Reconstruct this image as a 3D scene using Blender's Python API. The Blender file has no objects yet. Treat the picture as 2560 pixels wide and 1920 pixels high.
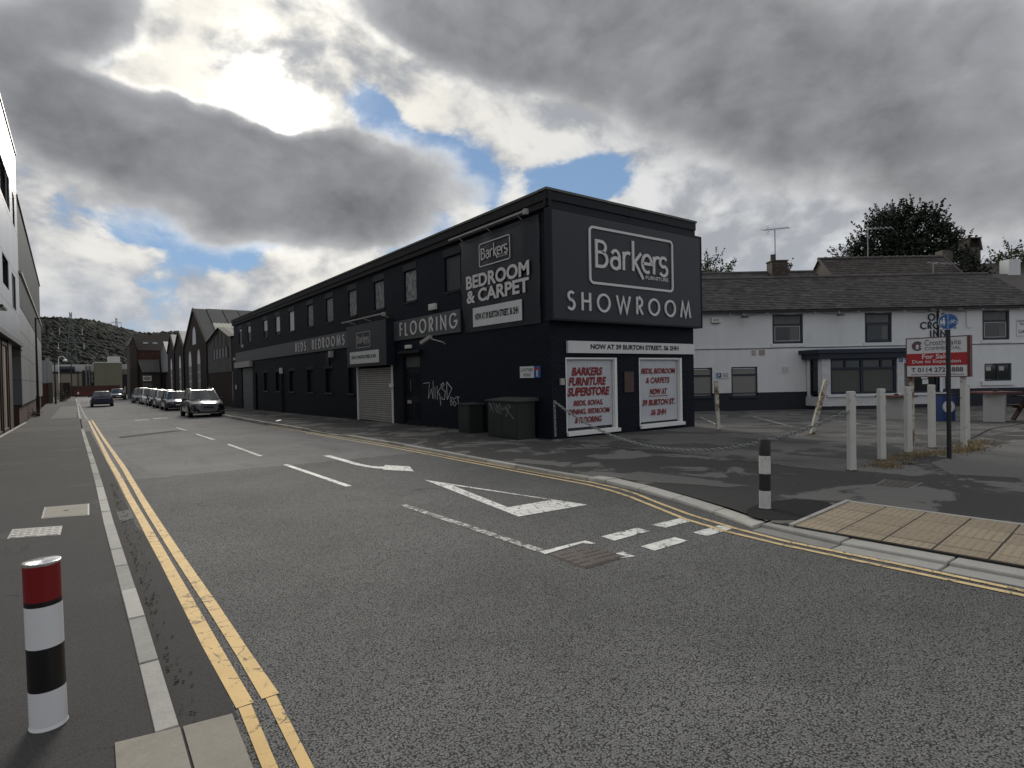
import bpy, bmesh, math, random
import numpy as np
from mathutils import Vector, Matrix
random.seed(7)
RNG = random.Random(11)
S = bpy.context.scene
COL = S.collection
rad, sin, cos, pi = math.radians, math.sin, math.cos, math.pi

# ------------------------------------------------------------------ camera
YAW, PITCH, ROLL, FPX = 0.638325, 0.0131533, -0.0193534, 1459.85
cF = Vector((sin(YAW)*cos(PITCH), cos(YAW)*cos(PITCH), -sin(PITCH)))
_r = Vector((cos(YAW), -sin(YAW), 0)); _u = _r.cross(cF)
cR = _r*cos(ROLL) + _u*sin(ROLL); cU = -_r*sin(ROLL) + _u*cos(ROLL)
cam = bpy.data.objects.new('camera', bpy.data.cameras.new('camera'))
COL.objects.link(cam)
m = Matrix((cR, cU, -cF)).transposed().to_4x4(); m.translation = Vector((0, 0, 1.65))
cam.matrix_world = m
cam.data.sensor_width = 36; cam.data.lens = 36*FPX/2560
cam.data.clip_start = .05; cam.data.clip_end = 9000
S.camera = cam

# ------------------------------------------------------------------ sky, sun, exposure
SUN_AZ, SUN_EL = rad(15.35), rad(24.75)
sdir = Vector((sin(SUN_AZ)*cos(SUN_EL), cos(SUN_AZ)*cos(SUN_EL), sin(SUN_EL)))
sun = bpy.data.objects.new('sun', bpy.data.lights.new('sun', 'SUN')); COL.objects.link(sun)
sun.data.energy = 1.5; sun.data.angle = rad(20); sun.data.color = (1, .95, .86)
sun.rotation_euler = sdir.to_track_quat('Z', 'Y').to_euler(); sun.location = sdir*60
S.view_settings.view_transform = 'Standard'; S.view_settings.look = 'None'
S.view_settings.gamma = 1; S.view_settings.use_curve_mapping = False
S.view_settings.exposure = 0.72
S.render.engine = 'CYCLES'
S.cycles.max_bounces = 6; S.cycles.use_denoising = True
S.cycles.sample_clamp_indirect = 4

class X:
    """a float socket of a node tree, with arithmetic"""
    nt = None
    def __init__(s, v): s.v = v
    @staticmethod
    def op(o, *a, clamp=False):
        n = X.nt.nodes.new('ShaderNodeMath'); n.operation = o; n.use_clamp = clamp
        for i, q in enumerate(a):
            q = q.v if isinstance(q, X) else q
            if isinstance(q, (int, float)): n.inputs[i].default_value = q
            else: X.nt.links.new(q, n.inputs[i])
        return X(n.outputs[0])
    def __add__(s, o): return X.op('ADD', s, o)
    def __sub__(s, o): return X.op('SUBTRACT', s, o)
    def __rsub__(s, o): return X.op('SUBTRACT', o, s)
    def __mul__(s, o): return X.op('MULTIPLY', s, o)
    __radd__ = __add__; __rmul__ = __mul__
    def madd(s, a, b): return X.op('MULTIPLY_ADD', s, a, b)
    def exp(s): return X.op('EXPONENT', s)
    def ss(s, a, b, lo=0, hi=1):
        n = X.nt.nodes.new('ShaderNodeMapRange'); n.interpolation_type = 'SMOOTHSTEP'
        X.nt.links.new(s.v, n.inputs[0])
        for i, q in ((1, a), (2, b), (3, lo), (4, hi)): n.inputs[i].default_value = q
        return X(n.outputs[0])
def xnoise(vec, scale, detail=8, rough=.55, dist=0, lac=2.0):
    n = X.nt.nodes.new('ShaderNodeTexNoise'); n.inputs['Scale'].default_value = scale
    n.inputs['Detail'].default_value = detail; n.inputs['Roughness'].default_value = rough
    n.inputs['Distortion'].default_value = dist; n.inputs['Lacunarity'].default_value = lac
    X.nt.links.new(vec, n.inputs['Vector']); return X(n.outputs['Fac'])
def xmix(f, a, b):
    n = X.nt.nodes.new('ShaderNodeMix'); n.data_type = 'RGBA'
    for i, q in ((0, f), (6, a), (7, b)):
        q = q.v if isinstance(q, X) else q
        if isinstance(q, (int, float)): n.inputs[i].default_value = q
        elif isinstance(q, tuple): n.inputs[i].default_value = (*q, 1)
        else: X.nt.links.new(q, n.inputs[i])
    return n.outputs[2]
def xvec(o, a, b):
    n = X.nt.nodes.new('ShaderNodeVectorMath'); n.operation = o
    for i, q in ((0, a), (1, b)):
        if isinstance(q, (tuple, Vector)): n.inputs[i].default_value = tuple(q)
        elif isinstance(q, X): X.nt.links.new(q.v, n.inputs[i])
        else: X.nt.links.new(q, n.inputs[i])
    return n.outputs[1] if o == 'DOT_PRODUCT' else n.outputs[0]
def xscale(vec, f):
    n = X.nt.nodes.new('ShaderNodeVectorMath'); n.operation = 'SCALE'
    X.nt.links.new(vec, n.inputs[0])
    f = f.v if isinstance(f, X) else f
    if isinstance(f, (int, float)): n.inputs[3].default_value = f
    else: X.nt.links.new(f, n.inputs[3])
    return n.outputs[0]

def azel(u, v):
    d = cF + cR*((u-1280)/FPX) + cU*((960-v)/FPX)
    return math.atan2(d.x, d.y), math.atan2(d.z, math.hypot(d.x, d.y))

def build_world():
    w = bpy.data.worlds.new('World'); S.world = w; w.use_nodes = True
    nt = w.node_tree; nt.nodes.clear(); X.nt = nt
    out = nt.nodes.new('ShaderNodeOutputWorld'); bg = nt.nodes.new('ShaderNodeBackground')
    bg.inputs['Strength'].default_value = 0.05
    nt.links.new(bg.outputs[0], out.inputs[0])
    tc = nt.nodes.new('ShaderNodeTexCoord'); D = tc.outputs['Generated']
    sky = nt.nodes.new('ShaderNodeTexSky'); sky.sky_type = 'NISHITA'; sky.sun_disc = False
    sky.sun_elevation = SUN_EL; sky.sun_rotation = SUN_AZ
    sky.air_density = 1.0; sky.dust_density = 0.0; sky.ozone_density = 3.0
    sep = nt.nodes.new('ShaderNodeSeparateXYZ'); nt.links.new(D, sep.inputs[0])
    x, y, z = (X(sep.outputs[i]) for i in range(3))
    # noise domain: flattened towards the horizon, as a cloud layer is
    P = xvec('MULTIPLY', D, (1.0, 1.0, 1.45))
    warpn = nt.nodes.new('ShaderNodeTexNoise'); warpn.inputs['Scale'].default_value = 4.2
    warpn.inputs['Detail'].default_value = 6; nt.links.new(P, warpn.inputs['Vector'])
    wv = xvec('SUBTRACT', warpn.outputs['Color'], (.5, .5, .5))
    Pw = xvec('ADD', P, xscale(wv, .1))
    wsep = nt.nodes.new('ShaderNodeSeparateXYZ'); nt.links.new(wv, wsep.inputs[0])
    hyp = X.op('SQRT', x*x + y*y)
    az = X.op('ARCTAN2', x, y) + X(wsep.outputs[0])*.16
    el = X.op('ARCTAN2', z, hyp) + X(wsep.outputs[1])*.11
    def blobs(lst):
        tot = X(0.0)
        for (u, v, su, sv, rot, amp) in lst:
            a0, e0 = azel(u, v); a1, e1 = azel(u+1, v); a2, e2 = azel(u, v+1)
            J = np.array([[a1-a0, a2-a0], [e1-e0, e2-e0]]); Ji = np.linalg.inv(J)
            r = rad(rot); Rm = np.array([[cos(r), sin(r)], [-sin(r), cos(r)]])
            Mx = np.diag([1/su, 1/sv]) @ Rm @ Ji
            p = (az*float(Mx[0, 0])).__add__(el.madd(float(Mx[0, 1]), float(-Mx[0, 0]*a0-Mx[0, 1]*e0)))
            q = (az*float(Mx[1, 0])).__add__(el.madd(float(Mx[1, 1]), float(-Mx[1, 0]*a0-Mx[1, 1]*e0)))
            s = p.madd(p, q*q)
            tot = (s*-1.0).exp().madd(amp, tot)
        return tot
    # dark stratocumulus masses
    dark = blobs([
        (600, 410, 450, 140, 10, 1.25), (880, 470, 280, 125, 20, 1.05), (180, 300, 280, 140, 8, .95), (560, 540, 90, 70, 0, .5),
        (100, 60, 400, 110, -6, .95), (1500, 40, 600, 190, 10, 1.15), (1150, 130, 330, 110, 22, .9),
        (2050, 200, 700, 230, 6, 1.1), (2500, 480, 460, 160, 0, .8), (1800, 360, 420, 90, 4, .6),
        (690, 225, 120, 62, 42, -1.9), (560, 90, 140, 110, 35, -1.0), (400, 205, 200, 36, 12, -.75), (350, 300, 80, 70, 40, -.55), (1330, 310, 330, 50, 12, -.45)])
    # thin places of the cumulus sheet, where the blue shows
    holes = blobs([(770, 130, 110, 130, 0, -1.3), (1950, 640, 420, 130, 0, -.9), (960, 300, 190, 40, 38, 1.0), (1150, 420, 110, 60, 40, 1.0), (1470, 445, 100, 55, 5, 1.15),
                   (430, 565, 230, 60, 4, 1.1), (720, 545, 130, 45, -8, .85), (1060, 590, 55, 35, 0, .7), (560, 610, 110, 45, 0, .5), (1360, 460, 80, 50, 0, .6)])
    Pw = xvec('ADD', Pw, (2.2, .3, 1.1))
    n1 = xnoise(Pw, 5.5, 12, .54); n1s = xnoise(xvec('ADD', Pw, tuple(sdir*.04)), 5.5, 7, .5)
    n2 = xnoise(Pw, 3.0, 9, .5)
    n3 = xnoise(xvec('ADD', Pw, (3.1, .7, 1.9)), 10, 10, .56)
    ang = X.op('ARCCOSINE', X.op('MINIMUM', X(xvec('DOT_PRODUCT', D, sdir)), 1.0))
    def glow(deg): q = ang*(1/rad(deg)); return (q*q*-1.0).exp()
    cov1 = ((n1-.5)*1.7 - holes*.62 + (n3-.5)*.7 + .68).ss(.34, .58)
    lit = ((n1 - n1s)*3.6 + (n3-.5)*.9 + (n1-.5)*1.2 + (n2-.5)*.7 + .5).ss(.02, .98)
    hz = el.ss(rad(1.5), rad(14))            # thicker, greyer air low down
    low = xmix(hz, (5.0, 5.35, 6.1), (4.6, 4.8, 5.2))
    white = xmix(glow(26), (8.6, 8.8, 9.0), (11.2, 10.7, 9.6))
    white = xmix(el.ss(rad(0), rad(11)), (6.6, 6.9, 7.5), white)
    c1 = xmix(lit, low, white)
    blue = xmix(.6, sky.outputs[0], (3.1, 4.7, 7.3))
    base = xmix(cov1, blue, c1)
    dd = dark + (n2-.5)*1.5 + (n1-.5)*.7 + (n3-.5)*.9
    cov2 = dd.ss(.2, .72)
    thick = dd.ss(.35, 1.2)
    dk = xmix(thick, (6.0, 6.05, 6.15), (3.0, 3.05, 3.25))
    dk = xscale(dk, (n1-.5)*.55 + (n3-.5)*.4 + (n1-n1s)*1.5 + (n2-.5)*.5 + 1.04)
    col = xmix(cov2, base, dk)
    rim = cov2*(1.0-cov2)*4.0*glow(15)
    veil = 1.0 - cov2*.95
    add = (rim*4.5 + glow(7)*veil*veil*3.0)*(lit*1.1 + .3) + glow(2.7)*veil*veil*((n1-.5)*2.6 + (n3-.5)*2.2 + .75).ss(.2, 1.1)*55.0
    tint = nt.nodes.new('ShaderNodeCombineXYZ')
    for i, k in enumerate((1.0, .95, .84)): nt.links.new((add*k).v, tint.inputs[i])
    fin = xvec('ADD', col, tint.outputs[0])
    nt.links.new(fin, bg.inputs['Color'])
    w.cycles.sampling_method = 'MANUAL'; w.cycles.sample_map_resolution = 512
build_world()
# ------------------------------------------------------------------ materials (procedural)
MATS = {}
def mat(name, col, rough=.8, metal=0., var=.12, vscale=3., spec=.4, bump=0., bscale=40., col2=None, mask=None,
        island=0., coat=0., alpha=None, noise2=0., n2scale=25., streak=0.):
    """plain surface: base colour with soft large-scale wear, finer speckle, optional second colour in ragged patches"""
    m = bpy.data.materials.new(name); m.use_nodes = True; nt = m.node_tree; X.nt = nt
    b = nt.nodes['Principled BSDF']
    b.inputs['Roughness'].default_value = rough; b.inputs['Metallic'].default_value = metal
    b.inputs['Specular IOR Level'].default_value = spec
    if coat: b.inputs['Coat Weight'].default_value = coat; b.inputs['Coat Roughness'].default_value = .06
    tc = nt.nodes.new('ShaderNodeTexCoord'); O = tc.outputs['Object']
    f = (xnoise(O, vscale, 6, .6)-.5)*(2*var) + 1.0
    if noise2: f = f + (xnoise(O, n2scale, 4, .6)-.5)*(2*noise2)
    if streak:
        f = f + (xnoise(xvec('MULTIPLY', O, (1, 1, .12)), vscale*3, 5, .6)-.5)*(2*streak)
    if island:
        g = nt.nodes.new('ShaderNodeNewGeometry'); oi = nt.nodes.new('ShaderNodeObjectInfo')
        r = X.op('FRACT', X(g.outputs['Random Per Island']) + X(oi.outputs['Random']))
        f = f + (r-.5)*(2*island)
    c = xscale(xmix(0.0, tuple(col), (0, 0, 0)), f)
    if col2:
        sc, lo, hi, amt = mask
        k = xnoise(O, sc, 8, .62).ss(lo, hi)*amt
        c = xmix(k, c, tuple(col2))
    nt.links.new(c, b.inputs['Base Color'])
    if bump:
        bp = nt.nodes.new('ShaderNodeBump'); bp.inputs['Strength'].default_value = bump; bp.inputs['Distance'].default_value = .01
        nt.links.new(xnoise(O, bscale, 6, .65).v, bp.inputs['Height']); nt.links.new(bp.outputs[0], b.inputs['Normal'])
    MATS[name] = m; return m

def brick_mat(name, c1, c2, mortar, bump=.4, scale=1.0, axes=(0, 2), rough=.85):
    """far or painted brickwork: courses in the fine relief and colour"""
    m = bpy.data.materials.new(name); m.use_nodes = True; nt = m.node_tree; X.nt = nt
    b = nt.nodes['Principled BSDF']; b.inputs['Roughness'].default_value = rough; b.inputs['Specular IOR Level'].default_value = .15
    tc = nt.nodes.new('ShaderNodeTexCoord'); O = tc.outputs['Object']
    sp = nt.nodes.new('ShaderNodeSeparateXYZ'); nt.links.new(O, sp.inputs[0])
    cb = nt.nodes.new('ShaderNodeCombineXYZ')
    h = X(sp.outputs[0]) + X(sp.outputs[1])
    nt.links.new(h.v, cb.inputs[0]); nt.links.new(sp.outputs[2], cb.inputs[1])
    br = nt.nodes.new('ShaderNodeTexBrick'); nt.links.new(cb.outputs[0], br.inputs['Vector'])
    br.inputs['Scale'].default_value = scale; br.inputs['Brick Width'].default_value = .225; br.inputs['Row Height'].default_value = .075
    br.inputs['Mortar Size'].default_value = .008; br.inputs['Mortar Smooth'].default_value = .3
    br.inputs['Color1'].default_value = (*c1, 1); br.inputs['Color2'].default_value = (*c2, 1); br.inputs['Mortar'].default_value = (*mortar, 1)
    f = (xnoise(O, .8, 7, .62)-.5)*.7 + 1.0
    c = xscale(br.outputs['Color'], f)
    nt.links.new(c, b.inputs['Base Color'])
    bp = nt.nodes.new('ShaderNodeBump'); bp.inputs['Strength'].default_value = bump; bp.inputs['Distance'].default_value = .012
    nt.links.new((X(br.outputs['Fac'])*-1.0 + xnoise(O, 60, 4)*.4).v, bp.inputs['Height']); nt.links.new(bp.outputs[0], b.inputs['Normal'])
    MATS[name] = m; return m

def asphalt_mat(name, dark, light, grain=130., coarse=1.0, patch=.5, stain=None, near=None, rough=.92, bump=.5):
    """bound stones: every chip its own tone, binder between, worn and damp-stained patches of their own shape"""
    m = bpy.data.materials.new(name); m.use_nodes = True; nt = m.node_tree; X.nt = nt
    b = nt.nodes['Principled BSDF']; b.inputs['Roughness'].default_value = rough; b.inputs['Specular IOR Level'].default_value = .22
    tc = nt.nodes.new('ShaderNodeTexCoord'); O = tc.outputs['Object']
    vo = nt.nodes.new('ShaderNodeTexVoronoi'); vo.inputs['Scale'].default_value = grain; nt.links.new(O, vo.inputs['Vector'])
    sv = nt.nodes.new('ShaderNodeSeparateColor'); nt.links.new(vo.outputs['Color'], sv.inputs[0])
    chip = X(sv.outputs[0]); edge = X(vo.outputs['Distance'])
    clus = xnoise(O, grain*.22, 5, .7); mid = xnoise(O, 7, 6, .62); big = xnoise(O, .42, 7, .6)
    t = (chip-.5)*(.55*coarse) + (clus-.5)*(.9*coarse) + (mid-.5)*.4 + (big-.5)*patch*1.5 + .62
    c = xmix(t.ss(-.1, 1.2), dark, light)
    pit = (edge*1.0 + (clus-.5)*.9 + (chip-.5)*.35).ss(.38, .72)
    c = xmix(pit*min(1, .85*coarse), c, tuple(q*.35 for q in dark))
    c = xmix((chip*clus).ss(.53, .6)*(.4*coarse), c, tuple(min(1, q*1.9) for q in light))
    if stain:
        sc, lo, hi, amt, colr = stain
        c = xmix(xnoise(xvec('MULTIPLY', O, (1, 1, 0)), sc, 8, .6, .6).ss(lo, hi)*amt, c, colr)
    if near:                                   # older, smoother surfacing beyond a resurfacing joint (a line in the place)
        (nx, ny, off), c2a, c2b = near
        sp = nt.nodes.new('ShaderNodeSeparateXYZ'); nt.links.new(O, sp.inputs[0])
        side = (X(sp.outputs[0])*nx + X(sp.outputs[1])*ny - off + (mid-.5)*.25)
        t2 = (xnoise(O, 90, 4, .7)-.5)*.8 + (mid-.5)*.6 + (big-.5)*1.2 + .5
        old = xmix(t2.ss(-.1, 1.1), c2a, c2b)
        old = xmix(xnoise(xvec('MULTIPLY', O, (1.2, .16, 0)), 1.4, 6, .65).ss(.5, .74)*.45, old, tuple(q*.55 for q in c2a))
        c = xmix(side.ss(-.03, .03), c, old)
    # thin cracks
    cr = nt.nodes.new('ShaderNodeTexVoronoi'); cr.feature = 'DISTANCE_TO_EDGE'; cr.inputs['Scale'].default_value = .55
    nt.links.new(xvec('ADD', O, xscale(xvec('SUBTRACT', nt_noise_col(nt, O, 1.3), (.5, .5, .5)), .9)), cr.inputs['Vector'])
    k = (1.0 - X(cr.outputs['Distance']).ss(.0015, .006))*xnoise(O, .6, 3).ss(.5, .62)
    c = xmix(k*.6, c, tuple(q*.35 for q in dark))
    nt.links.new(c, b.inputs['Base Color'])
    bp = nt.nodes.new('ShaderNodeBump'); bp.inputs['Strength'].default_value = bump; bp.inputs['Distance'].default_value = .006
    nt.links.new((chip*.7 + clus*.8 - edge*.5).v, bp.inputs['Height']); nt.links.new(bp.outputs[0], b.inputs['Normal'])
    MATS[name] = m; return m
def nt_noise_col(nt, vec, sc):
    n = nt.nodes.new('ShaderNodeTexNoise'); n.inputs['Scale'].default_value = sc; n.inputs['Detail'].default_value = 6
    nt.links.new(vec, n.inputs['Vector']); return n.outputs['Color']

def paint_mat(name, col, under, wear=.5, wscale=14., rough=.7):
    """thermoplastic road paint: worn through to the asphalt in crazed patches"""
    m = bpy.data.materials.new(name); m.use_nodes = True; nt = m.node_tree; X.nt = nt
    b = nt.nodes['Principled BSDF']; b.inputs['Roughness'].default_value = rough; b.inputs['Specular IOR Level'].default_value = .25
    tc = nt.nodes.new('ShaderNodeTexCoord'); O = tc.outputs['Object']
    n = xnoise(O, wscale, 9, .72); g = xnoise(O, 130, 3, .7); big = xnoise(O, 1.1, 5, .6)
    cr = nt.nodes.new('ShaderNodeTexVoronoi'); cr.feature = 'DISTANCE_TO_EDGE'; cr.inputs['Scale'].default_value = 6
    nt.links.new(xvec('ADD', O, xscale(xvec('SUBTRACT', nt_noise_col(nt, O, 9), (.5, .5, .5)), .12)), cr.inputs['Vector'])
    crack = 1.0 - X(cr.outputs['Distance']).ss(.012, .05)
    hole = (n + (g-.5)*.55 + (big-.5)*.5 + crack*.16).ss(.70-.3*wear, .80-.3*wear)
    c = xscale(xmix(0.0, col, (0, 0, 0)), (xnoise(O, 5, 6)-.5)*.5 + (g-.5)*.35 + 1.0)
    c = xmix(hole*min(1, .55+wear), c, under)
    nt.links.new(c, b.inputs['Base Color'])
    bp = nt.nodes.new('ShaderNodeBump'); bp.inputs['Strength'].default_value = .4; bp.inputs['Distance'].default_value = .004
    nt.links.new((g - hole*.8).v, bp.inputs['Height']); nt.links.new(bp.outputs[0], b.inputs['Normal'])
    MATS[name] = m; return m

def glass_mat(name, col=(.012, .014, .017), rough=.04, spec=.6, wob=0.):
    m = bpy.data.materials.new(name); m.use_nodes = True; nt = m.node_tree; X.nt = nt
    b = nt.nodes['Principled BSDF']; b.inputs['Base Color'].default_value = (*col, 1)
    b.inputs['Roughness'].default_value = rough; b.inputs['Specular IOR Level'].default_value = spec
    if wob:
        tc = nt.nodes.new('ShaderNodeTexCoord'); bp = nt.nodes.new('ShaderNodeBump')
        bp.inputs['Strength'].default_value = wob; bp.inputs['Distance'].default_value = .02
        nt.links.new(xnoise(tc.outputs['Object'], 1.5, 2).v, bp.inputs['Height']); nt.links.new(bp.outputs[0], b.inputs['Normal'])
    MATS[name] = m; return m

def swirl_mat(name, c1, c2):
    """bare boarding with a bold wavy grain"""
    m = bpy.data.materials.new(name); m.use_nodes = True; nt = m.node_tree; X.nt = nt
    b = nt.nodes['Principled BSDF']; b.inputs['Roughness'].default_value = .8
    tc = nt.nodes.new('ShaderNodeTexCoord'); O = tc.outputs['Object']
    oi = nt.nodes.new('ShaderNodeObjectInfo'); off = nt.nodes.new('ShaderNodeCombineXYZ')
    nt.links.new((X(oi.outputs['Random'])*37.0).v, off.inputs[0]); nt.links.new((X(oi.outputs['Random'])*91.0).v, off.inputs[2])
    V = xvec('ADD', O, off.outputs[0])
    h = xnoise(xvec('MULTIPLY', V, (1, 1.3, .45)), 1.3, 3, .5)
    t = X.op('SINE', h*75.0).ss(-1, 1)
    c = xmix(t, c1, c2); nt.links.new(c, b.inputs['Base Color'])
    MATS[name] = m; return m

# ------------------------------------------------------------------ mesh building
ORG = {}
class MB:
    def __init__(s, T=None): s.v = []; s.f = []; s.mi = []; s.T = T
    def add(s, vs, fs, mi=0):
        n = len(s.v); T = s.T
        s.v += [tuple(T(Vector(p))) for p in vs] if T else [tuple(p) for p in vs]
        s.f += [tuple(i+n for i in f) for f in fs]; s.mi += [mi]*len(fs); return s
    def quad(s, a, b, c, d, mi=0): return s.add((a, b, c, d), ((0, 1, 2, 3),), mi)
    def poly(s, pts, mi=0): return s.add(pts, (tuple(range(len(pts))),), mi)
    def box(s, x0, y0, z0, x1, y1, z1, mi=0):
        x0, x1 = sorted((x0, x1)); y0, y1 = sorted((y0, y1)); z0, z1 = sorted((z0, z1))
        return s.add([(x0,y0,z0),(x1,y0,z0),(x1,y1,z0),(x0,y1,z0),(x0,y0,z1),(x1,y0,z1),(x1,y1,z1),(x0,y1,z1)],
                     [(0,3,2,1),(4,5,6,7),(0,1,5,4),(1,2,6,5),(2,3,7,6),(3,0,4,7)], mi)
    def obox(s, c, a, b, d, mi=0):
        c, a, b, d = Vector(c), Vector(a), Vector(b), Vector(d)
        P = [c-a-b-d, c+a-b-d, c+a+b-d, c-a+b-d, c-a-b+d, c+a-b+d, c+a+b+d, c-a+b+d]
        return s.add(P, [(0,3,2,1),(4,5,6,7),(0,1,5,4),(1,2,6,5),(2,3,7,6),(3,0,4,7)], mi)
    def prism(s, pts, off, mi=0):
        """closed polygon of 3-D points pushed along off"""
        n = len(pts); off = Vector(off); Q = [Vector(p) for p in pts] + [Vector(p)+off for p in pts]
        return s.add(Q, [tuple(range(n))[::-1], tuple(range(n, 2*n))] + [(i, (i+1) % n, n+(i+1) % n, n+i) for i in range(n)], mi)
    def tube(s, pts, r, n=8, mi=0, r1=None, caps=True):
        pts = [Vector(p) for p in pts]; N = len(pts); rings = []
        for i, p in enumerate(pts):
            d = (pts[min(i+1, N-1)]-pts[max(i-1, 0)]).normalized()
            a = d.cross(Vector((0, 0, 1))) if abs(d.z) < .95 else d.cross(Vector((1, 0, 0)))
            a.normalize(); b = d.cross(a); rr = r if r1 is None else r+(r1-r)*i/max(1, N-1)
            rings.append([p+a*(rr*cos(2*pi*k/n))+b*(rr*sin(2*pi*k/n)) for k in range(n)])
        fs = [(i*n+k, i*n+(k+1) % n, (i+1)*n+(k+1) % n, (i+1)*n+k) for i in range(N-1) for k in range(n)]
        if caps: fs += [tuple(range(n))[::-1], tuple((N-1)*n+k for k in range(n))]
        return s.add([q for R in rings for q in R], fs, mi)
    def lathe(s, prof, c=(0, 0, 0), n=24, mi=0):
        c = Vector(c); V = [c+Vector((r*cos(2*pi*k/n), r*sin(2*pi*k/n), z)) for r, z in prof for k in range(n)]
        N = len(prof)
        fs = [(i*n+k, i*n+(k+1) % n, (i+1)*n+(k+1) % n, (i+1)*n+k) for i in range(N-1) for k in range(n)]
        fs += [tuple(range(n))[::-1], tuple((N-1)*n+k for k in range(n))]
        return s.add(V, fs, mi)
    def mesh(s, name, mats, smooth=False, org=None):
        me = bpy.data.meshes.new(name)
        V = s.v if org is None else [(p[0]-org[0], p[1]-org[1], p[2]-org[2]) for p in s.v]
        me.from_pydata(V, [], s.f)
        for m in (mats if isinstance(mats, (list, tuple)) else [mats]): me.materials.append(MATS[m] if isinstance(m, str) else m)
        if any(s.mi): me.polygons.foreach_set('material_index', s.mi)
        if smooth is True: me.polygons.foreach_set('use_smooth', [True]*len(me.polygons))
        me.update()
        if smooth == 'auto': me.set_sharp_from_angle(angle=rad(38))
        return me
    def obj(s, name, mats, parent=None, smooth=False, kind=None, **tagk):
        org = ORG.get(parent.name) if parent else None
        o = bpy.data.objects.new(name, s.mesh(name, mats, smooth, org)); COL.objects.link(o)
        if parent: o.parent = parent; ORG[o.name] = org
        if kind: o['kind'] = kind
        if tagk: tag(o, **tagk)
        return o
def tag(o, label=None, cat=None, group=None, kind=None):
    for k, v in (('label', label), ('category', cat), ('group', group), ('kind', kind)):
        if v: o[k] = v
    return o
def thing(name, label, cat, loc=(0, 0, 0), rz=0., group=None, world=False, kind=None):
    """an Empty at the thing's base; world=True: its parts are given in world coordinates, else in its own"""
    e = bpy.data.objects.new(name, None); COL.objects.link(e); e.empty_display_size = .2
    e.location = loc; e.rotation_euler = (0, 0, rz); tag(e, label, cat, group, kind)
    ORG[e.name] = tuple(loc) if world else None
    return e
def part(name, mesh, parent, loc=None, rot=None, kind=None):
    o = bpy.data.objects.new(name, mesh); COL.objects.link(o); o.parent = parent
    if loc: o.location = loc
    if rot: o.rotation_euler = rot
    if kind: o['kind'] = kind
    return o
def copy_tree(o, parent=None):
    c = o.copy(); COL.objects.link(c)
    if parent: c.parent = parent
    ORG[c.name] = ORG.get(o.name)
    for ch in list(o.children): copy_tree(ch, c)
    return c

class Frame:
    """a wall's own coordinates: s along it, t up, n out of it"""
    def __init__(f, O, R, N): f.O, f.R, f.N = Vector(O), Vector(R).normalized(), Vector(N).normalized(); f.U = Vector((0, 0, 1))
    def __call__(f, s, t, n=0.): return f.O + f.R*s + f.U*t + f.N*n
    def box(f, mb, s0, t0, s1, t1, n0, n1, mi=0):
        c = f((s0+s1)/2, (t0+t1)/2, (n0+n1)/2)
        return mb.obox(c, f.R*((s1-s0)/2), f.N*((n1-n0)/2), f.U*((t1-t0)/2), mi)
    def wall(f, mb, s0, t0, s1, t1, holes=(), depth=.1, n=0., mi=0, mr=0, gz=None):
        """sheet with openings and their reveals"""
        ss = sorted({s0, s1, *[h[0] for h in holes], *[h[2] for h in holes]}); ts = sorted({t0, t1, *[h[1] for h in holes], *[h[3] for h in holes]})
        for a, b in zip(ss, ss[1:]):
            for c, d in zip(ts, ts[1:]):
                if a < s0 or b > s1 or c < t0 or d > t1: continue
                if any(h[0]-1e-6 <= a and b <= h[2]+1e-6 and h[1]-1e-6 <= c and d <= h[3]+1e-6 for h in holes): continue
                mb.quad(f(a, c, n), f(b, c, n), f(b, d, n), f(a, d, n), mi)
        for a, c, b, d in holes:
            q = [(a, c), (b, c), (b, d), (a, d)]
            for i in range(4):
                p0, p1 = q[i], q[(i+1) % 4]
                mb.quad(f(*p0, n), f(*p1, n), f(*p1, n-depth), f(*p0, n-depth), mr)
        return mb
    def frame(f, mb, s0, t0, s1, t1, w, n0, n1, bars=(), mi=0):
        """rectangular frame of four pieces, plus bars: ('v', s, w) or ('h', t, w)"""
        f.box(mb, s0, t0, s1, t0+w, n0, n1, mi); f.box(mb, s0, t1-w, s1, t1, n0, n1, mi)
        f.box(mb, s0, t0+w, s0+w, t1-w, n0, n1, mi); f.box(mb, s1-w, t0+w, s1, t1-w, n0, n1, mi)
        for k, p, bw in bars:
            if k == 'v': f.box(mb, p-bw/2, t0+w, p+bw/2, t1-w, n0, n1-.002, mi)
            else: f.box(mb, s0+w, p-bw/2, s1-w, p+bw/2, n0, n1-.004, mi)
        return mb
    def sheet(f, mb, s0, t0, s1, t1, n, mi=0): return mb.quad(f(s0, t0, n), f(s1, t0, n), f(s1, t1, n), f(s0, t1, n), mi)

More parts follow.
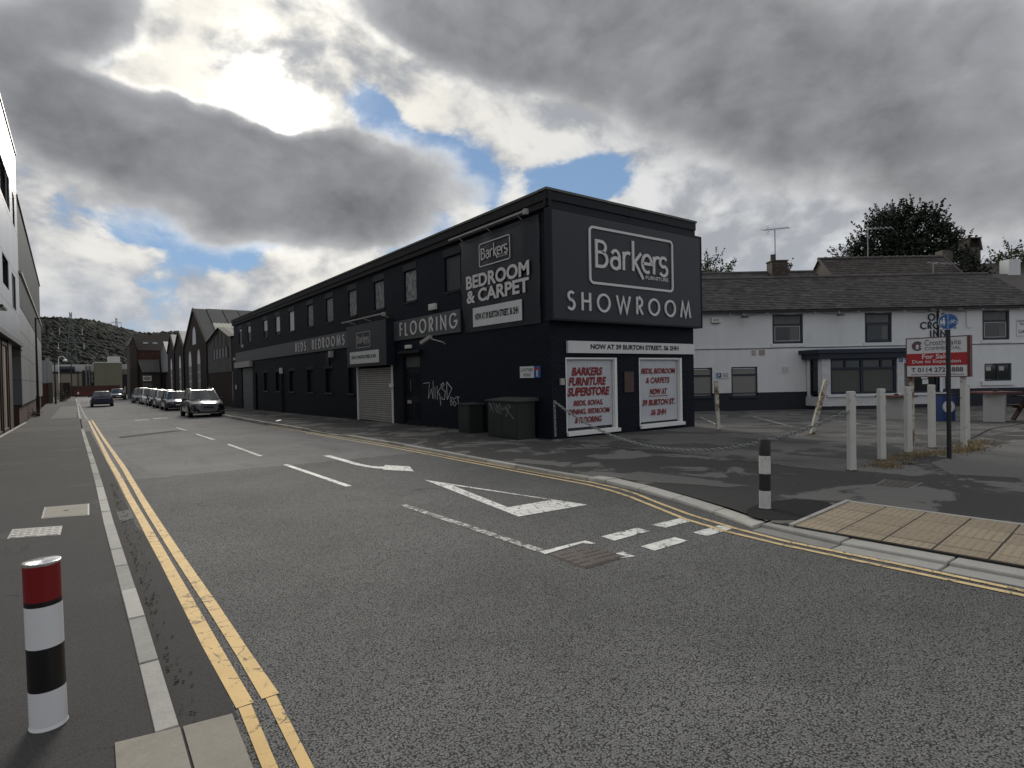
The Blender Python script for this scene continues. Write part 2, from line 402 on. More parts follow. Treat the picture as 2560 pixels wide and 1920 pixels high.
# ------------------------------------------------------------------ lettering
def font_polys(txt, off=0., sans=False):
    cu = bpy.data.curves.new('t', 'FONT'); cu.body = txt
    cu.body = txt; cu.size = 1; cu.offset = off; cu.resolution_u = 4; cu.fill_mode = 'FRONT'
    ob = bpy.data.objects.new('t', cu); COL.objects.link(ob)
    dg = bpy.context.evaluated_depsgraph_get(); dg.update()
    me = bpy.data.meshes.new_from_object(ob.evaluated_get(dg))
    V = [tuple(v.co) for v in me.vertices]; F = [tuple(p.vertices) for p in me.polygons]
    bpy.data.objects.remove(ob); bpy.data.curves.remove(cu); bpy.data.meshes.remove(me)
    return V, F
def lay_font(mb, fr, txt, s0, t0, s1, t1, n, off=0., shear=0., mi=0, wob=0., sans=False):
    """printed lettering fitted into a rectangle of a wall frame"""
    V, F = font_polys(txt, off, sans)
    V = [(x+y*shear, y) for x, y, _ in V]
    xa, xb = min(v[0] for v in V), max(v[0] for v in V); ya, yb = min(v[1] for v in V), max(v[1] for v in V)
    mb.add([fr(s0+(x-xa)/(xb-xa)*(s1-s0), t0+(y-ya)/(yb-ya)*(t1-t0)+(wob*sin(x*5.1)), n) for x, y in V], F, mi)
    return mb
def arc(cx, cy, rx, ry, a0, a1, n=14): return [(cx+rx*cos(rad(a0+(a1-a0)*i/n)), cy+ry*sin(rad(a0+(a1-a0)*i/n))) for i in range(n+1)]
def ribbon(mb, fr, pts, w, n0, n1, mi=0, closed=False):
    """one stroke of constant width standing proud of a wall"""
    P = [Vector((p[0], p[1])) for p in pts]
    if closed and (P[0]-P[-1]).length < 1e-6: P = P[:-1]
    N = len(P); L = []; Rr = []
    for i in range(N):
        a = P[(i-1) % N] if (closed or i > 0) else None; b = P[(i+1) % N] if (closed or i < N-1) else None
        d0 = (P[i]-a).normalized() if a is not None else None; d1 = (b-P[i]).normalized() if b is not None else None
        d0 = d0 or d1; d1 = d1 or d0
        nn = Vector((-(d0.y+d1.y), d0.x+d1.x))
        if nn.length < 1e-4: nn = Vector((-d0.y, d0.x))
        nn.normalize(); k = max(.45, abs(nn.dot(Vector((-d0.y, d0.x)))))
        L.append(P[i]+nn*(w/2/k)); Rr.append(P[i]-nn*(w/2/k))
    V = []
    for i in range(N): V += [fr(L[i].x, L[i].y, n1), fr(Rr[i].x, Rr[i].y, n1), fr(L[i].x, L[i].y, n0), fr(Rr[i].x, Rr[i].y, n0)]
    fs = []
    for i in range(N if closed else N-1):
        a, b = 4*i, 4*((i+1) % N)
        fs += [(a, a+1, b+1, b), (a, b, b+2, a+2), (a+1, a+3, b+3, b+1)]
    if not closed: fs += [(0, 2, 3, 1), (4*N-4, 4*N-3, 4*N-1, 4*N-2)]
    mb.add(V, fs, mi); return mb
GEO = {  # geometric sans capitals, width and strokes in a unit-high cell
 'S': (.52, [arc(.27, .75, .2, .21, 35, 270)[::1] + arc(.25, .27, .24, .25, 90, -145)]),
 'H': (.66, [[(.04, 0), (.04, 1)], [(.62, 0), (.62, 1)], [(.04, .52), (.62, .52)]]),
 'O': (1.0, [arc(.5, .5, .47, .47, 0, 360, 28)]),
 'W': (1.18, [[(.03, 1), (.32, .03), (.59, .88), (.86, .03), (1.15, 1)]]),
 'R': (.56, [[(.05, 0), (.05, .97), (.25, .97)] + arc(.25, .72, .25, .25, 90, -90, 10) + [(.05, .47)], [(.2, .47), (.52, 0)]]),
 'M': (1.0, [[(.03, 0), (.2, .97), (.5, .06), (.8, .97), (.97, 0)]]),
 'F': (.42, [[(.05, 0), (.05, .97), (.4, .97)], [(.05, .52), (.38, .52)]]),
 'L': (.4, [[(.05, 1), (.05, .03), (.38, .03)]]),
 'I': (.12, [[(.06, 0), (.06, 1)]]),
 'N': (.74, [[(.04, 0), (.04, .94), (.7, .06), (.7, 1)]]),
 'G': (.98, [arc(.5, .5, .47, .47, 42, 345, 24) + [(.96, .47), (.6, .47)]]),
 'B': (.52, [[(.05, .03), (.05, .97), (.24, .97)] + arc(.24, .755, .2, .215, 90, -90, 8) + [(.05, .54)], [(.24, .54)] + arc(.25, .285, .24, .255, 90, -90, 8) + [(.05, .03)]]),
 'E': (.46, [[(.42, .97), (.05, .97), (.05, .03), (.43, .03)], [(.05, .52), (.4, .52)]]),
 'C': (.9, [arc(.5, .5, .47, .47, 42, 318, 24)]),
 'D': (.72, [[(.05, .03), (.05, .97), (.24, .97)] + arc(.24, .5, .45, .47, 90, -90, 14) + [(.05, .03)]]),
 ',': (.14, [[(.08, .06), (.03, -.14)]]), ' ': (.45, [])}
def lay_geo(parent, m1, fr, txt, s0, t0, h, s1, w, n0, n1, mi=0):
    """capitals spread evenly between s0 and s1, each letter a piece"""
    ws = [GEO[c][0]*h for c in txt]; gap = (s1-s0-sum(ws))/max(1, len(txt)-1); s = s0
    for c, cw in zip(txt, ws):
        mb = MB()
        for q_, st in enumerate(GEO[c][1]):
            cl = c == 'O'
            ribbon(mb, fr, [(s+x*h, t0+y*h) for x, y in st], w, n0, n1+.0015*q_, mi, closed=cl)
        if mb.f: mb.obj('letter' if c != ',' else 'comma', m1, parent)
        s += cw+gap
def lay_logo(mb, fr, s0, t0, k, n0, n1, mi=0, wk=1.0):
    """the framed name: unit cell 3.42 wide, 1.48 high"""
    w = .085*wk*k; cnt = [0]
    def st(p, ww=None, cl=False): cnt[0] += 1; ribbon(mb, fr, [(s0+x*k, t0+y*k) for x, y in p], ww or w, n0, n1+.0012*(cnt[0] % 4), mi, closed=cl)
    r = .12; W, H = 3.42, 1.48
    st(arc(r, r, r, r, 180, 270, 5)+arc(W-r, r, r, r, 270, 360, 5)+arc(W-r, H-r, r, r, 0, 90, 5)+arc(r, H-r, r, r, 90, 180, 5), .065*wk*k, True)
    st([(.24, .46), (.24, 1.13)]+arc(.42, .985, .17, .145, 90, -85, 9)+arc(.43, .65, .21, .19, 78, -90, 10), None, True)
    st([(.27, .84), (.44, .84)], w*.9)
    st(arc(.97, .75, .16, .2, 150, 0, 8)+[(1.13, .45)]); st(arc(.97, .6, .17, .15, 0, 360, 16), None, True)
    st([(1.30, .44), (1.30, .95)]); st([(1.30, .72)]+arc(1.47, .74, .17, .2, 180, 60, 7))
    st([(1.69, .46), (1.69, 1.3)]); st([(1.69, .66), (2.02, .98)]); st([(1.75, .72), (2.1, .26)])
    st([(2.08, .71), (2.46, .71)]+arc(2.27, .71, .2, .25, 0, 300, 14))
    st([(2.58, .44), (2.58, .95)]); st([(2.58, .72)]+arc(2.74, .74, .16, .2, 180, 60, 7))
    st(arc(3.0, .82, .15, .14, 30, 260, 9)+arc(3.0, .57, .17, .14, 80, -150, 10))
    lay_font(mb, fr, 'FURNITURE', s0+2.2*k, t0+.265*k, s0+3.2*k, t0+.37*k, n1, .01, 0, mi)
    return mb
# ------------------------------------------------------------------ levels: the street falls gently away from the junction
def smst(a, b, x): t = min(1, max(0, (x-a)/(b-a))); return t*t*(3-2*t)
def pz(x, y): return -0.011*min(36, max(0, y-14))-(.012*min(14, max(0, x-11))*smst(5, 9, y) if y < 40 else 0)
def rz(x, y): return pz(x, y)-.05-.07*smst(12, 30, y)
def lin(tab, y):
    if y <= tab[0][0]: return tab[0][1]
    for (a, p), (b, q) in zip(tab, tab[1:]):
        if y <= b: return p+(q-p)*(y-a)/(b-a)
    return tab[-1][1]
LK = [(-14, .62), (2.2, .575), (3.17, .56), (3.19, .35), (4.85, .34), (8.3, .30), (12, .28), (29.7, .13), (41, .08), (55, 0), (70, -.05), (107, -.35), (140, -.6)]
RK = [(-14, 7.2), (1.26, 5.80), (3.0, 5.65), (3.46, 5.63), (3.52, 5.83), (4.11, 6.07), (4.98, 6.32), (6.29, 6.60), (6.75, 6.50), (7.6, 6.43), (10.5, 6.41), (25, 6.43), (35, 6.58), (42, 6.98), (60, 7.0), (80, 6.6), (110, 6.2), (140, 6.0)]

asphalt_mat('asphalt_road', (.08, .079, .077), (.25, .246, .236), grain=88, coarse=1.15, patch=.75,
            near=((0.06, 1.0, 12.35), (.105, .104, .102), (.225, .221, .214)), stain=(.9, .62, .74, .35, (.05, .045, .04)))
asphalt_mat('asphalt_path', (.045, .043, .041), (.088, .084, .08), grain=190, coarse=.6, patch=.35, stain=(.8, .56, .66, .45, (.105, .1, .095)))
asphalt_mat('asphalt_walk', (.05, .048, .046), (.098, .093, .088), grain=170, coarse=.6, patch=.5, stain=(.8, .52, .57, .75, (.2, .19, .175)))
asphalt_mat('asphalt_park', (.085, .082, .078), (.22, .212, .2), grain=130, coarse=.75, patch=.9, stain=(.7, .49, .55, .85, (.06, .058, .054)))
asphalt_mat('asphalt_gutter', (.038, .037, .036), (.072, .07, .067), grain=170, coarse=.5, patch=.6)
asphalt_mat('asphalt_fill', (.02, .02, .019), (.045, .043, .04), grain=150, coarse=.8, patch=.6)
asphalt_mat('asphalt_worn', (.11, .107, .1), (.21, .203, .19), grain=160, coarse=.6, patch=.4)
mat('kerb_concrete', (.36, .347, .315), .9, var=.2, vscale=6, bump=.3, bscale=90, island=.30, noise2=.22, n2scale=60, col2=(.17, .16, .14), mask=(2.2, .55, .75, .5))
mat('kerb_pale', (.42, .40, .355), .9, var=.18, vscale=5, bump=.3, bscale=90, island=.2, noise2=.2, n2scale=70, col2=(.2, .19, .165), mask=(3, .54, .74, .55))
mat('slab_stone', (.29, .265, .22), .9, var=.2, vscale=3, bump=.25, bscale=70, island=.1, noise2=.14, n2scale=50, col2=(.16, .145, .12), mask=(2.5, .55, .75, .5))
mat('tactile_buff', (.36, .29, .205), .9, var=.18, vscale=2.5, bump=.3, bscale=80, island=.12, noise2=.16, n2scale=40, col2=(.2, .155, .105), mask=(1.6, .52, .72, .55))
mat('joint_dirt', (.045, .042, .036), .95, var=.3, vscale=8)
mat('ground_dirt', (.07, .066, .055), .95, var=.3, vscale=.3)
paint_mat('paint_white', (.74, .73, .68), (.08, .078, .075), wear=.42)
paint_mat('paint_white_worn', (.50, .49, .455), (.085, .083, .08), wear=.75)
paint_mat('paint_yellow', (.68, .455, .175), (.07, .065, .055), wear=.28)
paint_mat('paint_yellow_pale', (.70, .53, .28), (.07, .065, .055), wear=.35)
paint_mat('paint_faint', (.33, .32, .29), (.10, .097, .09), wear=.9)
mat('cast_iron', (.095, .075, .068), .6, metal=.25, var=.3, vscale=8, bump=.4, bscale=120, noise2=.25, n2scale=70)
mat('galv_cover', (.26, .25, .235), .55, metal=.25, var=.2, vscale=6, noise2=.25, n2scale=55)

def strip(name, mat_, yrows, xl, xr, zf, dz=0., ncol=6, kind='structure'):
    """a ground sheet lying to the levels, rows along the street"""
    mb = MB(); V = []; F = []
    for y in yrows:
        a, b = xl(y), xr(y)
        for k in range(ncol+1):
            x = a+(b-a)*k/ncol; V.append((x, y, zf(x, y)+dz))
    n = ncol+1
    for i in range(len(yrows)-1):
        for k in range(ncol): F.append((i*n+k, i*n+k+1, (i+1)*n+k+1, (i+1)*n+k))
    mb.add(V, F); return mb.obj(name, mat_, kind=kind)
def rows(a, b, *extra):
    r = {a, b, *[e for e in extra if a < e < b]}
    y = a
    while y < b:
        r.add(round(y, 3)); y += .5 if y < 12 else (1.0 if y < 60 else 4.0)
    return sorted(r)
YK = [y for y, _ in LK]+[y for y, _ in RK]
# wide base under everything, out to the horizon
mb = MB(); mb.poly([(-4000, -1500, -.75), (4000, -1500, -.75), (4000, 6000, -.75), (-4000, 6000, -.75)]); mb.obj('ground', 'ground_dirt', kind='structure')
strip('road', 'asphalt_road', rows(-14, 136, *YK), lambda y: lin(LK, y)-.02, lambda y: lin(RK, y)+.02, rz, ncol=8)
strip('pavement', 'asphalt_path', rows(-14, 128, 3.17, 3.19), lambda y: -2.3-.0145*max(0, y-38), lambda y: lin(LK, y)-.07, pz, ncol=4)
# the walk in front of the shop and along the side of the car park
strip('pavement', 'asphalt_walk', rows(-14, 128, 4.4, 4.401, 3.505, 6.781, *YK), lambda y: lin(RK, y)+(.425 if y < 3.502 else .245 if y < 6.7805 else .08),
      lambda y: 9.95 if y > 4.4005 else 60., pz, ncol=10)
strip('car_park', 'asphalt_park', [4.401, 5, 6, 7, 8, 9, 11, 11.6, 11.601, 13, 16, 20, 26, 34], lambda y: 9.95 if y < 11.6005 else 15.8, lambda y: 60., pz, ncol=14)
mb = MB(); mb.poly([(x, y, pz(x, y)+.004) for x, y in ((11.92, 3.85), (26, 3.4), (26, 2.2), (12.67, 2.3), (11.15, 2.41), (10.79, 3.21))])
mb.obj('pavement_patch', 'asphalt_worn', kind='structure')
mb = MB(); mb.poly([(x, y, .004) for x, y in ((6.82, 6.3), (7.2, 6.62), (7.56, 6.65), (7.7, 5.9), (7.74, 5.55), (7.66, 5.1), (7.76, 4.74), (7.4, 4.86), (7.3, 5.2), (7.19, 5.44), (6.99, 5.75))])
mb.obj('pavement_patch', 'asphalt_worn', kind='structure')
mb = MB(); mb.poly([(6.64+.62*cos(a/9*pi)*1.15+.15, 3.62+.40*sin(a/9*pi)*.95, .004) for a in range(18)]); mb.obj('pavement_patch', 'asphalt_fill', kind='structure')
strip('gutter_strip', 'asphalt_gutter', rows(3.19, 30), lambda y: lin(LK, y)+.0, lambda y: lin(LK, y)+.21+.05*(y < 8), rz, .004, 1)
mb = MB()
for i in range(5): mb.poly([(.02+.12*k, y+.3*(k % 2), pz(0, y)+.004) for k, y in ()] or [(-2.2, 29.9+i*.7, pz(0, 29.9+i*.7)+.004), (.05, 29.75+i*.7, pz(0, 29.8+i*.7)+.004), (.05, 30.1+i*.7, pz(0, 30.1+i*.7)+.004), (-2.2, 30.3+i*.7, pz(0, 30.3+i*.7)+.004)])
mb.obj('pavement_patch', 'asphalt_worn', kind='structure')
mb = MB(); mb.poly([(-2.25, 34.2, pz(0, 34.2)+.004), (.05, 34.2, pz(0, 34.2)+.004), (.05, 66, pz(0, 66)+.004), (-2.4, 66, pz(0, 66)+.004)]) if False else None
# long pale crossing slabs further along the left walk
strip('pavement_patch', 'asphalt_worn', rows(44, 70), lambda y: -1.4, lambda y: -.15, pz, .004, 2)

# ---- kerbs: every stone is a part
def stone_row(name, mat_, inner, outer, ytab, top, zbot=-.4, gap=.018):
    root = thing(name, None, None, (0, 0, 0), kind='structure', world=True)
    for i, (a, b) in enumerate(zip(ytab, ytab[1:])):
        a2, b2 = a+gap/2, b-gap/2; j = RNG.uniform(-.006, .006)
        P = [(outer(a2), a2), (inner(a2), a2), (inner(b2), b2), (outer(b2), b2)]
        mb = MB(); lip = .012
        tz = [top(x, y)+j for x, y in P]
        cx = sum(p[0] for p in P)/4; cy = sum(p[1] for p in P)/4
        V = [(x, y, rz(x, y)+zbot) for x, y in P]+[(x, y, z-lip) for (x, y), z in zip(P, tz)]
        V += [(x+(cx-x)*.06, y+(cy-y)*.012, z) for (x, y), z in zip(P, tz)]
        F = [(i2, (i2+1) % 4, 4+(i2+1) % 4, 4+i2) for i2 in range(4)]+[(4+i2, 4+(i2+1) % 4, 8+(i2+1) % 4, 8+i2) for i2 in range(4)]+[(8, 9, 10, 11)]
        mb.add(V, F); mb.obj('kerb_stone', mat_, root)
    return root
yl = [3.2, 4.05, 4.86, 5.58, 6.35, 7.02, 8.28, 9.2, 10.1, 11.45]
while yl[-1] < 29: yl.append(yl[-1]+.92)
yl[-1] = 29.7
stone_row('kerb', 'kerb_concrete', lambda y: lin(LK, y)-.1, lambda y: lin(LK, y), yl, lambda x, y: pz(x, y)+.008)
yf = [41.0]
while yf[-1] < 105: yf.append(yf[-1]+1.8)
stone_row('kerb', 'kerb_concrete', lambda y: lin(LK, y)-.1, lambda y: lin(LK, y), yf, lambda x, y: pz(x, y)+.008)
# right side: flush channel and kerb by the crossing, then the raised kerb along the shop
dropx = lambda y: lin(RK, y)
yc = [3.5-.85*i for i in range(15)][::-1]
stone_row('kerb', 'kerb_concrete', lambda y: dropx(y)+.205, dropx, yc, lambda x, y: -.042)
stone_row('kerb', 'kerb_concrete', lambda y: dropx(y)+.435, lambda y: dropx(y)+.213, yc, lambda x, y: -.016)
yc2 = [3.53, 4.2, 4.98, 5.7, 6.45, 6.78]
stone_row('kerb', 'kerb_pale', lambda y: lin(RK, y)+.255, lambda y: lin(RK, y), yc2, lambda x, y: -.018+.026*smst(3.8, 6.5, y))
yr = [6.79]
while yr[-1] < 44: yr.append(yr[-1]+.915)
def rtop(x, y):
    z = pz(x, y)+.012
    if 17.6 < y < 21.0: z -= .03
    return z
stone_row('kerb', 'kerb_concrete', lambda y: lin(RK, y)+.125, lambda y: lin(RK, y), yr, rtop)
yr2 = [yr[-1]]
while yr2[-1] < 126: yr2.append(yr2[-1]+2.7)
stone_row('kerb', 'kerb_concrete', lambda y: lin(RK, y)+.125, lambda y: lin(RK, y), yr2, rtop)
# two big slabs at the near left corner
root = thing('paving', None, None, (0, 0, 0), kind='structure', world=True)
for P in ([(.095, 3.235), (.35, 3.185), (.345, 2.62), (.085, 2.66)], [(.362, 3.182), (.572, 3.15), (.555, 2.55), (.357, 2.6)], [(.08, 2.64), (.34, 2.6), (.33, 1.9), (.07, 1.95)], [(.352, 2.58), (.55, 2.53), (.53, 1.9), (.345, 1.95)]):
    mb = MB(); mb.prism([(x, y, -.08) for x, y in P], (0, 0, .088)); mb.obj('paving_slab', 'slab_stone', root)

# ---- blistered crossing slabs
tr = thing('tactile_paving', None, None, (6.072, 3.2, .008), rz=math.atan2(.09, 1.0), kind='structure')   # local -y runs along the kerb, +x away from it
mb = MB(); mb.box(-.0, -7.2, -.05, 1.68, 0, -.004); mb.obj('joint_bed', 'joint_dirt', tr)
mb = MB(); mb.box(0, .005, -.1, 1.68, .055, .008); mb.obj('edging', 'kerb_pale', tr)
def blister_mesh(w, l, nx, ny):
    b = MB(); c = .006
    V = [(0, 0, -.045), (w, 0, -.045), (w, l, -.045), (0, l, -.045), (0, 0, -c), (w, 0, -c), (w, l, -c), (0, l, -c), (c, c, 0), (w-c, c, 0), (w-c, l-c, 0), (c, l-c, 0)]
    b.add(V, [(i, (i+1) % 4, 4+(i+1) % 4, 4+i) for i in range(4)]+[(4+i, 4+(i+1) % 4, 8+(i+1) % 4, 8+i) for i in range(4)]+[(8, 9, 10, 11)])
    for i in range(nx):
        for j in range(ny):
            x, y = w*(i+.5)/nx, l*(j+.5)/ny; r = .016
            ring0 = [(x+r*cos(k*pi/3), y+r*sin(k*pi/3), -.0005) for k in range(6)]; ring1 = [(x+r*.6*cos(k*pi/3), y+r*.6*sin(k*pi/3), .0065) for k in range(6)]
            b.add(ring0+ring1, [(k, (k+1) % 6, 6+(k+1) % 6, 6+k) for k in range(6)]+[(6, 7, 8, 9, 10, 11)])
    return b.mesh('blister_slab', 'tactile_buff')
bm_full = blister_mesh(.442, .392, 7, 6); bm_cut = blister_mesh(.212, .392, 3, 6)
for j in range(17):
    y0 = -.405*(j+1)+.004
    for k, (x0, me) in enumerate(((.004, bm_cut), (.238, bm_full), (.698, bm_full), (1.158, bm_full))):
        part('blister_slab', me, tr, (x0, y0, RNG.uniform(-.002, .003)), (RNG.uniform(-.006, .006), RNG.uniform(-.006, .006), 0))
mb = MB(); mb.box(1.612, -7.2, -.05, 1.67, 0, .002); mb.obj('edging', 'kerb_pale', tr)

# ---- painted lines
def ln(name, mat_, pts, w, dz=.005, z=rz, closed=False, group=None):
    P = [Vector((x, y)) for x, y in pts]; Q = []
    for a, b in zip(P, P[1:]):
        n = max(1, int((b-a).length/1.0)); Q += [a+(b-a)*i/n for i in range(n)]
    Q.append(P[-1]); V = []; F = []
    for i, p in enumerate(Q):
        d = (Q[min(i+1, len(Q)-1)]-Q[max(0, i-1)]).normalized(); nn = Vector((-d.y, d.x)); ww = w(p.y) if callable(w) else w
        for s in (.5, -.5):
            q = p+nn*(ww*s+RNG.uniform(-.003, .003)); V.append((q.x, q.y, z(q.x, q.y)+dz))
    F = [(2*i, 2*i+1, 2*i+3, 2*i+2) for i in range(len(Q)-1)]
    mb = MB(); mb.add(V, F); return mb.obj(name, mat_, kind='structure')
def patch(name, mat_, pts, dz=.005, z=rz): mb = MB(); mb.poly([(x, y, z(x, y)+dz) for x, y in pts]); return mb.obj(name, mat_, kind='structure')
YL = 'yellow_line'
ln(YL, 'paint_yellow', [(.66, 3.29), (.645, 4.2), (.635, 5.2), (.62, 6.5), (.595, 8.5), (.565, 10.5), (.55, 12.4), (.51, 16), (.50, 22), (.46, 31), (.42, 41)], .088)
ln(YL, 'paint_yellow', [(.79, 3.3), (.785, 3.9), (.775, 4.9), (.745, 6.5), (.715, 9), (.70, 12.3), (.69, 15), (.65, 22.5), (.61, 32), (.57, 41.5)], .084)
ln(YL, 'paint_yellow', [(.60, 1.9), (.635, 2.68), (.658, 3.282)], .062)
ln(YL, 'paint_yellow', [(.72, 1.9), (.765, 2.6), (.79, 3.292)], .05)
ln('edge_line', 'paint_faint', [(.38, 42), (.28, 52), (.1, 70), (-.1, 95)], .09)
rin = [(6.55, -5), (5.83, .5), (5.70, 1.25), (5.68, 2.1), (5.62, 3.05), (5.68, 3.64), (5.84, 4.36), (6.08, 5.04), (6.28, 5.55), (6.40, 6.0), (6.45, 6.6), (6.41, 8), (6.37, 10.3), (6.36, 15), (6.36, 20.7), (6.40, 26)]
rout = [(6.42, -5), (5.70, .5), (5.58, 1.22), (5.53, 2.08), (5.48, 3.02), (5.50, 3.62), (5.62, 4.25), (5.84, 4.85), (6.08, 5.5), (6.21, 6.0), (6.28, 6.55), (6.24, 8), (6.21, 10.06), (6.14, 15.8), (6.21, 20.3)]
ln(YL, 'paint_yellow_pale', rin, .06, .006); ln(YL, 'paint_yellow_pale', rout, .06, .006)
for a, b in (((3.34, 28.9), (3.37, 26.2)), ((3.35, 23.6), (3.34, 20.1)), ((3.34, 18.0), (3.28, 14.05))): ln('lane_dash', 'paint_white_worn', [a, b], .095)
ln('lane_dash', 'paint_white', [(3.32, 12.22), (3.41, 9.0)], .1)
ln('lane_dash', 'paint_white_worn', [(3.455, 7.17), (3.56, 4.38)], .1)
def at_deflect():
    mb = MB(); V = []
    left = [(4.36, 13.04), (4.37, 12.1), (4.36, 11.2), (4.42, 10.7), (4.50, 10.42), (4.62, 10.24)]
    right = [(4.50, 12.97), (4.51, 12.1), (4.50, 11.25), (4.54, 10.85), (4.62, 10.62), (4.76, 10.5)]
    for a, b in zip(left, right): V += [(*a, rz(*a)+.005), (*b, rz(*b)+.005)]
    mb.add(V, [(2*i, 2*i+1, 2*i+3, 2*i+2) for i in range(5)])
    mb.poly([(x, y, rz(x, y)+.0055) for x, y in ((4.52, 10.2), (4.86, 9.6), (5.08, 10.2), (4.80, 10.72))])
    mb.obj('deflection_arrow', 'paint_white', kind='structure')
at_deflect()
def give_way_triangle():
    A, B, C_ = [Vector(p) for p in ((4.59, 8.69), (5.30, 5.54), (4.23, 5.62))]; a, b, c = [Vector(p) for p in ((4.685, 7.95), (5.14, 6.08), (4.43, 6.11))]
    mb = MB(); V = [(p.x, p.y, rz(p.x, p.y)+.005) for p in (A, B, C_, a, b, c)]
    mb.add(V, [(0, 3, 4, 1), (1, 4, 5, 2), (2, 5, 3, 0)]); mb.obj('give_way_triangle', 'paint_white', kind='structure')
give_way_triangle()
for q in ([(5.12, 4.33), (5.14, 4.15), (5.63, 4.14), (5.63, 4.31)], [(4.36, 4.36), (4.35, 4.16), (4.91, 4.17), (4.90, 4.35)], [(4.40, 3.86), (4.39, 3.68), (4.91, 3.68), (4.91, 3.85)], [(5.2, 3.84), (5.19, 3.66), (5.68, 3.66), (5.66, 3.83)],
          [(3.53, 4.37), (3.52, 4.27), (4.04, 4.31), (4.10, 4.22), (4.14, 4.22), (4.13, 4.36)], [(3.95, 3.84), (3.95, 3.74), (4.12, 3.68), (4.14, 3.85), (4.08, 3.86)]):
    patch('give_way_dash', 'paint_white', q)
for q in ([(2.45, 38.7), (2.45, 38.3), (3.1, 38.1), (3.1, 38.5)], [(3.42, 39.8), (3.42, 39.4), (4.12, 39.2), (4.12, 39.6)]): patch('lane_dash', 'paint_white', q)
# car park lines
ln('bay_line', 'paint_white_worn', [(19.73, 14.12), (15.98, 10.62)], .09, .004, pz); ln('bay_line', 'paint_white_worn', [(21.28, 12.77), (17.76, 9.38)], .09, .004, pz)
ln('bay_line', 'paint_white_worn', [(21.64, 10.17), (19.45, 7.54)], .09, .004, pz); ln('bay_line', 'paint_faint', [(15.95, 11.6), (15.75, 10.7)], .12, .004, pz)
ln('tarmac_seam', 'paint_faint', [(9.72, 11.0), (9.75, 9.93), (9.9, 7.0), (9.88, 4.58)], .035, .006, pz)
patch('car_park_patch', 'asphalt_worn', [(17.2, 10.9), (18.0, 11.5), (18.6, 10.7), (17.9, 10.2)], .004, pz)
ln('tarmac_seam', 'asphalt_fill', [(16.4, 4.5), (19.5, 4.9), (24, 4.6)], .06, .005, pz)
patch('road_patch', 'asphalt_worn', [(.36, 9.35), (.52, 9.4), (.53, 8.75), (.37, 8.6)], .007)
patch('road_patch', 'asphalt_fill', [(1.05, 24.9), (3.0, 26.8), (3.3, 26.2), (1.15, 24.1)], .004)
0 and patch('road_patch', 'asphalt_fill', [(.90, 14.4), (2.4, 15.4), (2.9, 14.9), (.92, 13.9)], .004)

# ---- covers let into the ground
def cover(name, label, quad, z0, mat_, ribs=0, frame=None):
    z = (sum(p[1] for p in quad)/4); zz = pz(0, z)+z0
    root = thing(name, label, 'manhole cover', (sum(p[0] for p in quad)/4, sum(p[1] for p in quad)/4, zz), world=True)
    P = [Vector((x, y, zz)) for x, y in quad]; c = sum(P, Vector())/4
    mb = MB(); mb.prism([p-Vector((0, 0, .03)) for p in P], (0, 0, .033)); mb.obj('frame', frame or mat_, root)
    Q = [c+(p-c)*.93 for p in P]
    mb = MB(); mb.prism([p-Vector((0, 0, .02)) for p in Q], (0, 0, .0265)); mb.obj('plate', mat_, root)
    if ribs:
        mb = MB()
        for i in range(ribs):
            for j in range(5):
                u0, v0 = (i+.15)/ribs, (j+.15)/5; u1, v1 = (i+.85)/ribs, (j+.5)/5
                pt = lambda u, v: Q[0].lerp(Q[1], u).lerp(Q[3].lerp(Q[2], u), v)+Vector((0, 0, .0085))
                if RNG.random() < .85: mb.prism([pt(u0, v0)-Vector((0, 0, .003)), pt(u1, v0)-Vector((0, 0, .003)), pt(u1, v1)-Vector((0, 0, .003)), pt(u0, v1)-Vector((0, 0, .003))], (0, 0, .004))
        mb.obj('tread', mat_, root, kind='stuff')
    else:
        mb = MB(); mb.lathe([(.03, .0075), (.028, .009), (0.0001, .009)], c+Vector((0, 0, 0)), 10); mb.obj('keyhole', 'joint_dirt', root)
    return root
cover('inspection_cover', 'plain concrete topped inspection cover with a dark key hole in the left pavement', [(-.41, 9.27), (.07, 9.10), (.08, 9.97), (-.41, 10.1)], .002, 'slab_stone', 0, 'galv_cover')
cover('inspection_cover', 'patterned pale metal inspection cover in the pavement near the red topped bollard', [(-.66, 8.3), (-.2, 8.11), (-.19, 8.62), (-.65, 8.81)], .002, 'galv_cover', 7)
cover('inspection_cover', 'rusty pinkish metal inspection cover in the pavement behind the buff blister slabs', [(9.12, 3.19), (9.74, 3.23), (9.63, 3.69), (8.98, 3.59)], .002, 'cast_iron', 8, 'galv_cover')
cover('manhole_cover', 'brown cast iron manhole cover in the road broken into the give way line', [(3.52, 3.72), (4.07, 3.72), (4.02, 4.20), (3.54, 4.24)], -.05+.001, 'cast_iron', 9)
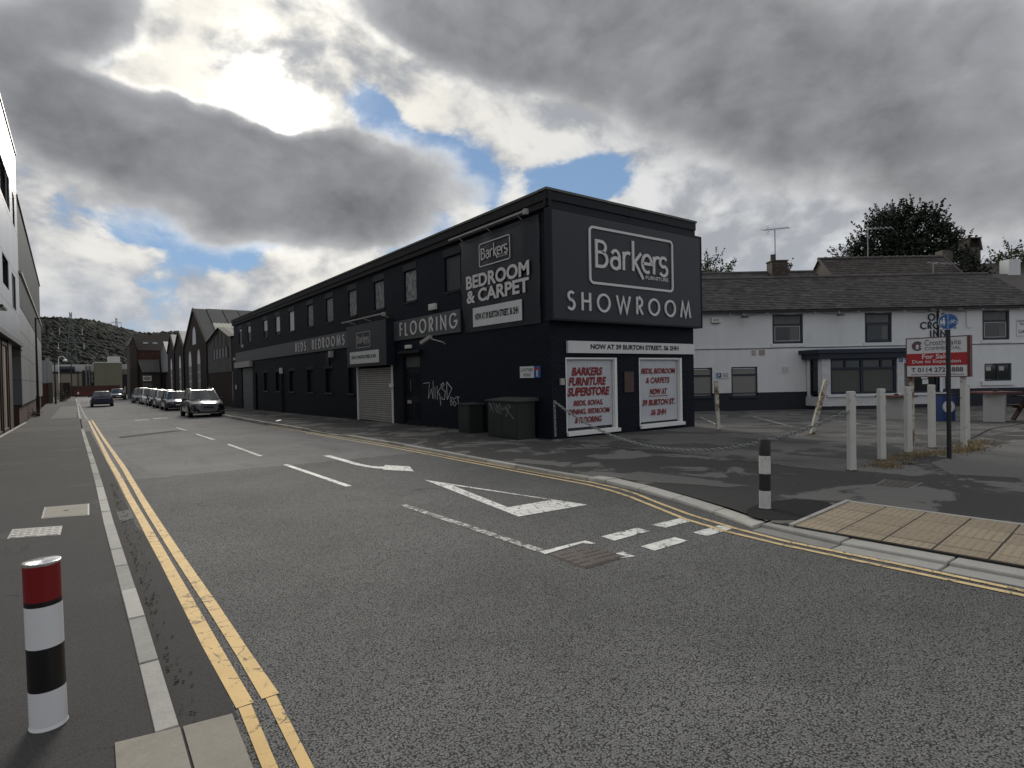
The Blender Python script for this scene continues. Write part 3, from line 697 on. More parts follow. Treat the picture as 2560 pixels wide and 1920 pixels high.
# ------------------------------------------------------------------ the dark blue furniture showroom
NAVY, NAVY2 = (.0058, .0082, .0155), (.0105, .013, .019)
brick_mat('navy_brick', NAVY, (.005, .0072, .0135), (.0035, .0045, .0075), bump=.5, rough=.66)
mat('navy_paint', NAVY, .62, spec=.18, var=.2, vscale=1.2, bump=.2, bscale=120, island=.18, noise2=.15)
mat('navy_trim', (.0055, .0072, .0115), .55, spec=.25, var=.25, vscale=2)
mat('fascia_board', (.011, .0108, .0125), .75, var=.45, vscale=2.0, bump=.4, bscale=30, streak=.35, col2=(.05, .047, .046), mask=(3.0, .60, .72, .6))
mat('coping_lead', (.105, .115, .095), .7, var=.35, vscale=3, noise2=.3, col2=(.03, .045, .025), mask=(5, .55, .68, .7))
mat('sign_panel', (.0115, .0145, .0225), .42, var=.1, vscale=.8)
mat('sign_grey', (.072, .076, .079), .5, var=.12, vscale=.8, streak=.1)
mat('letter_white', (.62, .60, .59), .5, var=.06)
mat('letter_edge', (.42, .40, .39), .5, var=.1)
mat('letter_black', (.012, .012, .013), .6, var=.1)
mat('panel_white', (.60, .60, .59), .45, var=.08, vscale=2, streak=.08)
mat('upvc_white', (.72, .72, .70), .35, var=.05)
mat('shutter_grey', (.33, .32, .30), .45, metal=.35, var=.15, vscale=1.5, streak=.25, noise2=.1)
mat('shutter_dark', (.12, .125, .125), .5, metal=.3, var=.15, vscale=1.5, streak=.15)
mat('lamp_grey', (.36, .34, .31), .5, var=.15, vscale=6)
mat('plastic_white', (.66, .65, .62), .4, var=.08)
mat('plastic_dark', (.02, .02, .022), .5, var=.1)
mat('poster_vinyl', (.0115, .014, .021), .3, var=.14, vscale=.7, bump=.15, bscale=2.2)
mat('paper_banner', (.47, .48, .50), .45, var=.10, vscale=1.3, bump=.55, bscale=2.4)
mat('paint_red', (.20, .012, .014), .6, var=.2, vscale=3)
mat('flush_board', (.05, .055, .06), .7, var=.15)
mat('window_board_pale', (.62, .62, .64), .6, var=.15, vscale=2, streak=.1)
swirl_mat('window_board', (.30, .295, .285), (.13, .135, .14))
glass_mat('glass_dark', (.008, .009, .011), .05)
mat('rust_plate', (.075, .05, .043), .8, var=.35, vscale=4, noise2=.3)
mat('sign_blue', (.02, .09, .26), .45, var=.08)
mat('sign_red', (.36, .018, .022), .45, var=.08)
mat('cabinet_green', (.022, .026, .024), .6, var=.2, vscale=2, streak=.2, col2=(.05, .05, .045), mask=(3, .58, .75, .5))
mat('cabinet_top', (.055, .052, .05), .7, var=.3, vscale=3)
mat('spray_white', (.50, .50, .50), .7, var=.25, vscale=9)
mat('spray_faint', (.22, .22, .22), .7, var=.3, vscale=9)
mat('chain_metal', (.30, .30, .29), .5, metal=.5, var=.25, vscale=8)

X0, Y0, X1, Y1, ZT = 9.76, 11.47, 15.72, 49.3, 6.42
FA = Frame((X0, 0, 0), (0, -1, 0), (-1, 0, 0))         # street side: s = -y
FB = Frame((0, Y0, 0), (1, 0, 0), (0, -1, 0))          # end wall: s = x
shop = thing('showroom_building', 'long two storey dark navy painted brick furniture showroom with a flat roof', 'shop', (X0, Y0, 0), world=True)
# openings (s0,t0,s1,t1)
UPY = [47.0, 44.2, 39.72, 36.84, 33.97, 30.66, 27.75, 24.84, 22.0, 19.25, 16.27]
LOY = [39.88, 37.03, 34.13, 30.87, 28.0, 25.4]
up = [(-(y+.48), 4.45, -(y-.48), 5.58) for y in UPY]
lo = [(-(y+.52), 1.03, -(y-.52), 2.2) for y in LOY[:-1]]+[(-25.5, 1.03, -24.86, 2.16)]
door = (-19.96, -.02, -18.64, 2.5); shut1 = (-24.5, -.12, -20.86, 2.17); shut2 = (-46.95, -.4, -43.46, 2.66); slot = (-42.73, -.4, -42.1, 2.2)
mb = MB(); FA.wall(mb, -Y1, -.5, -Y0, ZT-.05, up+lo+[door, shut1, shut2, slot], depth=.14)
winB = [(10.27, .06, 12.18, 2.12), (13.13, .06, 15.08, 2.12)]
FB.wall(mb, X0, -.4, X1, ZT-.05, winB, depth=.12)
mb.quad((X1, Y0, -.4), (X1, Y1, -.6), (X1, Y1, ZT), (X1, Y0, ZT)); mb.quad((X0, Y1, -.6), (X1, Y1, -.6), (X1, Y1, ZT), (X0, Y1, ZT))
mb.obj('wall', 'navy_brick', shop)
mb = MB(); mb.quad((X0-.05, Y0-.05, ZT-.02), (X1+.05, Y0-.05, ZT-.02), (X1+.05, Y1, ZT-.02), (X0-.05, Y1, ZT-.02)); mb.obj('roof', 'asphalt_worn', shop)
# bricks of the near walls, each proud of its joint
occ_a = up+lo+[door, shut1, (-15.75, 3.02, -11.8, 5.9), (-20.62, 3.05, -15.75, 3.82), (-24.7, 2.1, -20.6, 4.0)]
occ_b = winB+[(X0, 3.05, 16, 6)]
bricks = []
def lay_bricks(fr, s0, s1, t0, t1, occ):
    r = 0; t = t0
    while t+.066 <= t1:
        s = s0-(.1125 if r % 2 else 0)
        while s < s1:
            a, b = max(s, s0), min(s+.215, s1)
            if b-a > .04 and not any(a < o[2] and b > o[0] and t < o[3] and t+.065 > o[1] for o in occ): bricks.append((fr, a, t, b, t+.065))
            s += .225
        t += .075; r += 1
lay_bricks(FA, -22.5, -Y0-.006, -.05, 5.9, occ_a); lay_bricks(FB, X0+.006, X1-.006, -.1, 3.05, occ_b)
def brick_geo(mb, fr, a, c, b, d):
    h = RNG.uniform(.004, .008); e = .004
    P = [fr(a, c, 0), fr(b, c, 0), fr(b, d, 0), fr(a, d, 0), fr(a+e, c+e, h), fr(b-e, c+e, h), fr(b-e, d-e, h), fr(a+e, d-e, h)]
    mb.add(P, [(4, 5, 6, 7), (0, 1, 5, 4), (1, 2, 6, 5), (2, 3, 7, 6), (3, 0, 4, 7)])
camp = Vector((0, 0, 1.65))
bricks.sort(key=lambda q: (q[0]((q[1]+q[3])/2, q[2])-camp).length)
for q in bricks[:300]: mb = MB(); brick_geo(mb, *q); mb.obj('brick', 'navy_paint', shop)
mb = MB()
for q in bricks[300:]: brick_geo(mb, *q)
mb.obj('brickwork', 'navy_paint', shop, kind='stuff')
# fascia boards and coping
for (fr, s0, s1) in ((FA, -Y1-.1, -Y0+.16), (FB, X0-.16, X1+.03)):
    n_b = .12
    for k, (t0, t1, n) in enumerate(((5.96, 6.13, .1), (6.135, 6.36, .135))):
        L = s1-s0; nseg = max(2, int(L/5)); 
        for i in range(nseg):
            mb = MB(); fr.box(mb, s0+L*i/nseg+.004, t0, s0+L*(i+1)/nseg-.004, t1, .004, n+RNG.uniform(-.004, .004)); mb.obj('fascia_board', 'fascia_board' if fr is FA else 'navy_trim', shop)
    mb = MB(); fr.box(mb, s0-.02 if fr is FB else s0, 6.365, s1+.02 if fr is FB else s1-.0, 6.425, -.2, .165); mb.obj('coping', 'coping_lead', shop)
# windows
for i, (s0, t0, s1, t1) in enumerate(up):
    mb = MB(); FA.frame(mb, s0+.002, t0+.002, s1-.002, t1-.002, .03, -.138, -.045); w = mb.obj('window', 'navy_trim', shop)
    mb = MB(); FA.box(mb, s0-.04, t0-.07, s1+.04, t0-.003, -.05, .03); mb.obj('sill', 'navy_trim', w)
    mb = MB(); FA.box(mb, s0-.06, t1+.01, s1+.06, t1+.24, .001, .012); mb.obj('lintel', 'navy_trim', w)
    if 2 <= i <= 4:
        cut = {2: .42, 3: .17, 4: .0}[i]
        mb = MB(); FA.sheet(mb, s0+.03, t0+.03+cut, s1-.03, t1-.03, -.05); mb.obj('board', 'window_board_pale', w)
        mb = MB(); FA.sheet(mb, s0+.03, t0+.03, s1-.03, t1-.03, -.056); mb.obj('pane', 'flush_board', w)
    elif i < 2:
        mb = MB(); FA.sheet(mb, s0+.045, t0+(.95 if i == 0 else .68), s1-.03, t1-.03, -.05); mb.obj('board', 'window_board_pale', w)
        mb = MB(); FA.sheet(mb, s0+.03, t0+.03, s1-.03, t1-.03, -.056); mb.obj('pane', 'sign_grey', w)
    elif i == 10:
        mb = MB(); FA.sheet(mb, s0+.03, t0+.03, s1-.03, t1-.03, -.056); mb.obj('board', 'flush_board', w)
    else:
        mb = MB(); FA.sheet(mb, s0+.03, t0+.03, s1-.03, t1-.03, -.056); mb.obj('board', 'window_board', w)
        mb = MB()
        for k in range(6): FA.box(mb, s0+.03, t0+.1+k*.17, s0+.065, t0+.12+k*.17, -.055, -.02)
        mb.obj('bracket', 'sign_grey', w)
for s0, t0, s1, t1 in lo:
    mb = MB(); FA.sheet(mb, s0, t0, s1, t1, -.1); w = mb.obj('window', 'navy_brick', shop)
    mb = MB(); FA.box(mb, s0-.06, t0-.075, s1+.06, t0-.003, -.09, .05); mb.obj('sill', 'sign_panel', w)
    mb = MB(); FA.box(mb, s0-.1, t1+.003, s1+.1, t1+.16, .001, .014); mb.obj('lintel', 'navy_trim', w)
# street door with fanlight, flush panels and letter box
s0, t0, s1, t1 = door
mb = MB(); FA.frame(mb, s0+.002, t0, s1-.002, t1-.002, .07, -.138, -.05, bars=[('h', 2.03, .07)]); d = mb.obj('door', 'navy_trim', shop)
mb = MB(); FA.box(mb, s0+.07, t0+.07, s1-.07, 1.99, -.13, -.085)
for k in range(2):
    for (a, b) in ((.12, .78), (.98, 1.85)):
        for q in range(4): FA.box(mb, s0+.14+k*.56+q*.12, a, s0+.18+k*.56+q*.12, b, -.085, -.07)
mb.obj('leaf', 'navy_trim', d)
mb = MB(); FA.sheet(mb, s0+.07, 2.065, s1-.07, t1-.07, -.09); mb.obj('fanlight', 'sign_grey', d)
mb = MB(); FA.box(mb, s0+.16, .72, s0+.46, .84, -.085, -.06); mb.obj('letter_box', 'lamp_grey', d)
mb = MB(); FA.box(mb, s0+.45, 1.18, s0+.49, 1.62, -.085, -.045); mb.obj('handle', 'sign_grey', d)
mb = MB(); FA.box(mb, s0-.12, 2.56, s1+.25, 2.66, .001, .16); mb.obj('door_hood', 'navy_trim', shop)
mb = MB(); FA.box(mb, slot[0]+.001, slot[1], slot[2]-.001, slot[3]-.001, -.139, -.12); mb.obj('side_door', 'plastic_dark', shop)
# roller shutters, slat by slat
def thing_part(name, parent):
    e = bpy.data.objects.new(name, None); COL.objects.link(e); e.parent = parent; ORG[e.name] = ORG[parent.name]; return e
def shutter(fr, s0, t0, s1, t1, pitch, m, guide, n):
    r = thing_part('roller_shutter', shop)
    for a_, b_ in ((s0+.002, s0+.09), (s1-.13, s1-.002)): mb = MB(); fr.box(mb, a_, t0, b_, t1-.002, n-.05, n+.05); mb.obj('guide_rail', guide, r)
    t = t0+.02; k = 0
    while t+pitch < t1+.02:
        b = MB(); pr = [(.0, 0), (.012, .018), (pitch*.45, .024), (pitch*.86, .016), (pitch*.95, .0)]
        V = []
        for dt, dn in pr: V += [fr(s0+.09, t+dt, n-.02+dn), fr(s1-.13, t+dt, n-.02+dn)]
        b.add(V, [(2*i, 2*i+1, 2*i+3, 2*i+2) for i in range(4)]); b.obj('slat', m, r); t += pitch; k += 1
    return r
r1 = shutter(FA, shut1[0], pz(0, 22)-.02, shut1[2], shut1[3], .088, 'shutter_grey', 'upvc_white', -.03)
mb = MB(); FA.box(mb, shut1[2]-.17, 1.32, shut1[2]+.1, 1.46, .035, .1); mb.obj('lock_box', 'upvc_white', r1)
shutter(FA, shut2[0], pz(0, 45)-.05, shut2[2], shut2[3], .12, 'shutter_dark', 'navy_trim', -.06)
# wall sign band with raised capitals
sg = thing('fascia_sign', 'long grey sign band with BEDS, BEDROOMS in thin capitals on the dark shop wall', 'shop sign', (X0, 36, 3.1), world=True)
mb = MB(); FA.box(mb, -48.5, 3.09, -24.68, 3.83, .002, .06); mb.obj('board', 'sign_grey', sg)
mb = MB(); FA.box(mb, -48.45, 2.68, -43.43, 3.085, .002, .2); mb.obj('shutter_box', 'lamp_grey', sg)
lay_geo(sg, 'letter_white', FA, 'BEDS, BEDROOMS', -33.1, 3.23, .46, -25.72, .06, .06, .085)
sg = thing('fascia_sign', 'short grey sign board reading FLOORING beside the shuttered porch', 'shop sign', (X0, 18, 3.1), world=True)
mb = MB(); FA.box(mb, -20.60, 3.08, -15.77, 3.81, .012, .06); mb.obj('board', 'sign_grey', sg)
lay_geo(sg, 'letter_white', FA, 'FLOORING', -20.02, 3.23, .47, -15.92, .065, .06, .085)
# porch box over the shutter
pb = thing('porch_sign', 'projecting dark porch sign box with framed Barkers logo above the roller shutter', 'shop sign', (X0, 22.6, 2.2), world=True)
NP = .36
mb = MB(); FA.box(mb, -24.66, 2.18, -20.63, 3.92, .002, NP); mb.obj('box', 'sign_panel', pb)
k = 1.42/3.42
mb = MB(); lay_logo(mb, FA, -23.55, 2.96, k, NP+.001, NP+.012, 0, .9); mb.obj('logo', 'letter_edge', pb)
ad = thing('address_sign', 'small white board reading NOW AT 39 BURTON STREET on the porch sign box', 'sign', (X0-NP, 22.6, 2.3), world=True)
mb = MB(); FA.box(mb, -24.28, 2.3, -21.3, 2.80, NP+.001, NP+.025); mb.obj('board', 'panel_white', ad)
mb = MB(); lay_font(mb, FA, 'NOW AT 39 BURTON STREET, S6 2HH', -24.08, 2.47, -21.55, 2.64, NP+.027, .05, sans=True); mb.obj('lettering', 'letter_black', ad)
def light_bar(label, s0, s1, t, out, y):
    b = thing('sign_light', label, 'light', (X0, y, t), world=True)
    m1 = MB(); FA.box(m1, s0, t+.01, s1, t+.055, out-.035, out+.02); m1.obj('housing', 'lamp_grey', b)
    for q in (.12, .5, .88):
        m1 = MB(); ss = s0+(s1-s0)*q; m1.tube([FA(ss, t+.03, out-.05), FA(ss, t-.06, .08)], .015, 6); m1.obj('arm', 'lamp_grey', b)
    m1 = MB(); FA.box(m1, s1-.06, t-.07, s1+.06, t+.07, out-.04, out+.06); m1.obj('end_cap', 'lamp_grey', b)
light_bar('long pale trough light over the framed logo of the porch sign box', -24.85, -20.45, 4.08, .5, 22.6)
light_bar('long pale trough light under the eaves over the BEDROOM and CARPET poster', -15.95, -12.0, 5.93, .3, 14)
# big poster on the street side
po = thing('wall_poster', 'large dark poster reading BEDROOM & CARPET near the corner of the shop', 'poster', (X0, 13.8, 3), world=True)
mb = MB(); NX = 14; NZ = 10; V = []
for j in range(NZ+1):
    for i in range(NX+1):
        s = -15.72+(3.92)*i/NX; t = 3.03+2.84*j/NZ
        if i == 0: s += .55*max(0, .35-j/NZ)+.10*abs(math.sin(j*1.9))
        V.append(FA(s, t, .03+.018*math.sin(i*1.3+j*.7)*math.sin(j*.9)+.012*(i % 3 == 0)))
mb.add(V, [(j*(NX+1)+i, j*(NX+1)+i+1, (j+1)*(NX+1)+i+1, (j+1)*(NX+1)+i) for j in range(NZ) for i in range(NX)]); mb.obj('sheet', 'poster_vinyl', po, smooth=True)
mb = MB(); lay_logo(mb, FA, -14.58, 4.93, 1.56/3.42*.98, .064, .07); mb.obj('logo', 'letter_white', po)
mb = MB(); lay_font(mb, FA, 'BEDROOM', -15.35, 4.34, -12.2, 4.75, .068, .035, sans=True); mb.obj('lettering', 'letter_white', po)
mb = MB(); lay_font(mb, FA, '& CARPET', -15.33, 3.90, -12.22, 4.30, .068, .035, sans=True); mb.obj('lettering', 'letter_white', po)
mb = MB(); FA.box(mb, -15.0, 3.17, -12.55, 3.74, .062, .066); mb.obj('white_panel', 'panel_white', po)
mb = MB(); lay_font(mb, FA, 'NOW AT 39 BURTON STREET, S6 2HH', -14.87, 3.33, -12.7, 3.57, .069, .05, sans=True); mb.obj('lettering', 'letter_black', po)
# end wall sign box
eb = thing('showroom_sign', 'huge dark sign box with framed Barkers logo over SHOWROOM on the end wall', 'shop sign', ((X0+X1)/2, Y0, 3), world=True)
mb = MB(); FB.box(mb, 9.64, 3.07, 15.83, 5.9, .003, .25); mb.obj('box', 'sign_panel', eb)
mb = MB(); FB.frame(mb, 9.62, 3.05, 15.85, 5.92, .05, .01, .262); mb.obj('trim', 'sign_grey' if False else 'navy_trim', eb)
mb = MB(); lay_logo(mb, FB, 10.96, 4.10, 1.0, .252, .285); mb.obj('logo', 'letter_white', eb)
lay_geo(eb, 'letter_white', FB, 'SHOWROOM', 10.14, 3.345, .475, 15.22, .065, .252, .285)
ad = thing('address_sign', 'long white board reading NOW AT 39 BURTON STREET, S6 2HH above the two shop windows', 'sign', (13, Y0, 2.2), world=True)
mb = MB(); FB.box(mb, 10.3, 2.235, 15.66, 2.555, .012, .09); mb.obj('board', 'panel_white', ad)
mb = MB(); lay_font(mb, FB, 'NOW AT 39 BURTON STREET, S6 2HH', 11.1, 2.315, 14.85, 2.485, .092, .05, sans=True); mb.obj('lettering', 'letter_black', ad)
# shop windows with paper banners inside
for (s0, t0, s1, t1) in winB:
    mb = MB(); FB.box(mb, s0+.002, t0+.002, s0+.035, t1-.002, -.118, .0); FB.box(mb, s1-.09, t0+.002, s1-.002, t1-.002, -.118, .03); FB.box(mb, s0+.036, t1-.05, s1-.091, t1-.002, -.118, .0); FB.box(mb, s0+.036, t0+.002, s1-.091, t0+.1, -.118, .025); FB.box(mb, s0-.02, t0-.01, s1+.05, t0+.085, .031, .10); w = mb.obj('shop_window', 'upvc_white', shop)
    mb = MB(); FB.sheet(mb, s0+.03, t0+.09, s1-.09, t1-.04, -.11); mb.obj('dark_backing', 'plastic_dark', w)
def banner(label, s0, t0, s1, t1, lines):
    b = thing('window_banner', label, 'banner', ((s0+s1)/2, Y0, t0), world=True)
    m1 = MB(); N1, N2 = 16, 14; V = []
    for j in range(N2+1):
        for i in range(N1+1):
            s = s0+(s1-s0)*i/N1; t = t0+(t1-t0)*j/N2
            V.append(FB(s, t, -.075+.009*math.sin(i*.9+j*1.1+s0)*math.cos(j*.8-i*.35)))
    m1.add(V, [(j*(N1+1)+i, j*(N1+1)+i+1, (j+1)*(N1+1)+i+1, (j+1)*(N1+1)+i) for j in range(N2) for i in range(N1)]); m1.obj('sheet', 'paper_banner', b, smooth=True)
    for (txt, a, c, e, d, bold) in lines:
        m1 = MB(); lay_font(m1, FB, txt, a, c, e, d, -.062, bold, .22); m1.obj('lettering', 'paint_red', b)
    return b
banner('crumpled white window banner hand painted BARKERS FURNITURE SUPERSTORE in red', 10.31, .24, 12.07, 2.05,
    [('BARKERS', 10.54, 1.63, 11.70, 1.86, .045), ('FURNiTURE', 10.42, 1.36, 11.84, 1.59, .045), ('SUPERSTORE', 10.38, 1.08, 11.97, 1.32, .045),
     ('BEDS, SOFAS,', 10.58, .80, 11.69, .97, .034), ('DINiNG, BEDROOM', 10.40, .57, 11.96, .74, .034), ('& FLOORiNG', 10.62, .35, 11.64, .52, .034)])
b = banner('white window banner hand painted BEDS, BEDROOM & CARPETS NOW AT 39 BURTON ST in red', 13.17, .22, 14.97, 2.05,
    [('BEDS, BEDROOM', 13.2+.1, 1.62, 14.87, 1.81, .04), ('& CARPETS', 13.5, 1.36, 14.6, 1.54, .03), ('NOW AT', 13.66, 1.02, 14.47, 1.2, .045),
     ('39 BURTON ST.', 13.32, .69, 14.83, .88, .04), ('S6 2HH', 13.7, .4, 14.42, .58, .04)])
mb = MB(); FB.box(mb, 13.62, .965, 14.5, .985, -.064, -.060); mb.obj('underline', 'paint_red', b)
# small fittings
mb = MB(); FB.box(mb, 12.48, 1.13, 12.86, 1.72, .010, .04); mb.obj('wall_plaque', 'rust_plate', label='rusty blank metal plaque between the two shop windows', cat='plaque')
mb = MB(); FB.box(mb, 10.05, 1.40, 10.17, 1.57, .010, .07); mb.obj('wall_box', 'lamp_grey', label='small pale electric box on the wall left of the BARKERS FURNITURE SUPERSTORE window', cat='box')
def wall_fit(name, label, cat, fr, s0, t0, s1, t1, n, m1, m2=None):
    r = thing(name, label, cat, fr((s0+s1)/2, t0, 0), world=True)
    b = MB(); fr.box(b, s0, t0, s1, t1, .008, n); b.obj('case', m1, r)
    b = MB(); fr.box(b, s0+.03, t0+(t1-t0)*.25, s1-.03, t0+(t1-t0)*.75, n, n+.012); b.obj('face', m2 or m1, r); return r
wall_fit('alarm_box', 'white alarm box on the dark wall above the FLOORING board', 'alarm', FA, -17.74, 3.96, -17.3, 4.16, .1, 'plastic_white', 'panel_white')
wall_fit('bulkhead_light', 'small white bulkhead light over the panelled street door', 'light', FA, -19.6, 2.74, -19.2, 2.87, .1, 'plastic_white', 'plastic_white')
wall_fit('bulkhead_light', 'narrow upright white wall light beside a downpipe on the dark shop wall', 'light', FA, -36.3, 2.08, -36.0, 2.42, .12, 'plastic_white', 'plastic_white')
wall_fit('bulkhead_light', 'pale wall lamp under the BEDROOMS lettering', 'light', FA, -27.62, 2.72, -27.32, 3.02, .16, 'lamp_grey', 'lamp_grey')
wall_fit('wall_vent', 'dark flush vent grille below the BEDROOMS lettering', 'vent', FA, -28.3, 2.36, -27.85, 2.95, .05, 'navy_trim', 'navy_trim')
wall_fit('bulkhead_light', 'tiny round pale light beneath the farthest upper window', 'light', FA, -46.2, 4.15, -46.0, 4.35, .12, 'plastic_white', 'plastic_white')
wall_fit('bulkhead_light', 'small pale light at the far end of the grey BEDS sign band', 'light', FA, -49.0, 3.3, -48.75, 3.5, .14, 'plastic_white', 'plastic_white')
wall_fit('wall_box', 'small white box on the dark pier beside the far grey shutter', 'box', FA, -48.85, 1.05, -48.6, 1.4, .07, 'plastic_white', 'plastic_white')
cm = thing('cctv_camera', 'pale cctv camera on a bent bracket under the FLOORING board', 'camera', FA(-17.1, 2.8), world=True)
mb = MB(); c0 = FA(-17.05, 2.98, .45); d0 = (FA(-17.5, 2.80, .55)-c0).normalized(); sd = d0.cross(Vector((0, 0, 1))).normalized()
mb.obox(c0+d0*.2, d0*.26, sd*.06, d0.cross(sd)*.055); mb.obj('body', 'lamp_grey', cm)
mb = MB(); mb.tube([FA(-16.8, 2.76, .01), FA(-16.8, 2.82, .1), FA(-17.0, 2.93, .42)], .022, 6); mb.obj('bracket', 'lamp_grey', cm)
mb = MB(); mb.obox(c0+d0*.468, d0*.008, sd*.045, d0.cross(sd)*.04); mb.obj('lens', 'plastic_dark', cm)
dp = MB(); dp.tube([FA(-36.0, 2.05, .05), FA(-36.0, -.25, .05)], .04, 8); dp.obj('downpipe', 'navy_trim', shop)
# street name plate
sn = thing('street_sign', 'white street nameplate reading LOWTHER ROAD with a blue no through road panel', 'street sign', FA(-12.3, 1.6), world=True)
mb = MB(); FA.box(mb, -12.74, 1.60, -12.13, 1.91, .010, .03); mb.obj('plate', 'panel_white', sn)
mb = MB(); lay_font(mb, FA, 'LOWTHER', -12.70, 1.77, -12.17, 1.86, .032, .012); lay_font(mb, FA, 'ROAD', -12.58, 1.64, -12.26, 1.73, .032, .012); mb.obj('lettering', 'letter_black', sn)
mb = MB(); FA.box(mb, -12.125, 1.60, -11.86, 1.91, .010, .031); mb.obj('blue_panel', 'sign_blue', sn)
mb = MB(); FA.box(mb, -12.015, 1.63, -11.965, 1.80, .032, .034); mb.obj('road_symbol', 'panel_white', sn)
mb = MB(); FA.box(mb, -12.09, 1.80, -11.89, 1.865, .032, .035); mb.obj('bar_symbol', 'sign_red', sn)
# graffiti: one continuous spray line per stroke
def graffiti(label, m1, fr, strokes, w, n):
    b = MB()
    for i_, st in enumerate(strokes): ribbon(b, fr, st, w, n, n+.003+.0012*i_)
    return b.obj('graffiti', m1, label=label, cat='graffiti')
def gpx(pts): return [(-(18.42-(x-1365)*2.02/520), 1.59-(y-620)*(.92/480)) for x, y in pts]
graffiti('white spray painted WIK3D graffiti tag on the dark wall beside the street door', 'spray_white', FA, [gpx(q) for q in (
    [(1375, 690), (1480, 672), (1490, 690), (1462, 962)], [(1470, 960), (1525, 790), (1552, 965)], [(1552, 968), (1560, 640)], [(1592, 745), (1590, 965)],
    [(1630, 730), (1632, 978)], [(1720, 712), (1640, 845), (1672, 880), (1688, 1075)], [(1690, 720), (1735, 680), (1752, 705), (1712, 778), (1772, 830), (1752, 965), (1715, 968), (1700, 925)],
    [(1795, 660), (1800, 965)], [(1797, 665), (1880, 775), (1802, 965)])], .022, .011)
graffiti('small white BST graffiti tag below the larger spray tag', 'spray_white', FA, [gpx(q) for q in (
    [(1850, 920), (1855, 1065)], [(1850, 920), (1890, 935), (1862, 985), (1905, 1020), (1860, 1065)], [(1942, 935), (1905, 950), (1912, 990), (1948, 1030), (1925, 1070), (1902, 1050)], [(1940, 915), (2000, 920)], [(1968, 920), (1985, 1050), (2005, 1080)])], .018, .011)
# telecom cabinets against the wall
cb = thing('telecom_cabinet', 'wide dark green telecom cabinet with faint graffiti against the dark shop wall', 'cabinet', (9.35, 12.6, 0), world=True)
mb = MB(); mb.box(9.05, 11.98, -.05, 9.62, 13.33, .985); mb.box(9.08, 12.02, -.1, 9.6, 13.3, -.049); mb.obj('body', 'cabinet_green', cb)
mb = MB(); V = [(9.0, 11.9, .99), (9.7, 11.9, .99), (9.7, 13.41, .99), (9.0, 13.41, .99), (9.0, 11.9, 1.02), (9.7, 11.9, 1.08), (9.7, 13.41, 1.08), (9.0, 13.41, 1.02)]
mb.add(V, [(0, 3, 2, 1), (4, 5, 6, 7), (0, 1, 5, 4), (1, 2, 6, 5), (2, 3, 7, 6), (3, 0, 4, 7)]); mb.obj('lid', 'cabinet_top', cb)
for y0, y1 in ((12.0, 12.65), (12.67, 13.31)): mb = MB(); mb.box(9.03, y0, .06, 9.048, y1, .95); mb.obj('door', 'cabinet_green', cb)
FC = Frame((9.028, 0, 0), (0, -1, 0), (-1, 0, 0))
def cpx(pts): return [(-(13.3-(x-390)*1.32/515), .98-(y-430)*(1.0/650)) for x, y in pts]
graffiti('faint grey scribbled graffiti on the front of the wide telecom cabinet', 'spray_faint', FC, [cpx(q) for q in (
    [(405, 500), (425, 440), (440, 610)], [(430, 470), (470, 560), (500, 620), (455, 500), (480, 450)], [(500, 450), (545, 590), (580, 630), (545, 470)], [(560, 490), (600, 560), (640, 650)], [(590, 530), (610, 470), (640, 540), (660, 580), (690, 530), (760, 600), (850, 710)], [(720, 690), (765, 560), (710, 520), (770, 480), (800, 520), (740, 540)])], .012, .001)
cb = thing('telecom_cabinet', 'narrow dark telecom cabinet standing left of the wide graffitied one', 'cabinet', (9.45, 14.8, 0), world=True)
mb = MB(); mb.box(9.2, 14.5, -.1, 9.66, 15.15, .83); mb.obj('body', 'cabinet_green', cb)
mb = MB(); mb.box(9.16, 14.46, .832, 9.7, 15.19, .87); mb.obj('lid', 'cabinet_top', cb)
mb = MB(); mb.box(9.18, 14.53, .05, 9.198, 15.12, .8); mb.obj('door', 'cabinet_green', cb)
# chain hanging at the corner and sagging across the car park entrance
def chain(label, pts, link=.075, r=.012):
    root = thing('chain', label, 'chain', tuple(pts[0]), world=True)
    P = [Vector(p) for p in pts]; L = [0]
    for a, b in zip(P, P[1:]): L.append(L[-1]+(b-a).length)
    n = int(L[-1]/link)
    b = MB()
    def at(d):
        for i in range(len(P)-1):
            if d <= L[i+1]: return P[i].lerp(P[i+1], (d-L[i])/(L[i+1]-L[i])), (P[i+1]-P[i]).normalized()
        return P[-1], (P[-1]-P[-2]).normalized()
    for i in range(n):
        c, d = at((i+.5)*link); up_ = Vector((0, 0, 1)) if abs(d.z) < .8 else Vector((1, 0, 0)); a = d.cross(up_).normalized(); c2 = a if i % 2 else d.cross(a)
        ring = [c+d*(link*.68*cos(k*pi/4))+c2*(link*.36*sin(k*pi/4)) for k in range(9)]
        b.tube(ring, r, 5, caps=False)
    b.obj('links', 'chain_metal', root, kind='stuff')
    return root
top = Vector((9.80, 11.40, .98))
chain('rusty pale chain hanging straight down the shop corner', [top+Vector((0, 0, .01)), (9.815, 11.395, .02)])
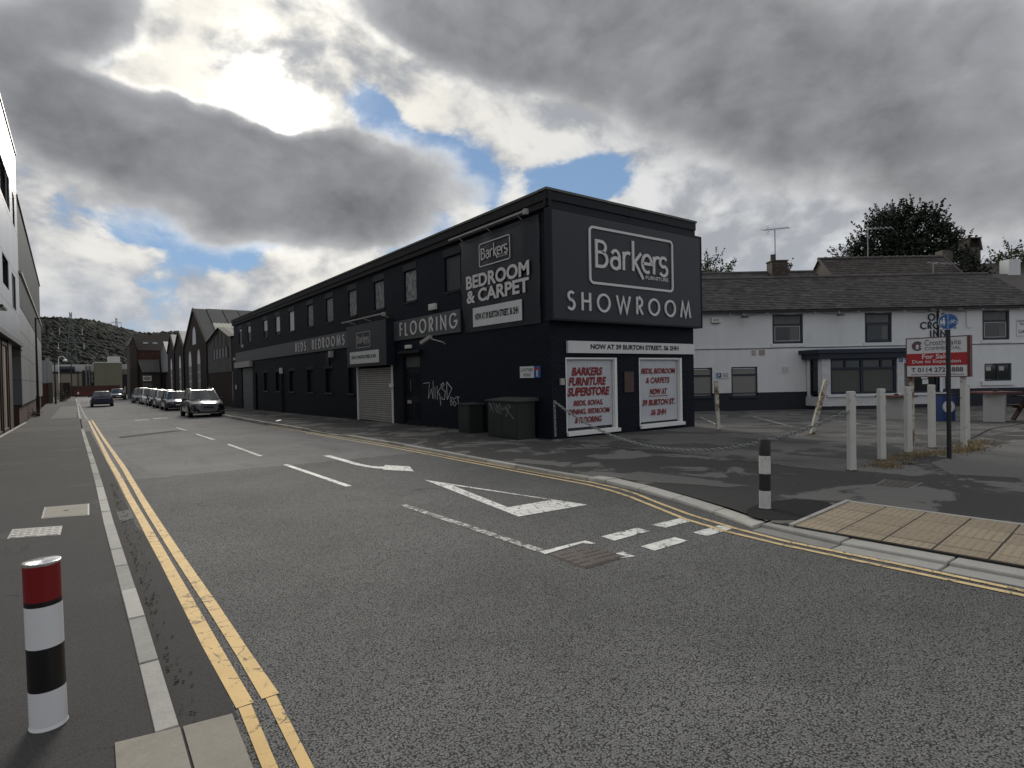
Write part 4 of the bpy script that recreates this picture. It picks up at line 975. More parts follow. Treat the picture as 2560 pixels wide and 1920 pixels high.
# ------------------------------------------------------------------ the white inn across the car park
D0 = 27.7
Fh = Vector((sin(YAW), cos(YAW), 0)); Rh = Vector((cos(YAW), -sin(YAW), 0))
FP = Frame(Fh*D0, Rh, -Fh)
mat('render_white', (.63, .635, .63), .85, var=.10, vscale=.9, bump=.25, bscale=60, streak=.10, noise2=.05, col2=(.40, .40, .39), mask=(1.4, .58, .8, .45))
mat('base_blue', (.0125, .015, .024), .7, var=.2, vscale=1.5)
mat('trim_blue', (.011, .018, .034), .45, var=.12)
mat('blind_grey', (.20, .20, .18), .7, var=.1, vscale=.8)
mat('net_curtain', (.13, .13, .125), .8, var=.18, vscale=5, streak=.3)
mat('slate', (.058, .050, .047), .78, var=.3, vscale=.8, island=.38, noise2=.25, n2scale=14, col2=(.115, .105, .095), mask=(1.3, .55, .7, .55), bump=.2)
mat('slate_brown', (.056, .046, .040), .8, var=.3, vscale=.8, island=.36, noise2=.25, n2scale=14, col2=(.11, .10, .06), mask=(1.1, .55, .72, .5), bump=.2)
mat('ridge_tile', (.075, .068, .062), .8, var=.3, vscale=3, island=.2)
mat('stone_sooty', (.075, .062, .05), .9, var=.4, vscale=3, island=.3, noise2=.3)
mat('gutter_black', (.012, .012, .013), .5, var=.1)
mat('white_brick', (.56, .56, .56), .8, var=.1, vscale=3, island=.06, noise2=.08)
mat('blind_dim', (.075, .08, .07), .7, var=.15, vscale=.8); mat('table_red', (.11, .035, .03), .6, var=.3, vscale=4)
mat('table_base', (.40, .395, .37), .85, var=.2, vscale=2.5, noise2=.1, col2=(.17, .165, .15), mask=(2.2, .56, .75, .6))
mat('timber_brown', (.05, .026, .02), .7, var=.3, vscale=4)
mat('bin_blue', (.012, .035, .13), .5, var=.15)
mat('aerial_metal', (.26, .26, .27), .4, metal=.6, var=.1)
glass_mat('pane_inn', (.012, .014, .014), .05)
pub = thing('inn', 'long low white rendered inn with navy base, blue windows and a slate roof', 'pub', tuple(FP(16, 0)), world=True)
SL, SR = 3.0, 33.0
upw = [(12.39, 2.95, 13.84, 4.34), (16.77, 2.92, 18.05, 4.33), (22.34, 2.94, 23.63, 4.34), (27.5, 2.94, 28.8, 4.34)]
low = [(7.7, .48, 9.51, 1.88), (10.41, .46, 11.65, 1.89), (22.42, .99, 23.71, 1.82)]
bayhole = [(14.0, .3, 20.0, 2.1)]
mb = MB(); FP.wall(mb, SL, .66, SR, 4.52, [(a, max(b, .66), c, d) for a, b, c, d in low]+upw, depth=.13); mb.quad(FP(SL, -.4, 0), FP(SL, -.4, -6), FP(SL, 4.5, -6), FP(SL, 4.5, 0)); mb.obj('wall', 'render_white', pub)
mb = MB(); FP.wall(mb, SL, -.5, SR, .66, [(a, b, c, .66) for a, b, c, d in low if b < .66], depth=.13, n=.012, mr=0); FP.box(mb, SL, .655, 7.69, .662, -.01, .012); mb.obj('painted_base', 'base_blue', pub)
for i, (s0, t0, s1, t1) in enumerate(upw+low):
    mb = MB(); th = t1-.5 if i < 4 else t1-.38
    FP.frame(mb, s0+.003, t0+.003, s1-.003, t1-.003, .085 if i < 4 else .07, -.125, -.04, bars=[('h', th, .075)] if i != 6 else [('v', (s0+s1)/2, .05)]); w = mb.obj('window', 'trim_blue', pub)
    mb = MB(); FP.sheet(mb, s0+.08, t0+.08, s1-.08, t1-.08, -.075); mb.obj('pane', 'pane_inn' if i < 4 or i == 6 else 'blind_grey', w)
    if i < 4:
        mb = MB(); FP.frame(mb, s0+.12, t0+.12, s1-.12, th-.06, .028, -.072, -.055); mb.obj('sash', 'table_base' if i != 1 else 'trim_blue', w)
        mb = MB(); FP.sheet(mb, s0+.12+.72, t0+.13, s1-.13, th-.07, -.07); FP.sheet(mb, s0+.12, th+.06, s1-.12, t1-.1, -.07); mb.obj('curtain', 'net_curtain', w)
        mb = MB(); FP.box(mb, s0-.07, t0-.15, s1+.05, t0-.004, .003, .05); mb.obj('sill', 'render_white', w)
    elif i == 6:
        mb = MB(); FP.sheet(mb, s0+.12, t1-.34, s0+.36, t1-.14, -.07); FP.sheet(mb, s0+.75, t1-.34, s0+.98, t1-.14, -.07); mb.obj('notice', 'table_base', w)
        mb = MB(); FP.box(mb, s0-.17, t0-.2, s1+.1, t0-.004, .003, .09); mb.obj('sill', 'render_white', w)
    else:
        mb = MB(); FP.box(mb, s0-.06, t0-.05, s1+.06, t0+.03, .015, .08); mb.obj('sill', 'trim_blue', w)
# roof: slates laid one by one in broken courses
mb = MB(); E0, E1 = (4.53, .28), (6.53, -3.05)
mb.quad(FP(SL, E0[0], E0[1]), FP(SR, E0[0], E0[1]), FP(SR, E1[0], E1[1]), FP(SL, E1[0], E1[1])); mb.quad(FP(SL, E1[0], E1[1]), FP(SR, E1[0], E1[1]), FP(SR, 4.5, -6.2), FP(SL, 4.5, -6.2))
roof = mb.obj('roof', 'slate', pub)
def slates(fr, parent, s0, s1, e0, e1, m1, w=.29, g=.2, n_single=0, clip=None):
    a, b = Vector((e0[1], e0[0])), Vector((e1[1], e1[0])); Ls = (b-a).length; d = (b-a)/Ls; nn = Vector((d.y, -d.x))
    if nn.y < 0: nn = -nn
    out = []; nr = int(Ls/g)
    for r in range(nr):
        s = s0-(w/2 if r % 2 else 0)-.02*RNG.random()
        while s < s1:
            p, q = max(s, s0)+.005, min(s+w, s1)-.005
            if q-p > .05:
                l0 = r*g-.01+RNG.uniform(-.012, .012); l1 = l0+g*1.25; hh = .022+RNG.uniform(0, .014)
                if clip is None or clip((p+q)/2, l0/Ls):
                    pt = lambda ss, l, h: fr(ss, a.y+d.y*l+nn.y*h, a.x+d.x*l+nn.x*h)
                    V = [pt(p, l0, hh), pt(q, l0, hh+RNG.uniform(-.004, .004)), pt(q, l1, .007), pt(p, l1, .007), pt(p, l0, .004), pt(q, l0, .004)]
                    out.append((V, r, p))
            s += w
    F = [(0, 1, 2, 3), (4, 5, 1, 0), (0, 3, 4), (1, 5, 2)]
    out.sort(key=lambda o: (o[0][0]-camp).length)
    for V, r, p in out[:n_single]: b1 = MB(); b1.add(V, F); b1.obj('slate', m1, parent)
    b1 = MB()
    for V, r, p in out[n_single:]: b1.add(V, F)
    if b1.f: b1.obj('slates', m1, parent, kind='stuff')
slates(FP, roof, 8.0, 25.2, E0, E1, 'slate', n_single=300)
s = 8.0
while s < 25:
    mb = MB(); mb.tube([FP(s, 6.54, -3.05), FP(s+.44, 6.54+RNG.uniform(-.006, .006), -3.05)], .1, 8); mb.obj('ridge_tile', 'ridge_tile', roof); s += .45
mb = MB(); FP.box(mb, SL, 4.42, SR, 4.50, .17, .31); mb.obj('gutter', 'gutter_black', pub)
mb = MB(); FP.box(mb, SL, 2.765, SR, 2.80, .003, .03); mb.obj('string_course', 'render_white', pub)
mb = MB(); mb.tube([FP(s*1.1+4, 2.74+.012*math.sin(s*1.7), .02) for s in range(0, 26)], .012, 5); mb.obj('cable', 'sign_grey', pub)
mb = MB(); mb.tube([FP(21.55, 4.4, .05), FP(21.55, 3.6, .05), FP(21.66, 3.5, .05), FP(21.75, 3.55, .05)], .014, 5); mb.obj('cable', 'letter_edge', pub)
mb = MB(); mb.tube([FP(20.2, 4.45, .06), FP(20.2, .7, .06)], .045, 8); mb.obj('downpipe', 'gutter_black', pub)
# white chimney stump and flashing on the ridge
mb = MB(); c0 = FP(26.4, 6.6, -3.2); mb.obox(c0+Vector((0, 0, .25)), Rh*.3, Fh*.3, Vector((0, 0, .42))); mb.obj('chimney', 'render_white', pub)
# bay window
def cant(s0, s1, n1, lead):            # outline of a canted bay, in wall coordinates
    return [(s0-.05, 0), (s0+lead, n1), (s1-lead, n1), (s1+.05, 0)]
bay = thing('bay_window', 'projecting white brick bay with a deep navy cornice on the inn front', 'bay window', tuple(FP(16, -.17, .9)), world=True)
OUT = [(13.92, 0), (14.16, 1.0), (17.95, 1.0), (18.05, .62), (20.35, .62), (20.5, 0)]
def extr(mb, outl, t0, t1): mb.prism([FP(s, t0, n) for s, n in outl]+[], (0, 0, t1-t0))
mb = MB(); extr(mb, OUT, .0, .42); mb.obj('plinth_wall', 'white_brick', bay)
mb = MB(); extr(mb, [(s+(-.004 if n == 0 else .01), max(0, n-.03)) for s, n in OUT], -.45, -.003); mb.obj('footing', 'base_blue', bay)
mb = MB(); extr(mb, [(13.6, 0), (13.86, 1.28), (18.25, 1.28), (18.35, .9), (20.65, .9), (20.8, 0)], 2.42, 2.6); extr(mb, [(13.75, 0), (13.98, 1.14), (18.13, 1.14), (18.2, .76), (20.5, .76), (20.65, 0)], 2.17, 2.417); mb.obj('cornice', 'trim_blue', bay)
FBAY = Frame(FP(0, 0, 1.0), Rh, -Fh); FB2 = Frame(FP(0, 0, .62), Rh, -Fh)
def piece(fr, s0, t0, s1, t1, n0, n1, name, m1): b1 = MB(); fr.box(b1, s0, t0, s1, t1, n0, n1); return b1.obj(name, m1, bay)
def bay_bricks(fr, s0, s1, t0, t1):
    r = 0; t = t0
    while t+.06 < t1:
        s = s0-(.11 if r % 2 else 0)
        while s < s1:
            p, q = max(s, s0), min(s+.205, s1)
            if q-p > .03: b1 = MB(); fr.box(b1, p, t, q, t+.064, .0, .008+RNG.uniform(0, .005)); b1.obj('brick', 'white_brick', bay)
            s += .215
        t += .075; r += 1
piece(FBAY, 14.17, .423, 14.56, 2.168, -.2, -.001, 'pier', 'white_brick'); piece(FBAY, 17.62, .423, 17.94, 2.168, -.2, -.001, 'pier', 'white_brick')
bay_bricks(FBAY, 14.17, 14.57, .425, 2.16); bay_bricks(FBAY, 17.62, 17.94, .425, 2.16); bay_bricks(FBAY, 14.2, 17.94, .0, .415)
mb = MB(); FBAY.frame(mb, 14.57, .54, 17.61, 2.168, .1, -.17, -.06, bars=[('h', 1.72, .09), ('v', 16.05, .12)]); FBAY.box(mb, 15.25, 1.765, 15.33, 2.07, -.17, -.064); FBAY.box(mb, 16.9, 1.765, 16.98, 2.07, -.17, -.064); w = mb.obj('window', 'trim_blue', bay)
mb = MB(); FBAY.sheet(mb, 14.66, 1.75, 17.52, 2.08, -.12); mb.obj('pane', 'pane_inn', w)
for a_, b_ in ((14.66, 15.99), (16.11, 17.52)): mb = MB(); FBAY.sheet(mb, a_, .63, b_, 1.69, -.12); mb.obj('blind', 'blind_dim', w)
piece(FBAY, 14.4, .424, 17.75, .54, -.15, .09, 'sill', 'render_white')
piece(FB2, 18.56, .424, 20.3, .52, -.15, .08, 'sill', 'render_white')
mb = MB(); FB2.frame(mb, 18.6, .53, 20.3, 2.168, .08, -.17, -.05, bars=[('v', 19.75, .06)]); FB2.box(mb, 19.84, .6, 20.0, 2.1, -.16, -.046, 0); w = mb.obj('window', 'trim_blue', bay)
mb = MB(); FB2.sheet(mb, 18.67, .6, 19.8, 2.1, -.11); mb.obj('pane', 'pane_inn', w)
mb = MB(); FB2.box(mb, 19.86, .55, 19.98, 2.1, -.04, .0); mb.obj('mullion', 'render_white', w)
mb = MB(); FB2.sheet(mb, 19.05, 1.17, 19.35, 1.4, -.10); FB2.sheet(mb, 19.1, .92, 19.38, 1.13, -.10); mb.obj('notice', 'panel_white', w)
# canted side
side = Frame(FP(13.92, 0, 0), FP(14.16, 0, 1.0)-FP(13.92, 0, 0), FP(0, 0, 0).__class__(((FP(14.16, 0, 1.0)-FP(13.92, 0, 0)).cross(Vector((0, 0, 1))))))
mb = MB(); side.box(mb, .1, .424, .28, 2.168, -.15, -.005); side.box(mb, .8, .424, 1.0, 2.168, -.15, -.005); mb.obj('pier', 'render_white', bay)
mb = MB(); side.frame(mb, .28, .5, .8, 2.168, .07, -.12, -.03, bars=[('h', 1.72, .07)]); w = mb.obj('window', 'trim_blue', bay)
mb = MB(); side.sheet(mb, .3, .5, .8, 2.15, -.08); mb.obj('pane', 'pane_inn', w)
# lettering and wall notices
nm = thing('inn_sign', 'dark raised letters OLD CROWN INN on the white inn wall', 'sign', tuple(FP(20.2, 3.15)), world=True)
for txt, a, c, e, d in (('OLD', 19.77, 3.91, 20.64, 4.22), ('CROWN', 19.4, 3.52, 21.05, 3.83), ('INN', 19.86, 3.14, 20.58, 3.45)): lay_geo(nm, 'trim_blue', FP, txt, a, c, .31, e, .06, .003, .03)
nb = thing('wall_notice', 'white notice board with blue lettering NOW on the inn wall, cut by the photo edge', 'notice', tuple(FP(24.5, 3.1)), world=True)
mb = MB(); FP.box(mb, 23.95, 3.1, 25.3, 3.9, .004, .03); mb.obj('board', 'panel_white', nb)
mb = MB(); lay_font(mb, FP, 'NOW OPEN'[:3], 23.99, 3.74, 24.33, 3.85, .032, .02); lay_font(mb, FP, 'PRO', 24.1, 3.6, 24.36, 3.70, .032, .02); lay_font(mb, FP, 'OA', 24.02, 3.22, 24.32, 3.38, .032, .02); mb.obj('lettering', 'trim_blue', nb)
def p_sign(label, fr, s0, t0, w_, h_):
    r = thing('parking_sign', label, 'sign', tuple(fr(s0, t0)), world=True)
    b1 = MB(); fr.box(b1, s0, t0, s0+w_, t0+h_, .012, .03); b1.obj('board', 'panel_white', r)
    b1 = MB(); fr.box(b1, s0+.03, t0+.03, s0+.03+h_-.06, t0+h_-.03, .03, .033); b1.obj('blue_square', 'sign_blue', r)
    b1 = MB(); lay_font(b1, fr, 'P', s0+.09, t0+.07, s0+h_-.1, t0+h_-.07, .035, .02); b1.obj('lettering', 'panel_white', r)
    b1 = MB()
    for i in range(3): fr.box(b1, s0+h_+.02, t0+.06+.07*i, s0+w_-.04, t0+.085+.07*i, .0301, .0315)
    b1.obj('small_print', 'letter_black', r)
p_sign('white parking notice with blue P between the two left ground floor inn windows', FP, 9.67, 1.36, .62, .29)
p_sign('small parking notice with blue P on the right pier of the bay', FBAY, 17.66, 1.92, .42, .24)
def inn_fit(name, label, cat, s0, t0, s1, t1, n, m1, group=None):
    r = thing(name, label, cat, tuple(FP(s0, t0)), world=True, group=group)
    b1 = MB(); FP.box(b1, s0, t0, s1, t1, .004, n); b1.obj('case', m1, r); return r
r = inn_fit('alarm_box', 'white alarm box high on the inn wall beside the showroom corner', 'alarm', 9.49, 4.0, 9.89, 4.22, .1, 'plastic_white')
mb = MB(); FP.box(mb, 9.54, 4.06, 9.84, 4.17, .1, .104); mb.obj('face', 'lamp_grey', r); mb = MB(); FP.box(mb, 9.49, 3.975, 9.89, 3.998, .004, .1); mb.obj('base', 'gutter_black', r)
inn_fit('wall_vent', 'small grey square vent below the first upper inn window', 'vent', 11.4, 2.46, 11.57, 2.67, .06, 'lamp_grey')
inn_fit('wall_vent', 'yellowish square vent cover right of the small grey one', 'vent', 11.75, 2.44, 12.0, 2.68, .05, 'tactile_buff')
inn_fit('wall_box', 'grey green meter box on the inn wall just right of the For Sale board', 'box', 21.02, 1.52, 21.2, 1.86, .12, 'blind_grey')
r = inn_fit('wall_vent', 'slotted air brick grille on the white wall left of the bay', 'vent', 12.8, 1.55, 13.12, 1.88, .02, 'render_white')
for i in range(3): mb = MB(); FP.box(mb, 12.83+.1*i, 1.58, 12.9+.1*i, 1.85, .02, .024); mb.obj('slot', 'letter_edge', r)
for i, (s, t, lab) in enumerate(((10.93, 4.2, 'leftmost dark sign lamp under the inn eaves beside the alarm box'), (15.39, 4.21, 'dark sign lamp under the inn eaves between the first two upper windows'),
                                 (19.71, 4.33, 'dark sign lamp over the left of the OLD CROWN INN letters'), (20.95, 4.34, 'dark sign lamp over the right of the OLD CROWN INN letters'))):
    r = thing('sign_lamp', lab, 'lamp', tuple(FP(s, t)), world=True, group='sign lamps along the inn eaves')
    mb = MB(); mb.tube([FP(s, 4.4, .02), FP(s, 4.42, .25), FP(s, t+.06, .4)], .018, 6); mb.obj('arm', 'letter_edge', r)
    mb = MB(); c = FP(s, t, .42); mb.lathe([(.2, -.02), (.19, .0), (.07, .07), (.03, .09)], c, 14); mb.obj('shade', 'gutter_black', r)
fl = thing('string_lights', 'string of small white bulbs on a grey cable under the inn eaves', 'lights', tuple(FP(16, 4.4)), world=True)
bs = [10.32, 12.07, 14.34, 16.36, 18.54, 20.22, 22.24, 24.01]
mb = MB(); P = [FP(8, 4.4, .1)]
for a, b in zip(bs, bs[1:]): P += [FP(a, 4.45, .15), FP(a+(b-a)*.3, 4.34, .1), FP((a+b)/2, 4.30, .08), FP(a+(b-a)*.7, 4.34, .1)]
P.append(FP(bs[-1], 4.45, .15)); mb.tube(P, .012, 5); mb.obj('cable', 'lamp_grey', fl)
for s in bs: mb = MB(); mb.lathe([(.001, -.06), (.05, -.04), (.065, 0), (.05, .04), (.02, .07)], FP(s, 4.40, .17), 10); mb.obj('bulb', 'plastic_white', fl)

# ---- roofs and chimneys behind the inn
bk = thing('slate_roofed_building', 'low slate roofed range behind the left half of the inn', 'building', tuple(FP(10, 0, -4)), world=True)
mb = MB(); e0, e1 = (6.1, -3.3), (7.25, -5.6)
mb.quad(FP(4, *e0), FP(17.3, *e0), FP(17.3, *e1), FP(4, *e1)); mb.quad(FP(4, *e1), FP(17.3, *e1), FP(17.3, 5.5, -8.5), FP(4, 5.5, -8.5)); rf = mb.obj('roof', 'slate', bk)
mb = MB(); mb.poly([FP(17.28, 0, -3.3), FP(17.28, 0, -8.5), FP(17.28, 5.5, -8.5), FP(17.28, 7.25, -5.6), FP(17.28, 6.1, -3.3)]); mb.obj('wall', 'stone_sooty', bk)
slates(FP, rf, 9.5, 17.3, e0, e1, 'slate')
s = 9.5
while s < 17.2: mb = MB(); mb.tube([FP(s, 7.26, -5.6), FP(s+.45, 7.26, -5.6)], .1, 8); mb.obj('ridge_tile', 'ridge_tile', rf); s += .46
ch = thing('chimney_stack', 'sooty brick chimney stack with a tall aerial pole on the low ridge', 'chimney', tuple(FP(15, 7, -5)), world=True)
k = (D0+5)/(D0+3.5)
mb = MB(); mb.obox(FP(14.33*k, 7.0, -5.2), Rh*.43, Fh*.35, Vector((0, 0, .78))); mb.obj('stack', 'stone_sooty', ch)
for i in range(8):
    for j in range(4): mb = MB(); mb.obox(FP(13.98*k+.2+j*.215-.08*(i % 2), 6.75+i*.125, -4.84), Rh*.098, Fh*.012, Vector((0, 0, .052))); mb.obj('brick', 'stone_sooty', ch)
mb = MB(); mb.obox(FP(14.33*k, 7.80, -5.2), Rh*.47, Fh*.39, Vector((0, 0, .03))); mb.obj('cap', 'stone_sooty', ch)
mb = MB(); mb.lathe([(.15, 0), (.14, .34), (.16, .36)], FP(14.3*k-.18, 7.83, -5.2), 10); mb.obj('chimney_pot', 'stone_sooty', ch)
def aerial(label, base, h, boom, els, tilt=.05):
    r = thing('tv_aerial', label, 'aerial', tuple(base), world=True)
    b = Vector(base); b1 = MB(); b1.tube([b, b+Vector((0, 0, h))], .03, 6); b1.obj('mast', 'aerial_metal', r)
    a0, a1 = b+Vector((0, 0, h))+Rh*boom[0], b+Vector((0, 0, h+tilt))+Rh*boom[1]
    b1 = MB(); b1.tube([a0, a1], .022, 5); b1.obj('boom', 'aerial_metal', r)
    for i in range(els):
        p = a0.lerp(a1, i/(els-1)); L = .16 if i > 1 else .3
        b1 = MB(); b1.tube([p-Fh*L*1.2-Vector((0, 0, .12)), p+Fh*L*1.2+Vector((0, 0, .12))], .014, 4); b1.obj('rod', 'aerial_metal', r)
    if els > 8:
        for q in (-.22, -.11, .11, .22): b1 = MB(); b1.tube([a0+Rh*.25-Fh*.2+Vector((0, 0, q)), a0+Rh*.25+Fh*.2+Vector((0, 0, q))], .012, 4); b1.obj('rod', 'aerial_metal', r)
aerial('tall grey tv aerial on a mast above the sooty chimney stack', FP(14.24*k, 7.83, -5.2), 1.75, (-.66, .78), 14, .12)
b2 = thing('slate_roofed_building', 'taller brown slate gabled roof rising behind the middle of the inn', 'building', tuple(FP(21, 0, -5)), world=True)
q0, q1, q2 = (5.7, -3.3), (8.04, -6.0), (5.4, -9.0)
mb = MB(); mb.quad(FP(17.75, *q0), FP(24.95, *q0), FP(24.95, *q1), FP(17.75, *q1)); mb.quad(FP(17.75, *q1), FP(24.95, *q1), FP(24.95, *q2), FP(17.75, *q2)); rf = mb.obj('roof', 'slate_brown', b2)
for sx in (17.85, 24.85): mb = MB(); mb.poly([FP(sx, 0, -3.3), FP(sx, 0, -9), FP(sx, q2[0], -9), FP(sx, 8.0, -6), FP(sx, q0[0], -3.3)]); mb.obj('gable', 'stone_sooty', b2)
slates(FP, rf, 17.75, 24.95, q0, q1, 'slate_brown')
s = 17.75
while s < 24.9: mb = MB(); mb.tube([FP(s, 8.05, -6), FP(s+.43, 8.05, -6)], .1, 8); mb.tube([FP(s+.40, 8.06, -6), FP(s+.45, 8.06, -6)], .125, 8); mb.obj('ridge_tile', 'ridge_tile', rf); s += .46
for sx in (17.75, 24.95): mb = MB(); mb.tube([FP(sx, 5.75, -3.3), FP(sx, 8.08, -6.0)], .07, 6); mb.obj('verge', 'ridge_tile', rf)
mb = MB(); mb.obox(FP(25.3, 7.9, -6.4), Rh*.3, Fh*.3, Vector((0, 0, .55))); mb.obj('chimney', 'stone_sooty', b2)
aerial('thin tv aerial pole in front of the dark tree', FP(20.75, 8.05, -6.2), 1.75, (0, 1.4), 6, .02)
aerial('white T shaped aerial pole against the brown slates', FP(22.35, 6.2, -3.2), 1.0, (-.05, 1.25), 4, -.06)
kc = (D0+8)/(D0+6)
cs = thing('chimney_stack', 'tall stone chimney stack capped by leaning slabs behind the inn roof', 'chimney', tuple(FP(28.3, 6, -8)), world=True)
c = FP(26.5*kc, 0, -8)
mb = MB(); mb.obox(c+Vector((0, 0, 7.6)), Rh*.36, Fh*.36, Vector((0, 0, 1.3))); mb.obj('stack', 'stone_sooty', cs)
for sgn in (-1, 1):
    mb = MB(); p = [c+Rh*(sgn*.46)+Vector((0, 0, 8.72)), c+Rh*(sgn*.34)+Vector((0, 0, 9.42)), c+Rh*(sgn*.26)+Vector((0, 0, 9.42)), c+Rh*(sgn*.38)+Vector((0, 0, 8.72))]
    mb.prism([q-Fh*.42 for q in p], Fh*.84); mb.obj('slab', 'stone_sooty', cs)
mb = MB(); mb.obox(c+Vector((0, 0, 9.45)), Rh*.38, Fh*.44, Vector((0, 0, .035))); mb.obj('cap', 'stone_sooty', cs)
mb = MB(); mb.lathe([(.09, 9.49), (.05, 9.56), (.04, 9.62), (.17, 9.68), (.02, 9.74)], Vector((c.x, c.y, 0)), 10); mb.obj('cowl', 'gutter_black', cs)
rr = thing('slate_roofed_building', 'dark mossy roof at the far right behind the tall chimney', 'building', tuple(FP(33, 0, -9)), world=True)
mb = MB(); mb.quad(FP(28.6, 6.0, -7), FP(42, 6.2, -7), FP(42, 8.55, -9.8), FP(28.6, 8.25, -9.8)); mb.obj('roof', 'slate_brown', rr)
mb = MB(); mb.quad(FP(28.6, 0, -7.05), FP(42, 0, -7.05), FP(42, 6.2, -7.05), FP(28.6, 6.0, -7.05)); mb.obj('wall', 'stone_sooty', rr)

# ------------------------------------------------------------------ car park furniture
mat('post_paint', (.50, .49, .45), .75, var=.15, vscale=3, noise2=.1, col2=(.13, .085, .045), mask=(7, .60, .66, .8))
mat('post_paint_rusty', (.47, .44, .38), .8, var=.2, vscale=3, noise2=.1, col2=(.13, .06, .022), mask=(3.2, .47, .58, .95))
mat('post_soil', (.07, .045, .025), .95, var=.3)
def post(label, x, y, h, rz_, m1, lean=(0, 0), w=.108):
    r = thing('boundary_post', label, 'post', (x, y, pz(x, y)), rz_, 'white painted posts round the car park')
    b1 = MB(); c1 = .012; a = w/2
    V = []
    for z in (-.1, h*.25, h*.5, h*.75, h-.012, h):
        j = a if z < h else a-c1
        dx, dy = lean[0]*max(0, z), lean[1]*max(0, z)
        V += [(sx*j+dx+RNG.uniform(-.003, .003), sy*j*.8+dy+RNG.uniform(-.003, .003), z) for sx, sy in ((-1, -1), (1, -1), (1, 1), (-1, 1))]
    b1.add(V, [(4*i+k2, 4*i+(k2+1) % 4, 4*i+4+(k2+1) % 4, 4*i+4+k2) for i in range(5) for k2 in range(4)]+[(20, 21, 22, 23)])
    b1.obj('shaft', m1, r)
    b1 = MB(); b1.lathe([(w*.9, -.05), (w*.78, .012), (w*.3, .02)], (0, 0, 0), 10); b1.obj('footing', 'post_soil', r)
    return r
post('nearest white post at the left end of the row, holding the chain', 10.12, 4.36, 1.30, -.5, 'post_paint')
post('second white post from the chain end of the row', 11.64, 4.50, 1.30, -.5, 'post_paint')
post('white post under the left end of the For Sale board', 13.03, 4.56, 1.30, -.5, 'post_paint')
post('white post with a broken base behind the black sign pole', 14.13, 4.52, 1.31, -.5, 'post_paint')
post('clean white post under the right end of the For Sale board', 15.9, 4.44, 1.30, -.5, 'post_paint', w=.12)
post('leaning rusty white post in front of the bay window', 15.6, 7.72, 1.45, -.6, 'post_paint_rusty', (.21, -.14), .11)
post('slim rusty white post near the shop end wall', 15.02, 10.14, 1.45, -.6, 'post_paint_rusty', (-.03, .02), .1)
q = [(i/16) for i in range(17)]; pa, pb = Vector((9.80, 11.40, .98)), Vector((10.06, 4.36, .98))
chain('long pale chain sagging from the shop corner to the nearest white post', [pa.lerp(pb, t)-Vector((0, 0, 3.72*t*(1-t))) for t in q])
# for sale board
fs = thing('for_sale_board', 'red and white estate agent For Sale board on two posts', 'sign', (14.37, 4.5, 0), world=True)
FS = Frame((14.37, 0, 0), (0, -1, 0), (-1, 0, 0))
A0, A1, B0, B1 = -5.05, -3.97, 1.475, 2.29
mb = MB(); FS.box(mb, A0, B0, A1, B1, -.03, 0); mb.obj('board', 'panel_white', fs)
mb = MB(); FS.frame(mb, A0-.012, B0-.012, A1+.012, B1+.012, .018, -.04, .006); FS.box(mb, A1+.013, B0-.012, A1+.04, B1+.012, -.14, .006); mb.obj('edge', 'table_red', fs)
h = B1-B0; W = A1-A0
mb = MB(); FS.box(mb, A0+.007, B0+.285*h, A1-.007, B0+.60*h, .001, .004); mb.obj('red_band', 'sign_red', fs)
def fsl(txt, a, c, e, d, m1, off=.01): b1 = MB(); lay_font(b1, FS, txt, A0+a*W, B0+c*h, A0+e*W, B0+d*h, .0055, off); b1.obj('lettering', m1, fs)
mat('letter_grey', (.075, .07, .07), .6, var=.1); mat('letter_maroon', (.16, .02, .03), .6, var=.1)
fsl('Crosthwaite', .315, .80, .90, .945, 'letter_grey', .0); fsl('COMMERCIAL', .315, .68, .90, .765, 'letter_grey', .0)
fsl('For Sale', .27, .455, .71, .58, 'panel_white', .02); fsl('Due to Expansion', .10, .325, .895, .435, 'panel_white', .012)
fsl('T 0114 272 3888', .085, .115, .93, .235, 'letter_grey', .02); fsl('www.crosthwaitecommercial.com', .075, .035, .94, .085, 'letter_maroon', .0)
mb = MB(); cx, cy = A0+.19*W, B0+.80*h
ribbon(mb, FS, arc(cx, cy, .085, .085, 35, 325, 20), .034, .001, .006); mb.obj('logo_ring', 'letter_grey', fs)
mb = MB(); ribbon(mb, FS, arc(cx, cy, .05, .05, -60, 240, 18), .026, .001, .006); mb.obj('logo_ring', 'letter_maroon', fs)
for yy, m1 in ((A0+.05, 'post_paint_rusty'), (A1-.1, 'post_paint')):
    mb = MB(); FS.box(mb, yy-.045, -.05, yy+.045, B0+.3, -.13, -.045); mb.obj('leg', m1, fs)
# path and cycle sign
sp = thing('path_sign', 'round blue shared path sign with pedestrian and cycle symbols on a black pole', 'road sign', (12.68, 3.79, 0), world=True)
mb = MB(); mb.tube([(12.68, 3.79, -.05), (12.68, 3.79, 2.55)], .037, 12); mb.obj('pole', 'gutter_black', sp, smooth='auto')
fd = Vector((-12.68, -3.79, 0)).normalized(); FS2 = Frame(Vector((12.68, 3.79, 0))+fd*.045, Vector((-fd.y, fd.x, 0)), fd)
cz = 2.49
mb = MB(); mb.prism([FS2(x, cz+y, -.004) for x, y in arc(0, 0, .150, .150, 0, 360, 32)[:-1]], fd*.008); mb.obj('disc', 'sign_blue', sp)
mb = MB(); ribbon(mb, FS2, arc(0, 0, .143, .143, 0, 360, 32), .006, .0042, .006, closed=True); FS2.box(mb, -.004, cz*0, .004, 0, .004, .006) if False else None
V2 = [(p[0], p[1], p[2]+cz) for p in mb.v]; mb.v = V2
FS2.box(mb, -.003, cz-.13, .003, cz+.13, .0045, .006)
def disc_st(pts, w_=.011): n0 = len(mb.v); ribbon(mb, FS2, [(x, y+cz) for x, y in pts], w_, .0045, .006)
